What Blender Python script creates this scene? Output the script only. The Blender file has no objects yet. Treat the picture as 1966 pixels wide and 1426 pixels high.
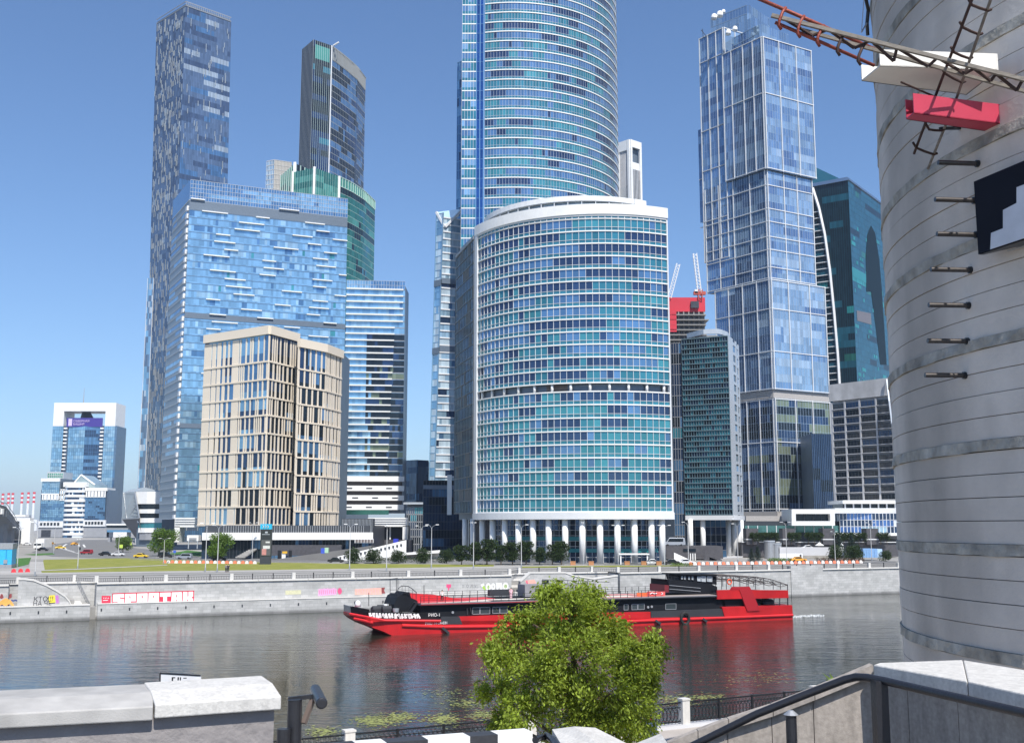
import bpy, math, random
import numpy as np
from mathutils import Matrix, Vector
random.seed(7); rng = np.random.default_rng(7)
S = bpy.context.scene; C = S.collection
# ---------------------------------------------------------------- camera
CZ = 16.0; F = 2075.0; TH = math.radians(8.15); cT, sT = math.cos(TH), math.sin(TH)
cd = bpy.data.cameras.new('camera'); cam = bpy.data.objects.new('camera', cd); C.objects.link(cam)
cam.location = (0, 0, CZ); cam.rotation_euler = (math.radians(90) + TH, 0, 0)
cd.sensor_width = 36; cd.lens = 36 * F / 1966; cd.clip_start = 0.1; cd.clip_end = 20000; S.camera = cam
# ---------------------------------------------------------------- light
SUN_AZ = math.radians(160); SUN_EL = math.radians(53)      # azimuth clockwise from +Y
sd = Vector((math.sin(SUN_AZ) * math.cos(SUN_EL), math.cos(SUN_AZ) * math.cos(SUN_EL), math.sin(SUN_EL)))
sl = bpy.data.lights.new('sun', 'SUN'); sl.energy = 4.7; sl.angle = math.radians(0.5); sl.color = (1, .955, .89)
so = bpy.data.objects.new('sun', sl); C.objects.link(so); so.rotation_euler = sd.to_track_quat('Z', 'Y').to_euler()
W = bpy.data.worlds.new('World'); S.world = W; W.use_nodes = True
wn = W.node_tree; sky = wn.nodes.new('ShaderNodeTexSky'); sky.sky_type = 'NISHITA'; sky.sun_disc = False
sky.sun_elevation = SUN_EL; sky.sun_rotation = SUN_AZ; sky.air_density = 1.0; sky.dust_density = 0.8; sky.ozone_density = 8.0
sky.altitude = 150
wn.links.new(sky.outputs[0], wn.nodes['Background'].inputs[0]); wn.nodes['Background'].inputs[1].default_value = 0.122
S.view_settings.view_transform = 'Standard'; S.view_settings.look = 'None'; S.view_settings.gamma = 1
S.view_settings.use_curve_mapping = False; S.view_settings.exposure = 0.38
S.cycles.max_bounces = 6; S.cycles.use_denoising = True

# ---------------------------------------------------------------- sight lines of the survey photo -> world points
def rz_(px, py):
    u = (px - 983) / F; v = (713 - py) / F; k = cT - v * sT
    return u / k, (sT + v * cT) / k
def P(px, py, Y):
    a, b = rz_(px, py); return Vector((a * Y, Y, CZ + b * Y))
def T(px, py, z):
    a, b = rz_(px, py); Y = (z - CZ) / b; return (a * Y, Y)
GZ = 6.2
def G(px, py): return T(px, py, GZ)
def onplane(A, B, px, py):
    """distance along plan line A-B and height where the sight line meets the vertical plane through it"""
    a, b = rz_(px, py); dx, dy = B[0] - A[0], B[1] - A[1]; L = math.hypot(dx, dy); dx /= L; dy /= L
    s = (A[1] * a - A[0]) / (dx - a * dy); Y = A[1] + s * dy
    return s, CZ + b * Y

# ---------------------------------------------------------------- materials
MATS = {}
def nt(name):
    m = bpy.data.materials.new(name); m.use_nodes = True; t = m.node_tree
    return m, t, t.nodes, t.links, t.nodes['Principled BSDF']
def mat(name, col, rough=.7, metal=0., var=.12, scale=2., bump=0., bscale=8., island=0., spec=.5, dirt=0., vs=(1, 1, 1), trans=0):
    if name in MATS: return MATS[name]
    m, t, N, L, b = nt(name)
    b.inputs['Roughness'].default_value = rough; b.inputs['Metallic'].default_value = metal
    b.inputs['Specular IOR Level'].default_value = spec
    tc = N.new('ShaderNodeTexCoord'); mp = N.new('ShaderNodeMapping'); mp.inputs['Scale'].default_value = vs
    L.new(tc.outputs['Object'], mp.inputs[0])
    n = N.new('ShaderNodeTexNoise'); n.inputs['Scale'].default_value = scale; n.inputs['Detail'].default_value = 5
    L.new(mp.outputs[0], n.inputs[0])
    mr = N.new('ShaderNodeMapRange'); mr.inputs[1].default_value = .25; mr.inputs[2].default_value = .75
    mr.inputs[3].default_value = 1 - var; mr.inputs[4].default_value = 1 + var; L.new(n.outputs[0], mr.inputs[0])
    val = mr.outputs[0]
    if island:
        g = N.new('ShaderNodeNewGeometry'); oi = N.new('ShaderNodeObjectInfo')
        ad = N.new('ShaderNodeMath'); ad.operation = 'ADD'; L.new(g.outputs['Random Per Island'], ad.inputs[0]); L.new(oi.outputs['Random'], ad.inputs[1])
        fr = N.new('ShaderNodeMath'); fr.operation = 'FRACT'; L.new(ad.outputs[0], fr.inputs[0])
        m2 = N.new('ShaderNodeMapRange'); m2.inputs[3].default_value = 1 - island; m2.inputs[4].default_value = 1 + island
        L.new(fr.outputs[0], m2.inputs[0])
        mm = N.new('ShaderNodeMath'); mm.operation = 'MULTIPLY'; L.new(val, mm.inputs[0]); L.new(m2.outputs[0], mm.inputs[1]); val = mm.outputs[0]
    if dirt:
        n3 = N.new('ShaderNodeTexNoise'); n3.inputs['Scale'].default_value = scale * .35; n3.inputs['Detail'].default_value = 6
        mp3 = N.new('ShaderNodeMapping'); mp3.inputs['Scale'].default_value = (1, 1, .18); L.new(tc.outputs['Object'], mp3.inputs[0]); L.new(mp3.outputs[0], n3.inputs[0])
        m3 = N.new('ShaderNodeMapRange'); m3.inputs[1].default_value = .42; m3.inputs[2].default_value = .68; m3.inputs[3].default_value = 1; m3.inputs[4].default_value = 1 - dirt
        L.new(n3.outputs[0], m3.inputs[0]); mm = N.new('ShaderNodeMath'); mm.operation = 'MULTIPLY'; L.new(val, mm.inputs[0]); L.new(m3.outputs[0], mm.inputs[1]); val = mm.outputs[0]
    vm = N.new('ShaderNodeVectorMath'); vm.operation = 'SCALE'; vm.inputs[0].default_value = col[:3]; L.new(val, vm.inputs['Scale'])
    L.new(vm.outputs[0], b.inputs['Base Color'])
    if bump:
        n2 = N.new('ShaderNodeTexNoise'); n2.inputs['Scale'].default_value = bscale; n2.inputs['Detail'].default_value = 6
        L.new(tc.outputs['Object'], n2.inputs[0]); bp = N.new('ShaderNodeBump'); bp.inputs['Strength'].default_value = bump
        bp.inputs['Distance'].default_value = .05; L.new(n2.outputs[0], bp.inputs['Height']); L.new(bp.outputs[0], b.inputs['Normal'])
    if trans:
        tr = N.new('ShaderNodeBsdfTranslucent'); mx = N.new('ShaderNodeMixShader'); mx.inputs[0].default_value = trans
        vt = N.new('ShaderNodeVectorMath'); vt.operation = 'MULTIPLY'; vt.inputs[1].default_value = (1.5, 1.35, .55); L.new(vm.outputs[0], vt.inputs[0])
        L.new(vt.outputs[0], tr.inputs[0]); L.new(b.outputs[0], mx.inputs[1]); L.new(tr.outputs[0], mx.inputs[2])
        L.new(mx.outputs[0], N['Material Output'].inputs[0])
    MATS[name] = m; return m
def glass(name, col, metal=.6, rough=.10, isl=.2, wave=.011, wscale=.35):
    """coated facade glass: tinted mirror over a darker interior, each pane a little different and slightly uneven"""
    if name in MATS: return MATS[name]
    m = mat(name, col, rough, metal, var=.10, scale=.05, island=isl)
    N, L = m.node_tree.nodes, m.node_tree.links; b = N['Principled BSDF']
    g = N.new('ShaderNodeNewGeometry')
    cb = N.new('ShaderNodeTexNoise'); cb.inputs['Scale'].default_value = wscale; cb.inputs['Detail'].default_value = 1
    tc = N.new('ShaderNodeTexCoord'); L.new(tc.outputs['Object'], cb.inputs[0])
    sb = N.new('ShaderNodeVectorMath'); sb.operation = 'SUBTRACT'; sb.inputs[1].default_value = (.5, .5, .5); L.new(cb.outputs['Color'], sb.inputs[0])
    wn_ = N.new('ShaderNodeTexWhiteNoise'); wn_.noise_dimensions = '1D'; L.new(g.outputs['Random Per Island'], wn_.inputs['W'])
    s2 = N.new('ShaderNodeVectorMath'); s2.operation = 'SUBTRACT'; s2.inputs[1].default_value = (.5, .5, .5); L.new(wn_.outputs['Color'], s2.inputs[0])
    a = N.new('ShaderNodeVectorMath'); a.operation = 'ADD'; L.new(sb.outputs[0], a.inputs[0]); L.new(s2.outputs[0], a.inputs[1])
    sc = N.new('ShaderNodeVectorMath'); sc.operation = 'SCALE'; sc.inputs['Scale'].default_value = wave; L.new(a.outputs[0], sc.inputs[0])
    ad = N.new('ShaderNodeVectorMath'); ad.operation = 'ADD'; L.new(g.outputs['Normal'], ad.inputs[0]); L.new(sc.outputs[0], ad.inputs[1])
    no = N.new('ShaderNodeVectorMath'); no.operation = 'NORMALIZE'; L.new(ad.outputs[0], no.inputs[0]); L.new(no.outputs[0], b.inputs['Normal'])
    return m

# ---------------------------------------------------------------- mesh building
ORG = {}
class MB:
    def __init__(s): s.v = []; s.f = []; s.m = []
    def add(s, vs, fs, mi=0):
        k = len(s.v); s.v.extend(tuple(map(float, v)) for v in vs)
        for f in fs: s.f.append(tuple(i + k for i in f)); s.m.append(mi)
        return s
    def quad(s, a, b, c, d, mi=0): return s.add([a, b, c, d], [(0, 1, 2, 3)], mi)
    def hexa(s, lo, hi, mi=0):
        return s.add(list(lo) + list(hi), [(3, 2, 1, 0), (4, 5, 6, 7), (0, 1, 5, 4), (1, 2, 6, 5), (2, 3, 7, 6), (3, 0, 4, 7)], mi)
    def box(s, c, d, rz=0, mi=0):
        x, y, z = d[0] / 2, d[1] / 2, d[2] / 2; co, si = math.cos(rz), math.sin(rz); o = []
        for dz in (-z, z):
            for dx, dy in ((-x, -y), (x, -y), (x, y), (-x, y)): o.append((c[0] + dx * co - dy * si, c[1] + dx * si + dy * co, c[2] + dz))
        return s.hexa(o[:4], o[4:], mi)
    def bar(s, a, b, w, h=None, mi=0):
        a = Vector(a); b = Vector(b); h = h or w; d = (b - a).normalized(); up = Vector((0, 0, 1)) if abs(d.z) < .95 else Vector((1, 0, 0))
        x = d.cross(up).normalized() * w / 2; y = x.cross(d).normalized() * h / 2
        return s.hexa([a - x - y, a + x - y, a + x + y, a - x + y], [b - x - y, b + x - y, b + x + y, b - x + y], mi)
    def prism(s, poly, z0, z1, mi=0, top=True):
        n = len(poly); s.add([(p[0], p[1], z0) for p in poly] + [(p[0], p[1], z1) for p in poly],
              [(i, (i + 1) % n, n + (i + 1) % n, n + i) for i in range(n)] + ([tuple(range(n, 2 * n)), tuple(range(n - 1, -1, -1))] if top else []), mi)
        return s
    def slab(s, poly3, off, mi=0):
        """polygon of 3-D points pushed along vector off"""
        n = len(poly3); off = Vector(off); p = [Vector(q) for q in poly3]
        return s.add(p + [q + off for q in p], [tuple(range(n - 1, -1, -1)), tuple(range(n, 2 * n))] + [(i, (i + 1) % n, n + (i + 1) % n, n + i) for i in range(n)], mi)
    def tube(s, path, r, n=8, mi=0, caps=True):
        path = [Vector(p) for p in path]; R = r if hasattr(r, '__len__') else [r] * len(path); k0 = len(s.v); prev = None
        for i, p in enumerate(path):
            d = (path[min(i + 1, len(path) - 1)] - path[max(i - 1, 0)]).normalized()
            if prev is None: x = d.orthogonal().normalized()
            else: x = (prev - d * prev.dot(d)).normalized()
            prev = x; y = d.cross(x)
            for j in range(n):
                a = 2 * math.pi * j / n; s.v.append(tuple(p + (x * math.cos(a) + y * math.sin(a)) * R[i]))
        for i in range(len(path) - 1):
            for j in range(n):
                a, b = k0 + i * n + j, k0 + i * n + (j + 1) % n; s.f.append((a, b, b + n, a + n)); s.m.append(mi)
        if caps:
            s.f.append(tuple(range(k0 + n - 1, k0 - 1, -1))); s.m.append(mi)
            e = k0 + (len(path) - 1) * n; s.f.append(tuple(range(e, e + n))); s.m.append(mi)
        return s
    def cyl(s, x, y, z0, z1, r, n=16, r2=None, mi=0): return s.tube([(x, y, z0), (x, y, z1)], [r, r if r2 is None else r2], n, mi)
    def mesh(s, name, mats, o=(0, 0, 0), smooth=False):
        me = bpy.data.meshes.new(name); o = tuple(o)
        v = [(a - o[0], b - o[1], c - o[2]) for a, b, c in s.v]
        me.from_pydata(v, [], s.f)
        for m in (mats if isinstance(mats, (list, tuple)) else [mats]): me.materials.append(m)
        if isinstance(mats, (list, tuple)) and len(mats) > 1: me.polygons.foreach_set('material_index', s.m)
        if smooth: me.polygons.foreach_set('use_smooth', [True] * len(s.f))
        me.validate(); me.update(); return me
    def build(s, name, mats, parent=None, kind=None, smooth=False, label=None):
        if parent is not None: o = ORG.get(parent.name, (0, 0, 0))
        else:
            a = np.array(s.v); lo, hi = a.min(0), a.max(0); o = ((lo[0] + hi[0]) / 2, (lo[1] + hi[1]) / 2, lo[2])
        ob = bpy.data.objects.new(name, s.mesh(name, mats, o, smooth)); C.objects.link(ob); ORG[ob.name] = o
        if parent is not None: ob.parent = parent
        else: ob.location = o
        if kind: ob['kind'] = kind
        if label: ob['label'] = label
        return ob
def tag(o, label, cat, group=None):
    o['label'] = label; o['category'] = cat
    if group: o['group'] = group
    return o
def thing(name, label, cat, loc=(0, 0, 0), group=None, rz=0):
    o = bpy.data.objects.new(name, None); o.empty_display_size = .5; C.objects.link(o); o.location = loc; o.rotation_euler = (0, 0, rz)
    ORG[o.name] = tuple(loc) if rz == 0 else (0, 0, 0); return tag(o, label, cat, group)
def link(name, me, parent, mtx=None):
    o = bpy.data.objects.new(name, me); C.objects.link(o); o.parent = parent
    if mtx is not None: o.matrix_local = mtx
    return o
CUBES = {}
def piece(name, m, parent, c, d, rz=0):
    """a box-shaped piece from one shared mesh per material"""
    if m.name not in CUBES: CUBES[m.name] = MB().box((0, 0, 0), (1, 1, 1)).mesh('block', m)
    o = ORG.get(parent.name, (0, 0, 0))
    return link(name, CUBES[m.name], parent, Matrix.Translation((c[0] - o[0], c[1] - o[1], c[2] - o[2])) @ Matrix.Rotation(rz, 4, 'Z') @ Matrix.Diagonal((d[0], d[1], d[2], 1)))
def copy_tree(o, parent=None):
    c = o.copy(); C.objects.link(c); c.parent = parent
    for ch in [x for x in KIDS.get(o.name, ())]: copy_tree(ch, c)
    return c
KIDS = {}
def index(o):
    """remember a finished thing's parts so copies are quick"""
    ks = list(o.children); KIDS[o.name] = ks
    for k in ks: index(k)
    return o
def place(proto, label, loc, rz=0, group=None, sc=1, first=[set()]):
    if proto.name in first[0]: o = copy_tree(proto); KIDS[o.name] = []
    else: first[0].add(proto.name); o = proto
    o.location = loc; o.rotation_euler = (0, 0, rz); o.scale = (sc, sc, sc) if not hasattr(sc, '__len__') else sc
    o['label'] = label
    if group: o['group'] = group
    return o

# ---------------------------------------------------------------- facades
class Face:
    """a wall following a plan polyline (outside on the right of travel), optionally another line at the top"""
    def __init__(s, pts, z0, z1, top=None):
        s.p = [Vector(p[:2]) for p in pts]; s.t = [Vector(p[:2]) for p in top] if top else None; s.z0 = z0; s.z1 = z1
        s.l = [0]
        for a, b in zip(s.p, s.p[1:]): s.l.append(s.l[-1] + (b - a).length)
        s.L = s.l[-1]; s.flat = len(pts) == 2
    def _pt(s, P_, a):
        d = max(0, min(1, a)) * s.L; i = 0
        while i < len(s.l) - 2 and s.l[i + 1] < d: i += 1
        k = (d - s.l[i]) / (s.l[i + 1] - s.l[i]); return P_[i].lerp(P_[i + 1], k), i
    def at(s, a, z, off=0):
        q, i = s._pt(s.p, a)
        if s.t: w = (z - s.z0) / (s.z1 - s.z0); q = q.lerp(s._pt(s.t, a)[0], w)
        e = .5 / max(12, len(s.p)) if not s.flat else .1
        d = s._pt(s.p, a + e)[0] - s._pt(s.p, a - e)[0]; d.normalize()
        return Vector((q.x + d.y * off, q.y - d.x * off, z))
    def strip(s, mb, a0, a1, z0, z1, o0, o1, n=1, mi=0):
        n = 1 if s.flat else max(1, n); k = len(mb.v)
        for i in range(n + 1):
            a = a0 + (a1 - a0) * i / n
            for z, o in ((z0, o0), (z0, o1), (z1, o1), (z1, o0)): mb.v.append(tuple(s.at(a, z, o)))
        for i in range(n):
            b = k + i * 4
            for j in range(4): mb.f.append((b + j, b + (j + 1) % 4, b + 4 + (j + 1) % 4, b + 4 + j)); mb.m.append(mi)
        mb.f += [(k + 3, k + 2, k + 1, k), (k + n * 4, k + n * 4 + 1, k + n * 4 + 2, k + n * 4 + 3)]; mb.m += [mi, mi]
        return mb
def arc3(A, B, D, n=24):
    """n+1 plan points on the circle through A, B, D"""
    ax, ay = A; bx, by = B; cx, cy = D; d = 2 * (ax * (by - cy) + bx * (cy - ay) + cx * (ay - by))
    ux = ((ax * ax + ay * ay) * (by - cy) + (bx * bx + by * by) * (cy - ay) + (cx * cx + cy * cy) * (ay - by)) / d
    uy = ((ax * ax + ay * ay) * (cx - bx) + (bx * bx + by * by) * (ax - cx) + (cx * cx + cy * cy) * (bx - ax)) / d
    r = math.hypot(ax - ux, ay - uy); a0 = math.atan2(ay - uy, ax - ux); a1 = math.atan2(cy - uy, cx - ux); am = math.atan2(by - uy, bx - ux)
    def un(a, ref):
        while a < ref: a += 2 * math.pi
        return a
    if un(am, a0) > un(a1, a0): a1 = un(a1, a0) - 2 * math.pi
    else: a1 = un(a1, a0)
    return [(ux + r * math.cos(a0 + (a1 - a0) * i / n), uy + r * math.sin(a0 + (a1 - a0) * i / n)) for i in range(n + 1)], (ux, uy, r)
def runs(nf, nc, w, stick=.7, seed=0):
    """pane tones: runs along a storey for blinds, painted glints and reflections"""
    r = random.Random(seed); out = []
    k = None; w0_ = w
    for i in range(nf):
        w = w0_(i) if callable(w0_) else w0_; k = list(range(len(w))); cur = r.choices(k, w)[0]; row = []
        for j in range(nc):
            if r.random() > stick: cur = r.choices(k, w)[0]
            row.append(cur)
        out.append(row)
    return out
def curtain(root, fc, z0, z1, nf, nc, pm, w, stick=.7, rows=((0, 1, None),), band=None, mull=None, parts=0, seed=1, joined=False, thin=None, inset=0.):
    """glazing in cells, floor bands and mullions; rows=(from,to,material index or None for tone runs)"""
    fh = (z1 - z0) / nf; tone = runs(nf, nc, w, stick, seed); mb = MB(); left = parts; org = ORG[root.name]; quads = {}
    for i in range(nf):
        for j in range(nc):
            for (r0, r1, fx) in rows:
                mi = tone[i][j] if fx is None else fx; a0, a1 = j / nc, (j + 1) / nc; za, zb = z0 + (i + r0) * fh, z0 + (i + r1) * fh
                if left > 0 and fc.t is None:
                    left -= 1; A = fc.at(a0, za, -inset); B = fc.at(a1, za, -inset); d = B - A; n = Vector((d.y, -d.x, 0)).normalized()
                    if mi not in quads: quads[mi] = MB().hexa([(0, -.02, 0), (1, -.02, 0), (1, 0, 0), (0, 0, 0)], [(0, -.02, 1), (1, -.02, 1), (1, 0, 1), (0, 0, 1)]).mesh('pane', pm[mi])
                    M = Matrix(((d.x, -n.x, 0, A.x - org[0]), (d.y, -n.y, 0, A.y - org[1]), (0, 0, zb - za, za - org[2]), (0, 0, 0, 1)))
                    link('pane', quads[mi], root, M)
                else: mb.quad(fc.at(a0, za, -inset), fc.at(a1, za, -inset), fc.at(a1, zb, -inset), fc.at(a0, zb, -inset), mi)
    if mb.v: mb.build('glazing', pm, root, kind='stuff')
    if band:
        h, out, bm = band[:3]; name = band[3] if len(band) > 3 else 'floor_band'
        if joined or fc.t:
            b = MB()
            for i in range(nf + 1): fc.strip(b, 0, 1, z0 + i * fh - h / 2, z0 + i * fh + h / 2, -.1, out, len(fc.p) - 1)
            b.build(name, bm, root, kind='stuff')
        else:
            b = MB(); fc.strip(b, 0, 1, -h / 2, h / 2, -.1, out, max(nc // 2, len(fc.p) - 1)); me = b.mesh(name, bm, (org[0], org[1], 0))
            for i in range(nf + 1): link(name, me, root, Matrix.Translation((0, 0, z0 + i * fh - org[2])))
    if mull:
        wd, out, mm = mull[:3]; step = mull[3] if len(mull) > 3 else 1; cols = list(range(0, nc + 1, step))
        if joined or fc.t:
            b = MB()
            for j in cols:
                a = j / nc; da = wd / 2 / fc.L
                fc.strip(b, a - da if j else 0, a + da if j < nc else 1, z0, z1, -.1, out)
            b.build('mullion', mm, root, kind='stuff')
        else:
            me = MB().box((0, 0, .5), (1, 1, 1)).mesh('mullion', mm)
            for j in cols:
                q = fc.at(j / nc, z0, out / 2 - .05); e = .02; d = fc.at(min(1, j / nc + e), z0, 0) - fc.at(max(0, j / nc - e), z0, 0)
                link('mullion', me, root, Matrix.Translation(q - Vector(org)) @ Matrix.Rotation(math.atan2(d.y, d.x), 4, 'Z') @ Matrix.Diagonal((wd, out + .1, z1 - z0, 1)))
    if thin:
        h, out, bm, fr = thin; b = MB()
        for i in range(nf):
            for f_ in fr: fc.strip(b, 0, 1, z0 + (i + f_) * fh - h / 2, z0 + (i + f_) * fh + h / 2, -.05, out, nc)
        b.build('transom', bm, root, kind='stuff')
def text(body, m, parent, loc, size, ux, depth=.02, name='lettering', up=None, sx=1):
    """flat lettering; ux is its reading direction"""
    cu = bpy.data.curves.new('lettering', 'FONT'); cu.body = body; cu.size = size; cu.extrude = depth; cu.materials.append(m)
    o = bpy.data.objects.new(name, cu); C.objects.link(o); x = Vector(ux).normalized(); u = Vector(up or (0, 0, 1)); z = x.cross(u).normalized(); u = z.cross(x)
    org = Vector(ORG.get(parent.name, (0, 0, 0))) if parent else Vector((0, 0, 0))
    MT = Matrix.Translation(Vector(loc) - org) @ Matrix(((x.x, u.x, z.x, 0), (x.y, u.y, z.y, 0), (x.z, u.z, z.z, 0), (0, 0, 0, 1))) @ Matrix.Diagonal((sx, 1, 1, 1))
    me = bpy.data.meshes.new_from_object(o); bpy.data.objects.remove(o); me.materials.clear(); me.materials.append(m)
    o = bpy.data.objects.new(name, me); C.objects.link(o); o.matrix_local = MT
    if parent: o.parent = parent
    return o
# ---------------------------------------------------------------- common materials
white = mat('white_panel', (.78, .78, .76), .45, 0, .05, .3)
offwhite = mat('off_white_panel', (.66, .67, .68), .5, 0, .08, .2)
alu = mat('pale_aluminium', (.52, .55, .58), .35, .3, .06, .3)
greyp = mat('grey_panel', (.3, .31, .33), .5, .1, .1, .3)
darkp = mat('dark_panel', (.045, .05, .06), .4, 0, .15, .3)
blackp = mat('black_paint', (.012, .013, .016), .35, 0, .2, 1)
granite_d = mat('dark_granite', (.075, .072, .078), .5, 0, .2, 1.5)
beige = mat('beige_stone', (.76, .665, .535), .6, 0, .06, .2, island=.05)
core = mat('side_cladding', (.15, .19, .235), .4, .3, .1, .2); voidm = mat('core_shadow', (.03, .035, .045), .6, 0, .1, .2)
concrete = mat('concrete', (.34, .33, .31), .85, 0, .15, 1.2, bump=.3, dirt=.25)
steel = mat('galvanised_steel', (.42, .43, .44), .4, .6, .1, 3)
asphalt = mat('asphalt', (.16, .158, .155), .9, 0, .15, .15, bump=.2)
paving = mat('paving', (.36, .345, .32), .85, 0, .1, .15)
marking = mat('road_marking', (.7, .7, .68), .7, 0, .1, 2)
rubber = mat('rubber', (.02, .02, .02), .8, 0, .1, 3)
g_blue = glass('glass_blue', (.25, .45, .62), .55, .14)
g_pale = glass('glass_pale', (.38, .56, .68), .6, .15)
g_deep = glass('glass_deep', (.12, .25, .42), .55, .12)
g_navy = glass('glass_navy', (.05, .09, .17), .7)
g_teal = glass('glass_teal', (.055, .25, .31), .5, .12)
g_teal2 = glass('glass_teal_light', (.065, .29, .34), .4, .2)
g_dark = glass('glass_dark', (.02, .032, .045), .5)
g_green = glass('glass_green', (.05, .24, .19), .6)
g_green2 = glass('glass_green_pale', (.12, .38, .29), .5, .15)
g_olive = glass('glass_olive', (.2, .24, .17), .4, .2)
# ================================================================ THE SETTING
# water
m, t, N, L, b = nt('river_water')
b.inputs['Base Color'].default_value = (.022, .026, .017, 1); b.inputs['Roughness'].default_value = .06; b.inputs['IOR'].default_value = 1.34; b.inputs['Specular IOR Level'].default_value = .46
tc = N.new('ShaderNodeTexCoord'); hs = []
for sc, rot, dist in (((.12, .45, 1), .3, .9), ((.55, 1.7, 1), .42, .55), ((2.6, 5.5, 1), .1, .09)):
    mp = N.new('ShaderNodeMapping'); mp.inputs['Scale'].default_value = sc; mp.inputs['Rotation'].default_value = (0, 0, rot); L.new(tc.outputs['Object'], mp.inputs[0])
    n = N.new('ShaderNodeTexNoise'); n.inputs['Scale'].default_value = 1; n.inputs['Detail'].default_value = 3; n.inputs['Distortion'].default_value = .6; L.new(mp.outputs[0], n.inputs[0])
    ml = N.new('ShaderNodeMath'); ml.operation = 'MULTIPLY'; ml.inputs[1].default_value = dist; L.new(n.outputs[0], ml.inputs[0]); hs.append(ml.outputs[0])
a1 = N.new('ShaderNodeMath'); L.new(hs[0], a1.inputs[0]); L.new(hs[1], a1.inputs[1]); a2 = N.new('ShaderNodeMath'); L.new(a1.outputs[0], a2.inputs[0]); L.new(hs[2], a2.inputs[1])
pn = N.new('ShaderNodeTexNoise'); pn.inputs['Scale'].default_value = .03; L.new(tc.outputs['Object'], pn.inputs[0])
pr = N.new('ShaderNodeMapRange'); pr.inputs[1].default_value = .35; pr.inputs[2].default_value = .65; pr.inputs[3].default_value = .09; pr.inputs[4].default_value = .3; L.new(pn.outputs[0], pr.inputs[0])
bp = N.new('ShaderNodeBump'); bp.inputs['Distance'].default_value = .45; L.new(a2.outputs[0], bp.inputs['Height']); L.new(pr.outputs[0], bp.inputs['Strength']); L.new(bp.outputs[0], b.inputs['Normal'])
MB().quad((-3000, -1500, 0), (3000, -1500, 0), (3000, 3000, 0), (-3000, 3000, 0)).build('water', m, kind='structure')
# embankment frame: t along the far wall (to the right), n inland
tE = Vector((.9155, .4028, 0)); nE = Vector((-.4028, .9155, 0)); oE = Vector((0, 225, 0)); angE = math.atan2(tE.y, tE.x)
def E(s, d=0, z=0): v = oE + tE * s + nE * d; return Vector((v.x, v.y, z))
def Es(px, py, d=0):
    A = E(0, d); B = E(1, d); return onplane(A, B, px, py)
def Gs(*pp): return [G(*p) for p in pp]
# far bank ground: one sheet to the horizon
m, t, N, L, b = nt('city_ground'); b.inputs['Roughness'].default_value = .9
tc = N.new('ShaderNodeTexCoord'); n = N.new('ShaderNodeTexNoise'); n.inputs['Scale'].default_value = .02; n.inputs['Detail'].default_value = 8; L.new(tc.outputs['Object'], n.inputs[0])
r = N.new('ShaderNodeValToRGB'); r.color_ramp.elements[0].position = .35; r.color_ramp.elements[0].color = (.22, .215, .2, 1); r.color_ramp.elements[1].position = .7; r.color_ramp.elements[1].color = (.36, .345, .32, 1); L.new(n.outputs[0], r.inputs[0]); L.new(r.outputs[0], b.inputs['Base Color'])
SL_ = Es(186, 1120)[0]; SA, SB = Es(982, 1110)[0], Es(1190, 1100)[0]
q = [E(-3000, .9), E(SL_ - 14, .9), E(SL_ - 14, 5.7), E(SL_, 5.7), E(SL_, .9), E(SA, .9), E(SA, 5.7), E(SB, 5.7), E(SB, .9), E(3000, .9), E(3000, 7000), E(-3000, 7000)]
MB().add([(v.x, v.y, GZ - .02) for v in q], [tuple(range(12))]).build('ground', m, kind='structure')
def grassmat(name, c1, c2, sc=.8):
    m, t, N, L, b = nt(name); b.inputs['Roughness'].default_value = .95; b.inputs['Specular IOR Level'].default_value = .1
    tc = N.new('ShaderNodeTexCoord'); n = N.new('ShaderNodeTexNoise'); n.inputs['Scale'].default_value = sc; n.inputs['Detail'].default_value = 9; n.inputs['Roughness'].default_value = .65; L.new(tc.outputs['Object'], n.inputs[0])
    r = N.new('ShaderNodeValToRGB'); r.color_ramp.elements[0].position = .38; r.color_ramp.elements[0].color = (*c1, 1); r.color_ramp.elements[1].position = .68; r.color_ramp.elements[1].color = (*c2, 1); L.new(n.outputs[0], r.inputs[0]); L.new(r.outputs[0], b.inputs['Base Color'])
    bp = N.new('ShaderNodeBump'); bp.inputs['Strength'].default_value = .6; bp.inputs['Distance'].default_value = .1; L.new(n.outputs[0], bp.inputs['Height']); L.new(bp.outputs[0], b.inputs['Normal']); return m
lawnm = grassmat('mown_grass', (.18, .20, .04), (.27, .265, .075), .25); lawng = grassmat('green_grass', (.05, .13, .035), (.09, .19, .05), .4)
def sheet(name, pts, z, m, kind='structure'):
    mb = MB(); mb.add([(p[0], p[1], z) for p in pts], [tuple(range(len(pts)))]); return mb.build(name, m, kind=kind)
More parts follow.
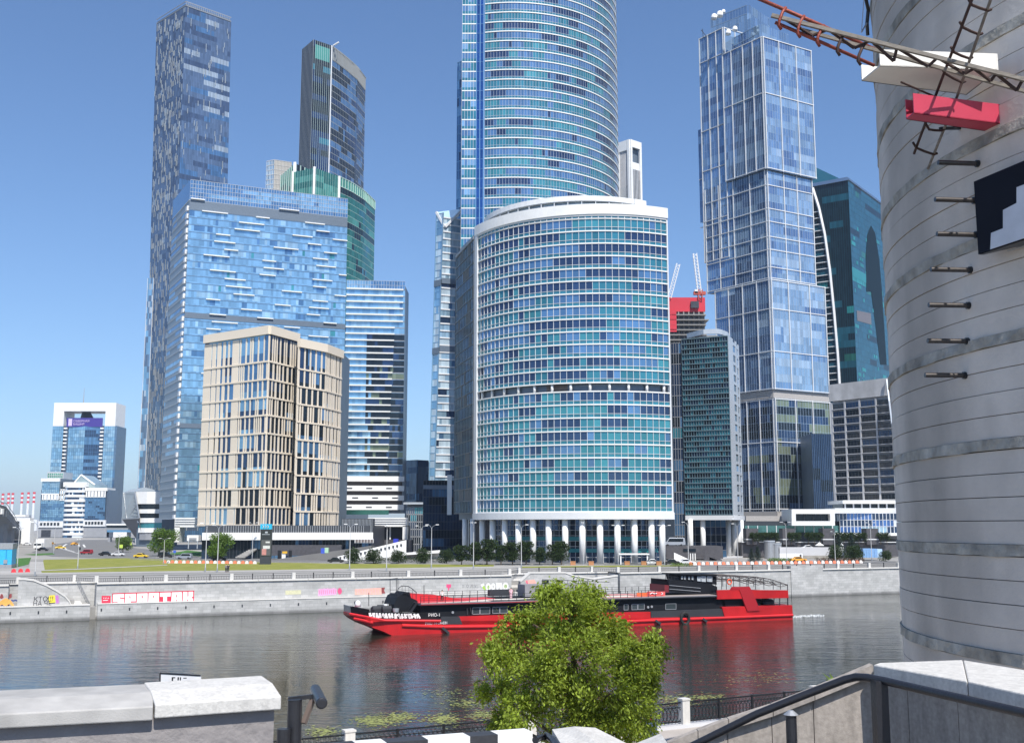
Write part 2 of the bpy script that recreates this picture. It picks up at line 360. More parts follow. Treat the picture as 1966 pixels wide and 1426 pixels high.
# avenue: a wide road coming from the left distance, bending to run along the bank
sheet('road', Gs((95, 1046), (160, 1036), (215, 1036), (262, 1052), (430, 1066), (640, 1072), (1000, 1078), (1340, 1081), (1720, 1076.5), (1720, 1080.5), (1340, 1086), (1000, 1082.5), (640, 1080), (400, 1078), (250, 1073), (100, 1068), (60, 1060)), GZ + .004, asphalt)
sheet('pavement', Gs((0, 1095), (560, 1092), (940, 1087), (1160, 1083.5), (1160, 1085.5), (940, 1090), (560, 1096), (0, 1103)), GZ + .008, paving)
for k, (pts, mm) in enumerate([
    (((84, 1074), (240, 1071), (330, 1074), (640, 1081.5), (948, 1083.5), (948, 1087), (560, 1093), (80, 1099), (78, 1092)), lawnm),
    (((45, 1064), (100, 1061), (106, 1064), (70, 1066)), lawng), ((( 22, 1072), (60, 1070), (55, 1083), (25, 1090)), lawng),
    (((1000, 1087), (1180, 1085), (1300, 1084), (1330, 1086.5), (1190, 1088), (1000, 1090)), lawnm)]):
    sheet('lawn', Gs(*pts), GZ + .012 + .004 * k, mm)
sheet('footpath', Gs((58, 1078), (83, 1078), (86, 1095), (55, 1095)), GZ + .04, paving)
# worn path crossing the lawn
sheet('footpath', Gs((70, 1094.6), (150, 1091.5), (320, 1084), (322, 1085), (150, 1093.2), (70, 1096)), GZ + .044, paving)
# kerb stones along the avenue edge
kb = MB()
for (a, b_) in (((250, 1073.4), (400, 1078.6)), ((400, 1078.6), (640, 1080.6)), ((640, 1080.6), (1000, 1083)), ((1000, 1083), (1330, 1086.6))):
    p, q = G(*a), G(*b_); kb.bar((p[0], p[1], GZ + .07), (q[0], q[1], GZ + .07), .3, .15)
kb.build('kerb', concrete, kind='structure')
mk = MB()
for (a, b_) in (((112, 1050), (118, 1053)), ((118, 1053), (150, 1062)), ((128, 1044), (120, 1049)), ((120, 1049), (127, 1054)), ((127, 1054), (143, 1059)), ((150, 1043), (152, 1048)), ((160, 1045), (163, 1050)),
                ((300, 1069.5), (330, 1070.4)), ((380, 1072), (410, 1072.7)), ((460, 1073.8), (490, 1074.4)), ((700, 1076.6), (760, 1077.4)), ((860, 1078.4), (920, 1079)), ((1040, 1080), (1090, 1080.6))):
    p, q = Vector((*G(*a), GZ + .02)), Vector((*G(*b_), GZ + .02)); mk.bar(p, q, .35 if p.y < 500 else .9, .01)
mk.build('road_marking', marking, kind='structure')
# ---------------------------------------------------------------- far embankment wall
m, t, N, L, b = nt('embankment_granite'); b.inputs['Roughness'].default_value = .8
tc = N.new('ShaderNodeTexCoord'); mp = N.new('ShaderNodeMapping'); mp.inputs['Rotation'].default_value = (math.radians(90), 0, 0)
r1 = N.new('ShaderNodeMapping'); r1.inputs['Rotation'].default_value = (0, 0, -angE); L.new(tc.outputs['Object'], r1.inputs[0])
sx = N.new('ShaderNodeSeparateXYZ'); L.new(r1.outputs[0], sx.inputs[0]); cx = N.new('ShaderNodeCombineXYZ'); L.new(sx.outputs[0], cx.inputs[0]); L.new(sx.outputs[2], cx.inputs[1])
br = N.new('ShaderNodeTexBrick'); br.inputs['Scale'].default_value = 1; br.inputs['Brick Width'].default_value = 1.5; br.inputs['Row Height'].default_value = .55; br.inputs['Mortar Size'].default_value = .022; br.inputs['Bias'].default_value = 0
br.inputs['Color1'].default_value = (.40, .40, .385, 1); br.inputs['Color2'].default_value = (.50, .495, .48, 1); br.inputs['Mortar'].default_value = (.33, .33, .32, 1); L.new(cx.outputs[0], br.inputs[0])
n = N.new('ShaderNodeTexNoise'); n.inputs['Scale'].default_value = .45; n.inputs['Detail'].default_value = 9; n.inputs['Roughness'].default_value = .7; L.new(tc.outputs['Object'], n.inputs[0])
mr = N.new('ShaderNodeMapRange'); mr.inputs[1].default_value = .3; mr.inputs[2].default_value = .7; mr.inputs[3].default_value = .8; mr.inputs[4].default_value = 1.12; L.new(n.outputs[0], mr.inputs[0])
# brown tide mark where the river stains the stone
td = N.new('ShaderNodeMapRange'); td.inputs[1].default_value = .25; td.inputs[2].default_value = .7; td.inputs[3].default_value = .42; td.inputs[4].default_value = 1; L.new(sx.outputs[2], td.inputs[0])
m1 = N.new('ShaderNodeMath'); m1.operation = 'MULTIPLY'; L.new(mr.outputs[0], m1.inputs[0]); L.new(td.outputs[0], m1.inputs[1])
vm = N.new('ShaderNodeVectorMath'); vm.operation = 'SCALE'; L.new(br.outputs[0], vm.inputs[0]); L.new(m1.outputs[0], vm.inputs['Scale']); L.new(vm.outputs[0], b.inputs['Base Color'])
embm = m
cop = mat('pale_coping', (.62, .6, .56), .7, 0, .08, 1)
sL = Es(186, 1120)[0]; sS0 = Es(982, 1110)[0]; sS1 = Es(1190, 1100)[0]; sB0 = Es(1517, 1090)[0]; sB1 = Es(1578, 1090)[0]
def wallbox(mb, s0, s1, d0, d1, z0, z1, mi=0):
    mb.hexa([E(s0, d0, z0), E(s1, d0, z0), E(s1, d1, z0), E(s0, d1, z0)], [E(s0, d0, z1), E(s1, d0, z1), E(s1, d1, z1), E(s0, d1, z1)], mi)
ew = thing('embankment_wall', 'pale granite embankment wall along the far side of the river under the lawn', 'embankment wall', E(0, 0, 0))
mb = MB(); wallbox(mb, sL, sS0, 0, 6, -2, GZ - .25); wallbox(mb, sS0, sS1, 5.5, 9, -2, GZ - .25); wallbox(mb, sS1, 600, 0, 6, -2, GZ - .25); wallbox(mb, -600, sL - 14, 0, 6, -2, GZ - .25); wallbox(mb, sL - 14, sL, 5.5, 8, -2, GZ - .25)
mb.build('wall_face', embm, ew)
mb = MB(); wallbox(mb, sL + .3, sS0 + 1.2, -1.0, -.004, -2, 2.55); mb.build('plinth', embm, ew)
mb = MB(); wallbox(mb, -600, sL - 1.0, -2.2, -.004, -2, 2.5); mb.build('plinth', embm, ew)
mb = MB(); wallbox(mb, sL + .3, sS0 + 1.2, -1.08, 0, 2.552, 2.68); wallbox(mb, -600, sL - 1, -2.3, 0, 2.502, 2.66); mb.build('plinth_ledge', cop, ew)
for (a, b_, d) in ((sL, sS0, 0), (sS1, sB0, 0), (sB1, 600, 0), (-600, sL - 14, 0), (sL - 14, sL, 5.5), (sS0, sS1, 5.5)):
    L_ = b_ - a; n_ = max(1, min(60, int(min(L_, 260) / 4.6))); 
    if a < -500: a = b_ - 60; L_ = 60; n_ = 13
    if b_ > 500: L_ = min(L_, 90); n_ = 18
    for k in range(n_):
        s0 = a + L_ * k / n_; c = E(s0 + L_ / n_ / 2, d + .25, GZ - .1); piece('coping_stone', cop, ew, c, (L_ / n_ - .05, 1.0, .3), angE)
mb = MB(); wallbox(mb, sB0, sB1, -.25, 1.2, -2, GZ + .75); mb.build('parapet_block', embm, ew)
# stairs going down to the water (left and centre), each step a piece
for (s0, s1, top, rl) in ((sL - 10.5, sL, 5.4, 1), (sS0, sS0 + 5.2, 5.2, -1)):
    for k in range(9):
        z = top - k * .42
        if rl == 1:
            w = (s1 - s0) / 9; piece('step', cop if k % 3 == 0 else concrete, ew, E(s0 + w * (k + .5), 2.6, z / 2), (w + .02, 5.4, z), angE)
        else: piece('step', cop if k % 3 == 0 else concrete, ew, E((s0 + s1) / 2, 4.9 - k * .62, z / 2), (s1 - s0, .64, z), angE)
# parapets beside the stairs (curved to the left one, kinked to the central one)
def parapet(pp, d0, d1, capw=.18):
    a = MB(); c = MB(); zb = -1
    pts = [Es(x, y, d0) for x, y in pp]
    for (s0, z0), (s1, z1) in zip(pts, pts[1:]):
        a.hexa([E(s0, d0, zb), E(s1, d0, zb), E(s1, d1, zb), E(s0, d1, zb)], [E(s0, d0, z0), E(s1, d0, z1), E(s1, d1, z1), E(s0, d1, z0)])
        c.hexa([E(s0, d0 - .12, z0 + .003), E(s1, d0 - .12, z1 + .003), E(s1, d1 + .12, z1 + .003), E(s0, d1 + .12, z0 + .003)], [E(s0, d0 - .12, z0 + .3), E(s1, d0 - .12, z1 + .3), E(s1, d1 + .12, z1 + .3), E(s0, d1 + .12, z0 + .3)])
    a.build('stair_parapet', embm, ew); c.build('parapet_cap', cop, ew)
parapet([(36, 1113), (48, 1113), (65, 1115), (90, 1125), (110, 1136), (125, 1146), (134, 1156), (137, 1164)], -1.4, -.5)
parapet([(1000, 1131), (999, 1118), (1018, 1100.5), (1085, 1100), (1102, 1106), (1140, 1112), (1186, 1106)], -.9, 0)
mb = MB(); s0 = Es(1030, 1130, -.9)[0]; s1 = Es(1170, 1130, -.9)[0]; wallbox(mb, s0, s1, -6, -.95, -1, 1.5); mb.build('landing_stage', concrete, ew)
mb = MB()
for x in list(range(195, 980, 54)): 
    s = Es(x, 1165, -1)[0]; wallbox(mb, s - .12, s + .12, -1.03, -.98, 1.35, 1.85)
for x in range(20, 180, 54):
    s = Es(x, 1175, -2.2)[0]; wallbox(mb, s - .12, s + .12, -2.24, -2.18, 1.3, 1.8)
mb.build('drain_hole', voidm, ew)
# railing on the wall: stone posts and iron panels
ra = thing('embankment_railing', 'black iron railing between pale stone posts on top of the far embankment wall', 'railing', E(0, 0, GZ))
pxs = [-90, 36, 144, 186, 319, 445, 564, 677, 784, 884, 978, 996, 1073, 1136, 1186, 1265, 1341, 1413, 1475, 1608, 1668, 1724, 1790]
ss = []
for x in pxs:
    d = .3 if not (144 <= x < 186 or 978 < x < 1186) else 5.8
    s = Es(x, 1103 - .014 * x, d)[0]; ss.append((s, d)); piece('stone_post', cop, ra, E(s, d, GZ + .62), (.62, .55, 1.15), angE)
iron = mat('black_iron', (.02, .02, .022), .5, .3, .1, 4)
pan = MB()
for (s0, d0), (s1, d1) in zip(ss, ss[1:]):
    if abs(d0 - d1) > .1 and abs(s1 - s0) > 8: d0 = d1 = max(d0, d1)
    if sB0 - 2 < (s0 + s1) / 2 < sB1 + 2 and False: continue
    n_ = max(1, round((s1 - s0) / 4.4))
    for k in range(n_):
        a = s0 + (s1 - s0) * k / n_; b_ = s0 + (s1 - s0) * (k + 1) / n_; da = d0 + (d1 - d0) * k / n_; db = d0 + (d1 - d0) * (k + 1) / n_
        if k: piece('iron_post', iron, ra, E(a, da, GZ + .6), (.16, .16, 1.15), angE)
        for z in (.2, 1.1, .75): pan.bar(E(a, da, GZ + z), E(b_, db, GZ + z), .06)
        nb = int((b_ - a) / .28)
        for j in range(1, nb): w = j / nb; p = E(a + (b_ - a) * w, da + (db - da) * w, 0); pan.bar((p.x, p.y, GZ + .2), (p.x, p.y, GZ + .75), .05)
pan.build('iron_panel', iron, ra, kind='stuff')
# ---------------------------------------------------------------- graffiti painted on the wall, as flat shapes a centimetre proud
red = mat('graffiti_red', (.68, .03, .07), .7, 0, .1, 2); gwh = mat('graffiti_white', (.8, .8, .78), .7, 0, .05, 1)
def graf(name, label, polys, d, mats):
    mb = MB(); o = .02
    for pts, mi in polys:
        p3 = []
        for x, y in pts: s, z = Es(x, y, d); p3.append(E(s, d - o - .008 * mi, z))
        mb.slab(p3, nE * .005, mi)
    g = mb.build(name, mats); tag(g, label, 'graffiti'); return g
X0 = 180; SC = 8.936
def zp(x, y): return (X0 + x / SC, 1110 + y / SC)
def zr(x0, y0, x1, y1): return [zp(x0, y0), zp(x1, y0), zp(x1, y1), zp(x0, y1)]
def stroke(x0, y0, x1, y1, w):
    dx, dy = x1 - x0, y1 - y0; l = math.hypot(dx, dy) or 1; ox, oy = -dy / l * w / 2, dx / l * w / 2
    return [zp(x0 + ox, y0 + oy), zp(x1 + ox, y1 + oy), zp(x1 - ox, y1 - oy), zp(x0 - ox, y0 - oy)]
base = [([zp(320, 262), zp(1722, 212), zp(1722, 388), zp(320, 440)], 0)]
st = [(320, 262, 1725, 214, 16), (326, 255, 326, 440, 14), (532, 250, 528, 425, 16), (735, 245, 732, 420, 16), (935, 238, 930, 410, 16), (1130, 232, 1128, 400, 16), (1330, 225, 1325, 398, 16), (1522, 220, 1518, 390, 18), (1715, 210, 1712, 385, 16), (1617, 215, 1617, 308, 16),
      (445, 330, 530, 342, 18), (330, 405, 410, 403, 14), (405, 400, 405, 428, 12), (620, 300, 624, 342, 16), (635, 404, 735, 402, 28), (832, 295, 834, 338, 18), (830, 385, 830, 412, 18), (1028, 290, 1030, 330, 16), (1160, 312, 1160, 398, 66), (1292, 308, 1290, 392, 66), (1420, 280, 1422, 322, 14), (1420, 360, 1420, 392, 14), (1700, 310, 1700, 340, 26), (1610, 355, 1610, 385, 16)]
base += [(stroke(*q), 1) for q in st]
base += [(zr(138, 296, 290, 430), 1)] + [(stroke(165 + i * 28, 325, 175 + i * 28, 345, 8), 2) for i in range(4)] + [(stroke(160, 375, 245, 372, 10), 2)]
graf('wall_graffiti', 'large red and white block letter graffiti reading SPEPTAK on the far embankment wall', base, 0, [gwh, red, gwh])
pink = mat('graffiti_pink', (.8, .38, .6), .7); pinkd = mat('graffiti_rose', (.7, .08, .2), .7); sal = mat('graffiti_salmon', (.8, .42, .34), .7); brn = mat('graffiti_brown', (.25, .05, .05), .7); gbl = mat('graffiti_black', (.03, .03, .04), .7)
yel = mat('graffiti_yellow', (.75, .62, .05), .7); vio = mat('graffiti_violet', (.5, .18, .5), .7); org_ = mat('graffiti_orange', (.8, .35, .08), .7); nav = mat('graffiti_blue', (.06, .09, .25), .7); lime = mat('graffiti_lime', (.35, .55, .08), .7)
X0 = 580; SC = 10.92
P2 = []
r2 = random.Random(3)
for i in range(9):
    x = 345 + i * 42; y = 215 - i * 2; P2.append(([zp(x, y + r2.uniform(0, 22)), zp(x + 38, y + r2.uniform(-14, 10)), zp(x + 46, y + 70), zp(x + 34, y + 150 - i * 2), zp(x - 8, y + 148 - i), zp(x - 4, y + 80)], 0))
    P2.append((stroke(x + 12, y + 25, x + 22, y + 120, 7), 1))
P2.append(([zp(790 + 45 * math.cos(a), 265 + 68 * math.sin(a)) for a in [k * math.pi / 6 for k in range(12)]], 1))
graf('wall_graffiti', 'pink bubble graffiti with a rose red dot beside the dark scribble on the embankment wall', P2, 0, [pink, pinkd])
P3 = [([zp(1105, 225), zp(1660, 195), zp(1665, 335), zp(1110, 340)], 0), ([zp(1665, 190), zp(1740, 188), zp(1718, 245), zp(1745, 310), zp(1668, 315)], 1)] + [(stroke(1150 + 55 * i, 235, 1160 + 55 * i, 320, 5), 2) for i in range(9)]
graf('wall_graffiti', 'faded salmon graffiti bar ending in a brown notch behind the bow of the ship', P3, 0, [sal, brn, pink])
X0 = 0; SC = 10.92; _zp = zp
def zp(x, y): return (X0 + x / SC, 1120 + y / SC)
P4 = [([zp(1035, 245), zp(1150, 235), zp(1165, 390), zp(1040, 405), zp(1020, 330)], 1), ([zp(1022, 262), zp(1000, 300), zp(1030, 420), zp(1160, 410), zp(1150, 392), zp(1040, 405)], 0), ([zp(1165, 245), zp(1225, 240), zp(1235, 330), zp(1240, 400), zp(1180, 415)], 2)] + [(stroke(1060, 300 + k * 45, 1140, 298 + k * 45, 6), 0) for k in range(2)]
graf('wall_graffiti', 'small yellow and violet graffiti piece left of the stair at the far wall', P4, -1.4, [gbl, yel, vio])
P5 = [([zp(-40, 400), zp(60, 330), zp(130, 300), zp(230, 350), zp(300, 450), zp(270, 480), zp(200, 420), zp(120, 470), zp(40, 430), zp(-40, 490)], 0), ([zp(-10, 300), zp(20, 215), zp(60, 220), zp(80, 290), zp(40, 320)], 1), ([zp(180, 290), zp(210, 210), zp(250, 215), zp(250, 290), zp(210, 310)], 1)]
for k in range(7): P5.append((stroke(240 + k * 40, 340 + 22 * (k % 2), 285 + k * 40, 340 + 22 * ((k + 1) % 2), 34), 2))
graf('wall_graffiti', 'orange and dark blue graffiti creature at the left edge of the embankment wall', P5, -.95, [org_, brn, nav])
for txt, x, y, sz in (('КТО !!', 64, 1154, 1.1), ('НА ЧЕ', 63, 1162, 1.0)):
    s, z = Es(x, y, -1.45); o = text(txt, gbl, None, E(s, -1.43, z), sz, tE, .003, 'wall_graffiti'); tag(o, 'black sprayed word %s left of the yellow graffiti' % ('in the upper line with two exclamation marks' if 'К' in txt and '!' in txt else 'in the lower line'), 'graffiti')
X0 = 880; SC = 15.12
def zp(x, y): return (X0 + x / SC, 1090 + y / SC)
def ring(cx, cy, rx, ry, rix, riy, n=14):
    out = []
    for k in range(n):
        a, b_ = 2 * math.pi * k / n, 2 * math.pi * (k + 1) / n
        out.append([zp(cx + rx * math.cos(a), cy + ry * math.sin(a)), zp(cx + rx * math.cos(b_), cy + ry * math.sin(b_)), zp(cx + rix * math.cos(b_), cy + riy * math.sin(b_)), zp(cx + rix * math.cos(a), cy + riy * math.sin(a))])
    return out
P6 = [(q, 0) for q in ring(870, 545, 75, 110, 30, 50) + ring(1010, 535, 60, 100, 22, 45) + ring(1370, 530, 85, 115, 45, 60)]
P6 += [([zp(640, 480), zp(740, 440), zp(760, 500), zp(690, 560)], 0), ([zp(690, 560), zp(740, 500), zp(800, 620), zp(760, 640)], 1), ([zp(1100, 430), zp(1260, 430), zp(1280, 640), zp(1220, 640), zp(1180, 520), zp(1150, 640), zp(1110, 630)], 0)]
P6 += [(q, 1) for q in ring(870, 560, 34, 54, 18, 28) + ring(1370, 530, 44, 58, 30, 40)] + [(stroke(1330, 535, 1410, 530, 12), 1)]
graf('wall_graffiti', 'white and lime green rounded graffiti letters beside the central stair', P6, 0, [gwh, lime])
P7 = [(q, 0) for q in ring(135, 530, 26, 42, 18, 32) + ring(265, 520, 34, 40, 24, 30)] + [(stroke(340, 580, 400, 470, 8), 0), (stroke(400, 470, 430, 580, 8), 0), (stroke(450, 480, 520, 580, 8), 0), (stroke(520, 490, 460, 580, 8), 0), (stroke(540, 570, 580, 560, 8), 0)]
graf('wall_graffiti', 'thin grey scrawled tag left of the lime green letters on the wall', P7, 0, [mat('graffiti_grey', (.2, .2, .22), .7)])
graf('wall_graffiti', 'pale red smeared tag on the slanted parapet right of the central stair', [([(1008, 1114), (1026, 1112), (1031, 1121), (1012, 1124)], 0), ([(1010, 1116), (1012, 1112), (1014, 1124), (1012, 1124)], 1)], -.9, [sal, pinkd])
X0 = 844; SC = 10
P8 = [([(857, 1121), (866, 1121), (866, 1127), (863, 1128), (862, 1133), (860, 1133), (860, 1128), (857, 1127)], 0)]
graf('wall_graffiti', 'small pink heart shaped mark on the wall above the ship deck', P8, 0, [pinkd])
graf('wall_graffiti', 'faint yellow rubbed patch on the wall between red and pink graffiti', [([(548, 1133), (578, 1132), (578, 1140), (548, 1141)], 0)], 0, [mat('graffiti_faint', (.6, .58, .38), .8)])
# ================================================================ BUILDINGS
def shell(root, poly, z0, z1, m, name='wall'):
    cx = sum(p[0] for p in poly) / len(poly); cy = sum(p[1] for p in poly) / len(poly); q = []
    for p in poly:
        d = math.hypot(p[0] - cx, p[1] - cy); k = 1 - min(.9, d * .3) / d; q.append((cx + (p[0] - cx) * k, cy + (p[1] - cy) * k))
    poly = q
    return MB().prism(poly, z0, z1).build(name, m, root)
def inset_poly(poly, k):
    cx = sum(p[0] for p in poly) / len(poly); cy = sum(p[1] for p in poly) / len(poly)
    return [(cx + (p[0] - cx) * k, cy + (p[1] - cy) * k) for p in poly]
def ext(A, B, L):
    """point L metres from A in the direction of B"""
    d = math.hypot(B[0] - A[0], B[1] - A[1]); return (A[0] + (B[0] - A[0]) / d * L, A[1] + (B[1] - A[1]) / d * L)
def perp(A, B, L):
    """inland offset from A, square to A-B (A left, B right)"""
    d = math.hypot(B[0] - A[0], B[1] - A[1]); return (A[0] - (B[1] - A[1]) / d * L, A[1] + (B[0] - A[0]) / d * L)

# ---- central curved office building on white columns
zt = 105.
L0 = T(914, 436, zt); M0 = T(1098, 394, zt); R0 = T(1280, 401, zt)
arc, (ucx, ucy, ur) = arc3(L0, M0, R0, 34)
ob = thing('office_building', 'curved teal glass office building with white frame standing on tall white columns', 'office building', (15, 300, GZ))
fr = Face(arc, 18, zt)
shift = lambda pts, k: [(ucx + (x - ucx) * (1 - k / ur), ucy + (y - ucy) * (1 - k / ur)) for x, y in pts]
BL = (L0[0] - 7.2, L0[1] + 24); BR = (R0[0] + 2, R0[1] + 30)
inner = shift(arc, .7)
shell(ob, inner + [(BR[0] - 1, BR[1]), (BL[0] + 1, BL[1])], 18.0, zt - .4, core)
pm = [g_navy, g_deep, g_teal, g_teal2, g_teal]
da = 1.9 / fr.L
glz = Face([tuple(fr.at(da + (1 - da - .004) * i / 34, 0)[:2]) for i in range(35)], 18, zt)
rows = ((.0, .30, 2), (.33, 1.0, None))
curtain(ob, glz, 19.9, 52.4, 9, 34, pm, (5, 5, 6, 3, 0), .6, rows, (.34, .2, white), (.11, .08, offwhite), parts=150, seed=11, thin=(.1, .06, offwhite, (.315,)), inset=.1)
curtain(ob, glz, 54.8, 100.9, 13, 34, pm, (8, 6, 4, 2, 0), .62, rows, (.34, .2, white), (.11, .08, offwhite), parts=150, seed=5, thin=(.1, .06, offwhite, (.315,)), inset=.1)
curtain(ob, glz, 100.9, 102.6, 1, 34, [g_teal], (1,), .6, ((0, 1, 0),), (.16, .2, white), (.17, .14, white), seed=5)
mb = MB(); fr.strip(mb, 0, 1, 102.1, zt, -.6, .55, 34); mb.build('roof_fascia', white, ob)
mb = MB(); fr.strip(mb, 0, 1, 101.6, 102.1, -.6, .3, 34); mb.build('fascia_trim', offwhite, ob)
mb = MB(); fr.strip(mb, 0, 1, 17.9, 19.75, -.6, .7, 34); mb.build('lower_fascia', offwhite, ob)
mb = MB(); fr.strip(mb, 0, da, 19.7, 102.1, -.6, .5, 2); mb.build('side_frame', offwhite, ob)
mb = MB(); fr.strip(mb, .994, 1, 19.7, 102.1, -.6, .3, 1); mb.build('side_frame', offwhite, ob)
mb = MB(); glz.strip(mb, 0, 1, 52.6, 54.6, -1.6, -1.5, 34); mb.build('recess_wall', mat('brown_louvre', (.17, .14, .12), .7), ob)
for k in range(12):
    q = glz.at(.03 + .945 * k / 11, 0, -.55); mb = MB().cyl(q.x, q.y, 52.45, 54.75, .42, 10); mb.build('recess_column', white, ob, smooth=True)
# left flank: dark grid with a fine lattice in front
fl = Face([BL, (L0[0] - .6, L0[1] + .4)], 18, 101.5)
grid_d = [g_dark, g_navy, mat('blind_grey', (.16, .17, .17), .8)]
curtain(ob, fl, 19.9, 101.4, 23, 12, grid_d, (4, 3, 1), .5, ((0, 1, None),), (.2, .16, mat('lattice_grey', (.2, .215, .22), .5, .3)), (.13, .14, mat('lattice_grey', 0)), seed=3)
mb = MB(); fl.strip(mb, 0, 1, 101.4, 102.2, -.5, .3); mb.build('flank_cornice', greyp, ob)
# second roof arch set back, white band over a shaded glazed strip
L1 = T(932, 421, 110.5); M1 = T(1090, 377.5, 110.5); R1 = T(1237, 387.5, 110.5)
a2, (x2, y2, r2_) = arc3(L1, M1, R1, 28); f2 = Face(a2, 104, 111)
sh2 = [(x2 + (x - x2) * (1 - .8 / r2_), y2 + (y - y2) * (1 - .8 / r2_)) for x, y in a2]
shell(ob, sh2 + [(R1[0] - 2, R1[1] + 16), (L1[0] + 2, L1[1] + 16)], 104.2, 110.4, mat('penthouse_wall', (.28, .26, .24), .7), 'penthouse')
mb = MB(); f2.strip(mb, 0, 1, 109.0, 110.5, -1, .5, 28); mb.build('penthouse_fascia', white, ob)
mb = MB(); f2.strip(mb, .93, 1, 107.6, 110.5, -1, .9, 4); mb.build('fascia_end', white, ob)
curtain(ob, f2, 105, 109, 2, 30, [glass('roof_glass', (.3, .34, .34), .4, .2)], (1,), 1, ((0, 1, 0),), (.2, .35, offwhite), (.2, .35, offwhite, 2), joined=True, inset=.5)
mb = MB()
for k in range(3): q = fl.at(.86, 0, -.5); mb.tube([(q.x + k * .5, q.y, 101.5), (q.x + k * .5, q.y, 102.6)], .5, 8)
mb.build('roof_vent', white, ob)
# columns and lobby
colf = Face([(ucx + (x - ucx) * (1 - 1.2 / ur), ucy + (y - ucy) * (1 - 1.2 / ur)) for x, y in arc], GZ, 18)
def acol(px, py=1000):
    best = min(range(401), key=lambda k: abs(rz_(px, py)[0] - (lambda q: q.x / q.y)(colf.at(k / 400, 0))))
    return colf.at(best / 400, 0)
cylm = MB().cyl(0, 0, 0, 12.0, .85, 20).mesh('column', white, smooth=True)
for px in (926, 946, 969, 995, 1023, 1053, 1085, 1118, 1151, 1185, 1218, 1250, 1271):
    q = acol(px); link('column', cylm, ob, Matrix.Translation((q.x - 15, q.y - 300, 0)))
for px, dy in ((893, 14), (908, 6)):
    x = (px - 983) / F / 1.01 * (L0[1] + dy); link('column', cylm, ob, Matrix.Translation((x - 15, L0[1] + dy - 300, 0)))
lob = Face([(ucx + (x - ucx) * (1 - 6 / ur), ucy + (y - ucy) * (1 - 6 / ur)) for x, y in arc], GZ, 18)
curtain(ob, lob, GZ, 17.9, 8, 36, [g_navy, g_teal, g_dark, g_teal2], (6, 0, 3, 0), .9, ((0, 1, None),), (.1, .1, offwhite), (.1, .1, offwhite), joined=True, seed=8)
for z in (9.0, 12.2): mb = MB(); lob.strip(mb, .12, .98, z, z + 1.0, 0, .25, 30); mb.build('lobby_band', mat('teal_enamel', (.03, .26, .28), .35), ob)
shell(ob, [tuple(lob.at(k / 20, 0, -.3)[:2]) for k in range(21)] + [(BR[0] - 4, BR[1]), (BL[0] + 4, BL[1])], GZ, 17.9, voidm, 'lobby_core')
mb = MB().box((32, 289, GZ + 2.6), (8, 4, .3)).box((28.5, 287.4, GZ + 1.3), (.3, .3, 2.6)).box((35.5, 287.4, GZ + 1.3), (.3, .3, 2.6)); mb.build('entrance_canopy', white, ob)

# ---- dark gridded building on columns to the right of it
zt = 76.; A = T(1309, 652, zt); B = T(1397, 645, zt); Cc = T(1409, 653, zt); D = T(1417, 664, zt)
gb = thing('grid_building', 'narrow building wrapped in a dark teal lattice with grey curved edge on white columns', 'office building', (A[0], A[1], GZ))
AB = perp(A, B, 26); DB = (D[0] + 1, D[1] + 14)
shell(gb, [ext(A, B, .3), B, Cc, D, DB, AB], 18.6, zt, core)
f1 = Face([A, B], 18, zt); dt = [g_teal, g_dark, g_navy, g_teal2]
nA = Face([A, B], 18, zt)
curtain(gb, f1, 19.6, zt, 34, 18, dt, (6, 4, 3, 2), .6, ((0, 1, None),), (.3, .45, mat('sea_green_louvre', (.105, .165, .195), .5)), (.14, .3, mat('sea_green_louvre', 0)), seed=2)
arcB, _ = arc3(B, Cc, D, 8); fB = Face(arcB, 18, zt)
curtain(gb, fB, 19.6, zt - 1.5, 17, 6, [g_dark, g_deep], (2, 1), .6, ((.2, .8, None),), None, None, seed=4)
mb = MB()
for k in range(18): fB.strip(mb, .0, 1, 19.6 + k * 3.2, 20.6 + k * 3.2, -.1, .12, 8)
fB.strip(mb, 0, .28, 18.6, zt, -.1, .2, 3); fB.strip(mb, .86, 1, 18.6, zt, -.1, .2, 2); fB.strip(mb, .5, .62, 18.6, zt, -.1, .16, 2)
mb.build('curved_corner', alu, gb)
mb = MB(); f1.strip(mb, 0, 1, 18.0, 19.4, -.5, .5); fB.strip(mb, 0, 1, 18.0, 19.4, -.5, .5, 8); mb.build('lower_fascia', offwhite, gb)
A1 = T(1318, 650, zt); R1a = T(1396, 640, zt + 2)
mb = MB(); fr2 = Face([T(1320, 645, 79), T(1350, 637, 79), T(1380, 636, 79), T(1396, 642, 79), T(1401, 652, 79)], 76, 80)
fr2.strip(mb, 0, 1, 78.2, 79.8, -.4, .3, 14); mb.build('roof_canopy', alu, gb)
shell(gb, [tuple(fr2.at(k / 10, 0, -1)[:2]) for k in range(11)] + [(A[0] + 12, A[1] + 22), (A[0] + 4, A[1] + 20)], zt, 78.2, greyp, 'penthouse')
sideL = T(1288, 657, zt - .6)
sd0 = Face([sideL, (A[0] - .3, A[1] + .5)], 6, zt - 1)
shell(gb, [(sideL[0], sideL[1] + .3), (A[0] - .2, A[1] + .7), (AB[0], AB[1]), (sideL[0] - 3, sideL[1] + 22)], GZ, zt - 1, core, 'side_wing')
curtain(gb, sd0, GZ, zt - 1, 20, 4, [g_teal, g_deep, g_navy, g_dark], (1, 4, 5, 3), .8, ((0, 1, None),), (.15, .1, greyp), (.12, .1, greyp), joined=True, seed=9)
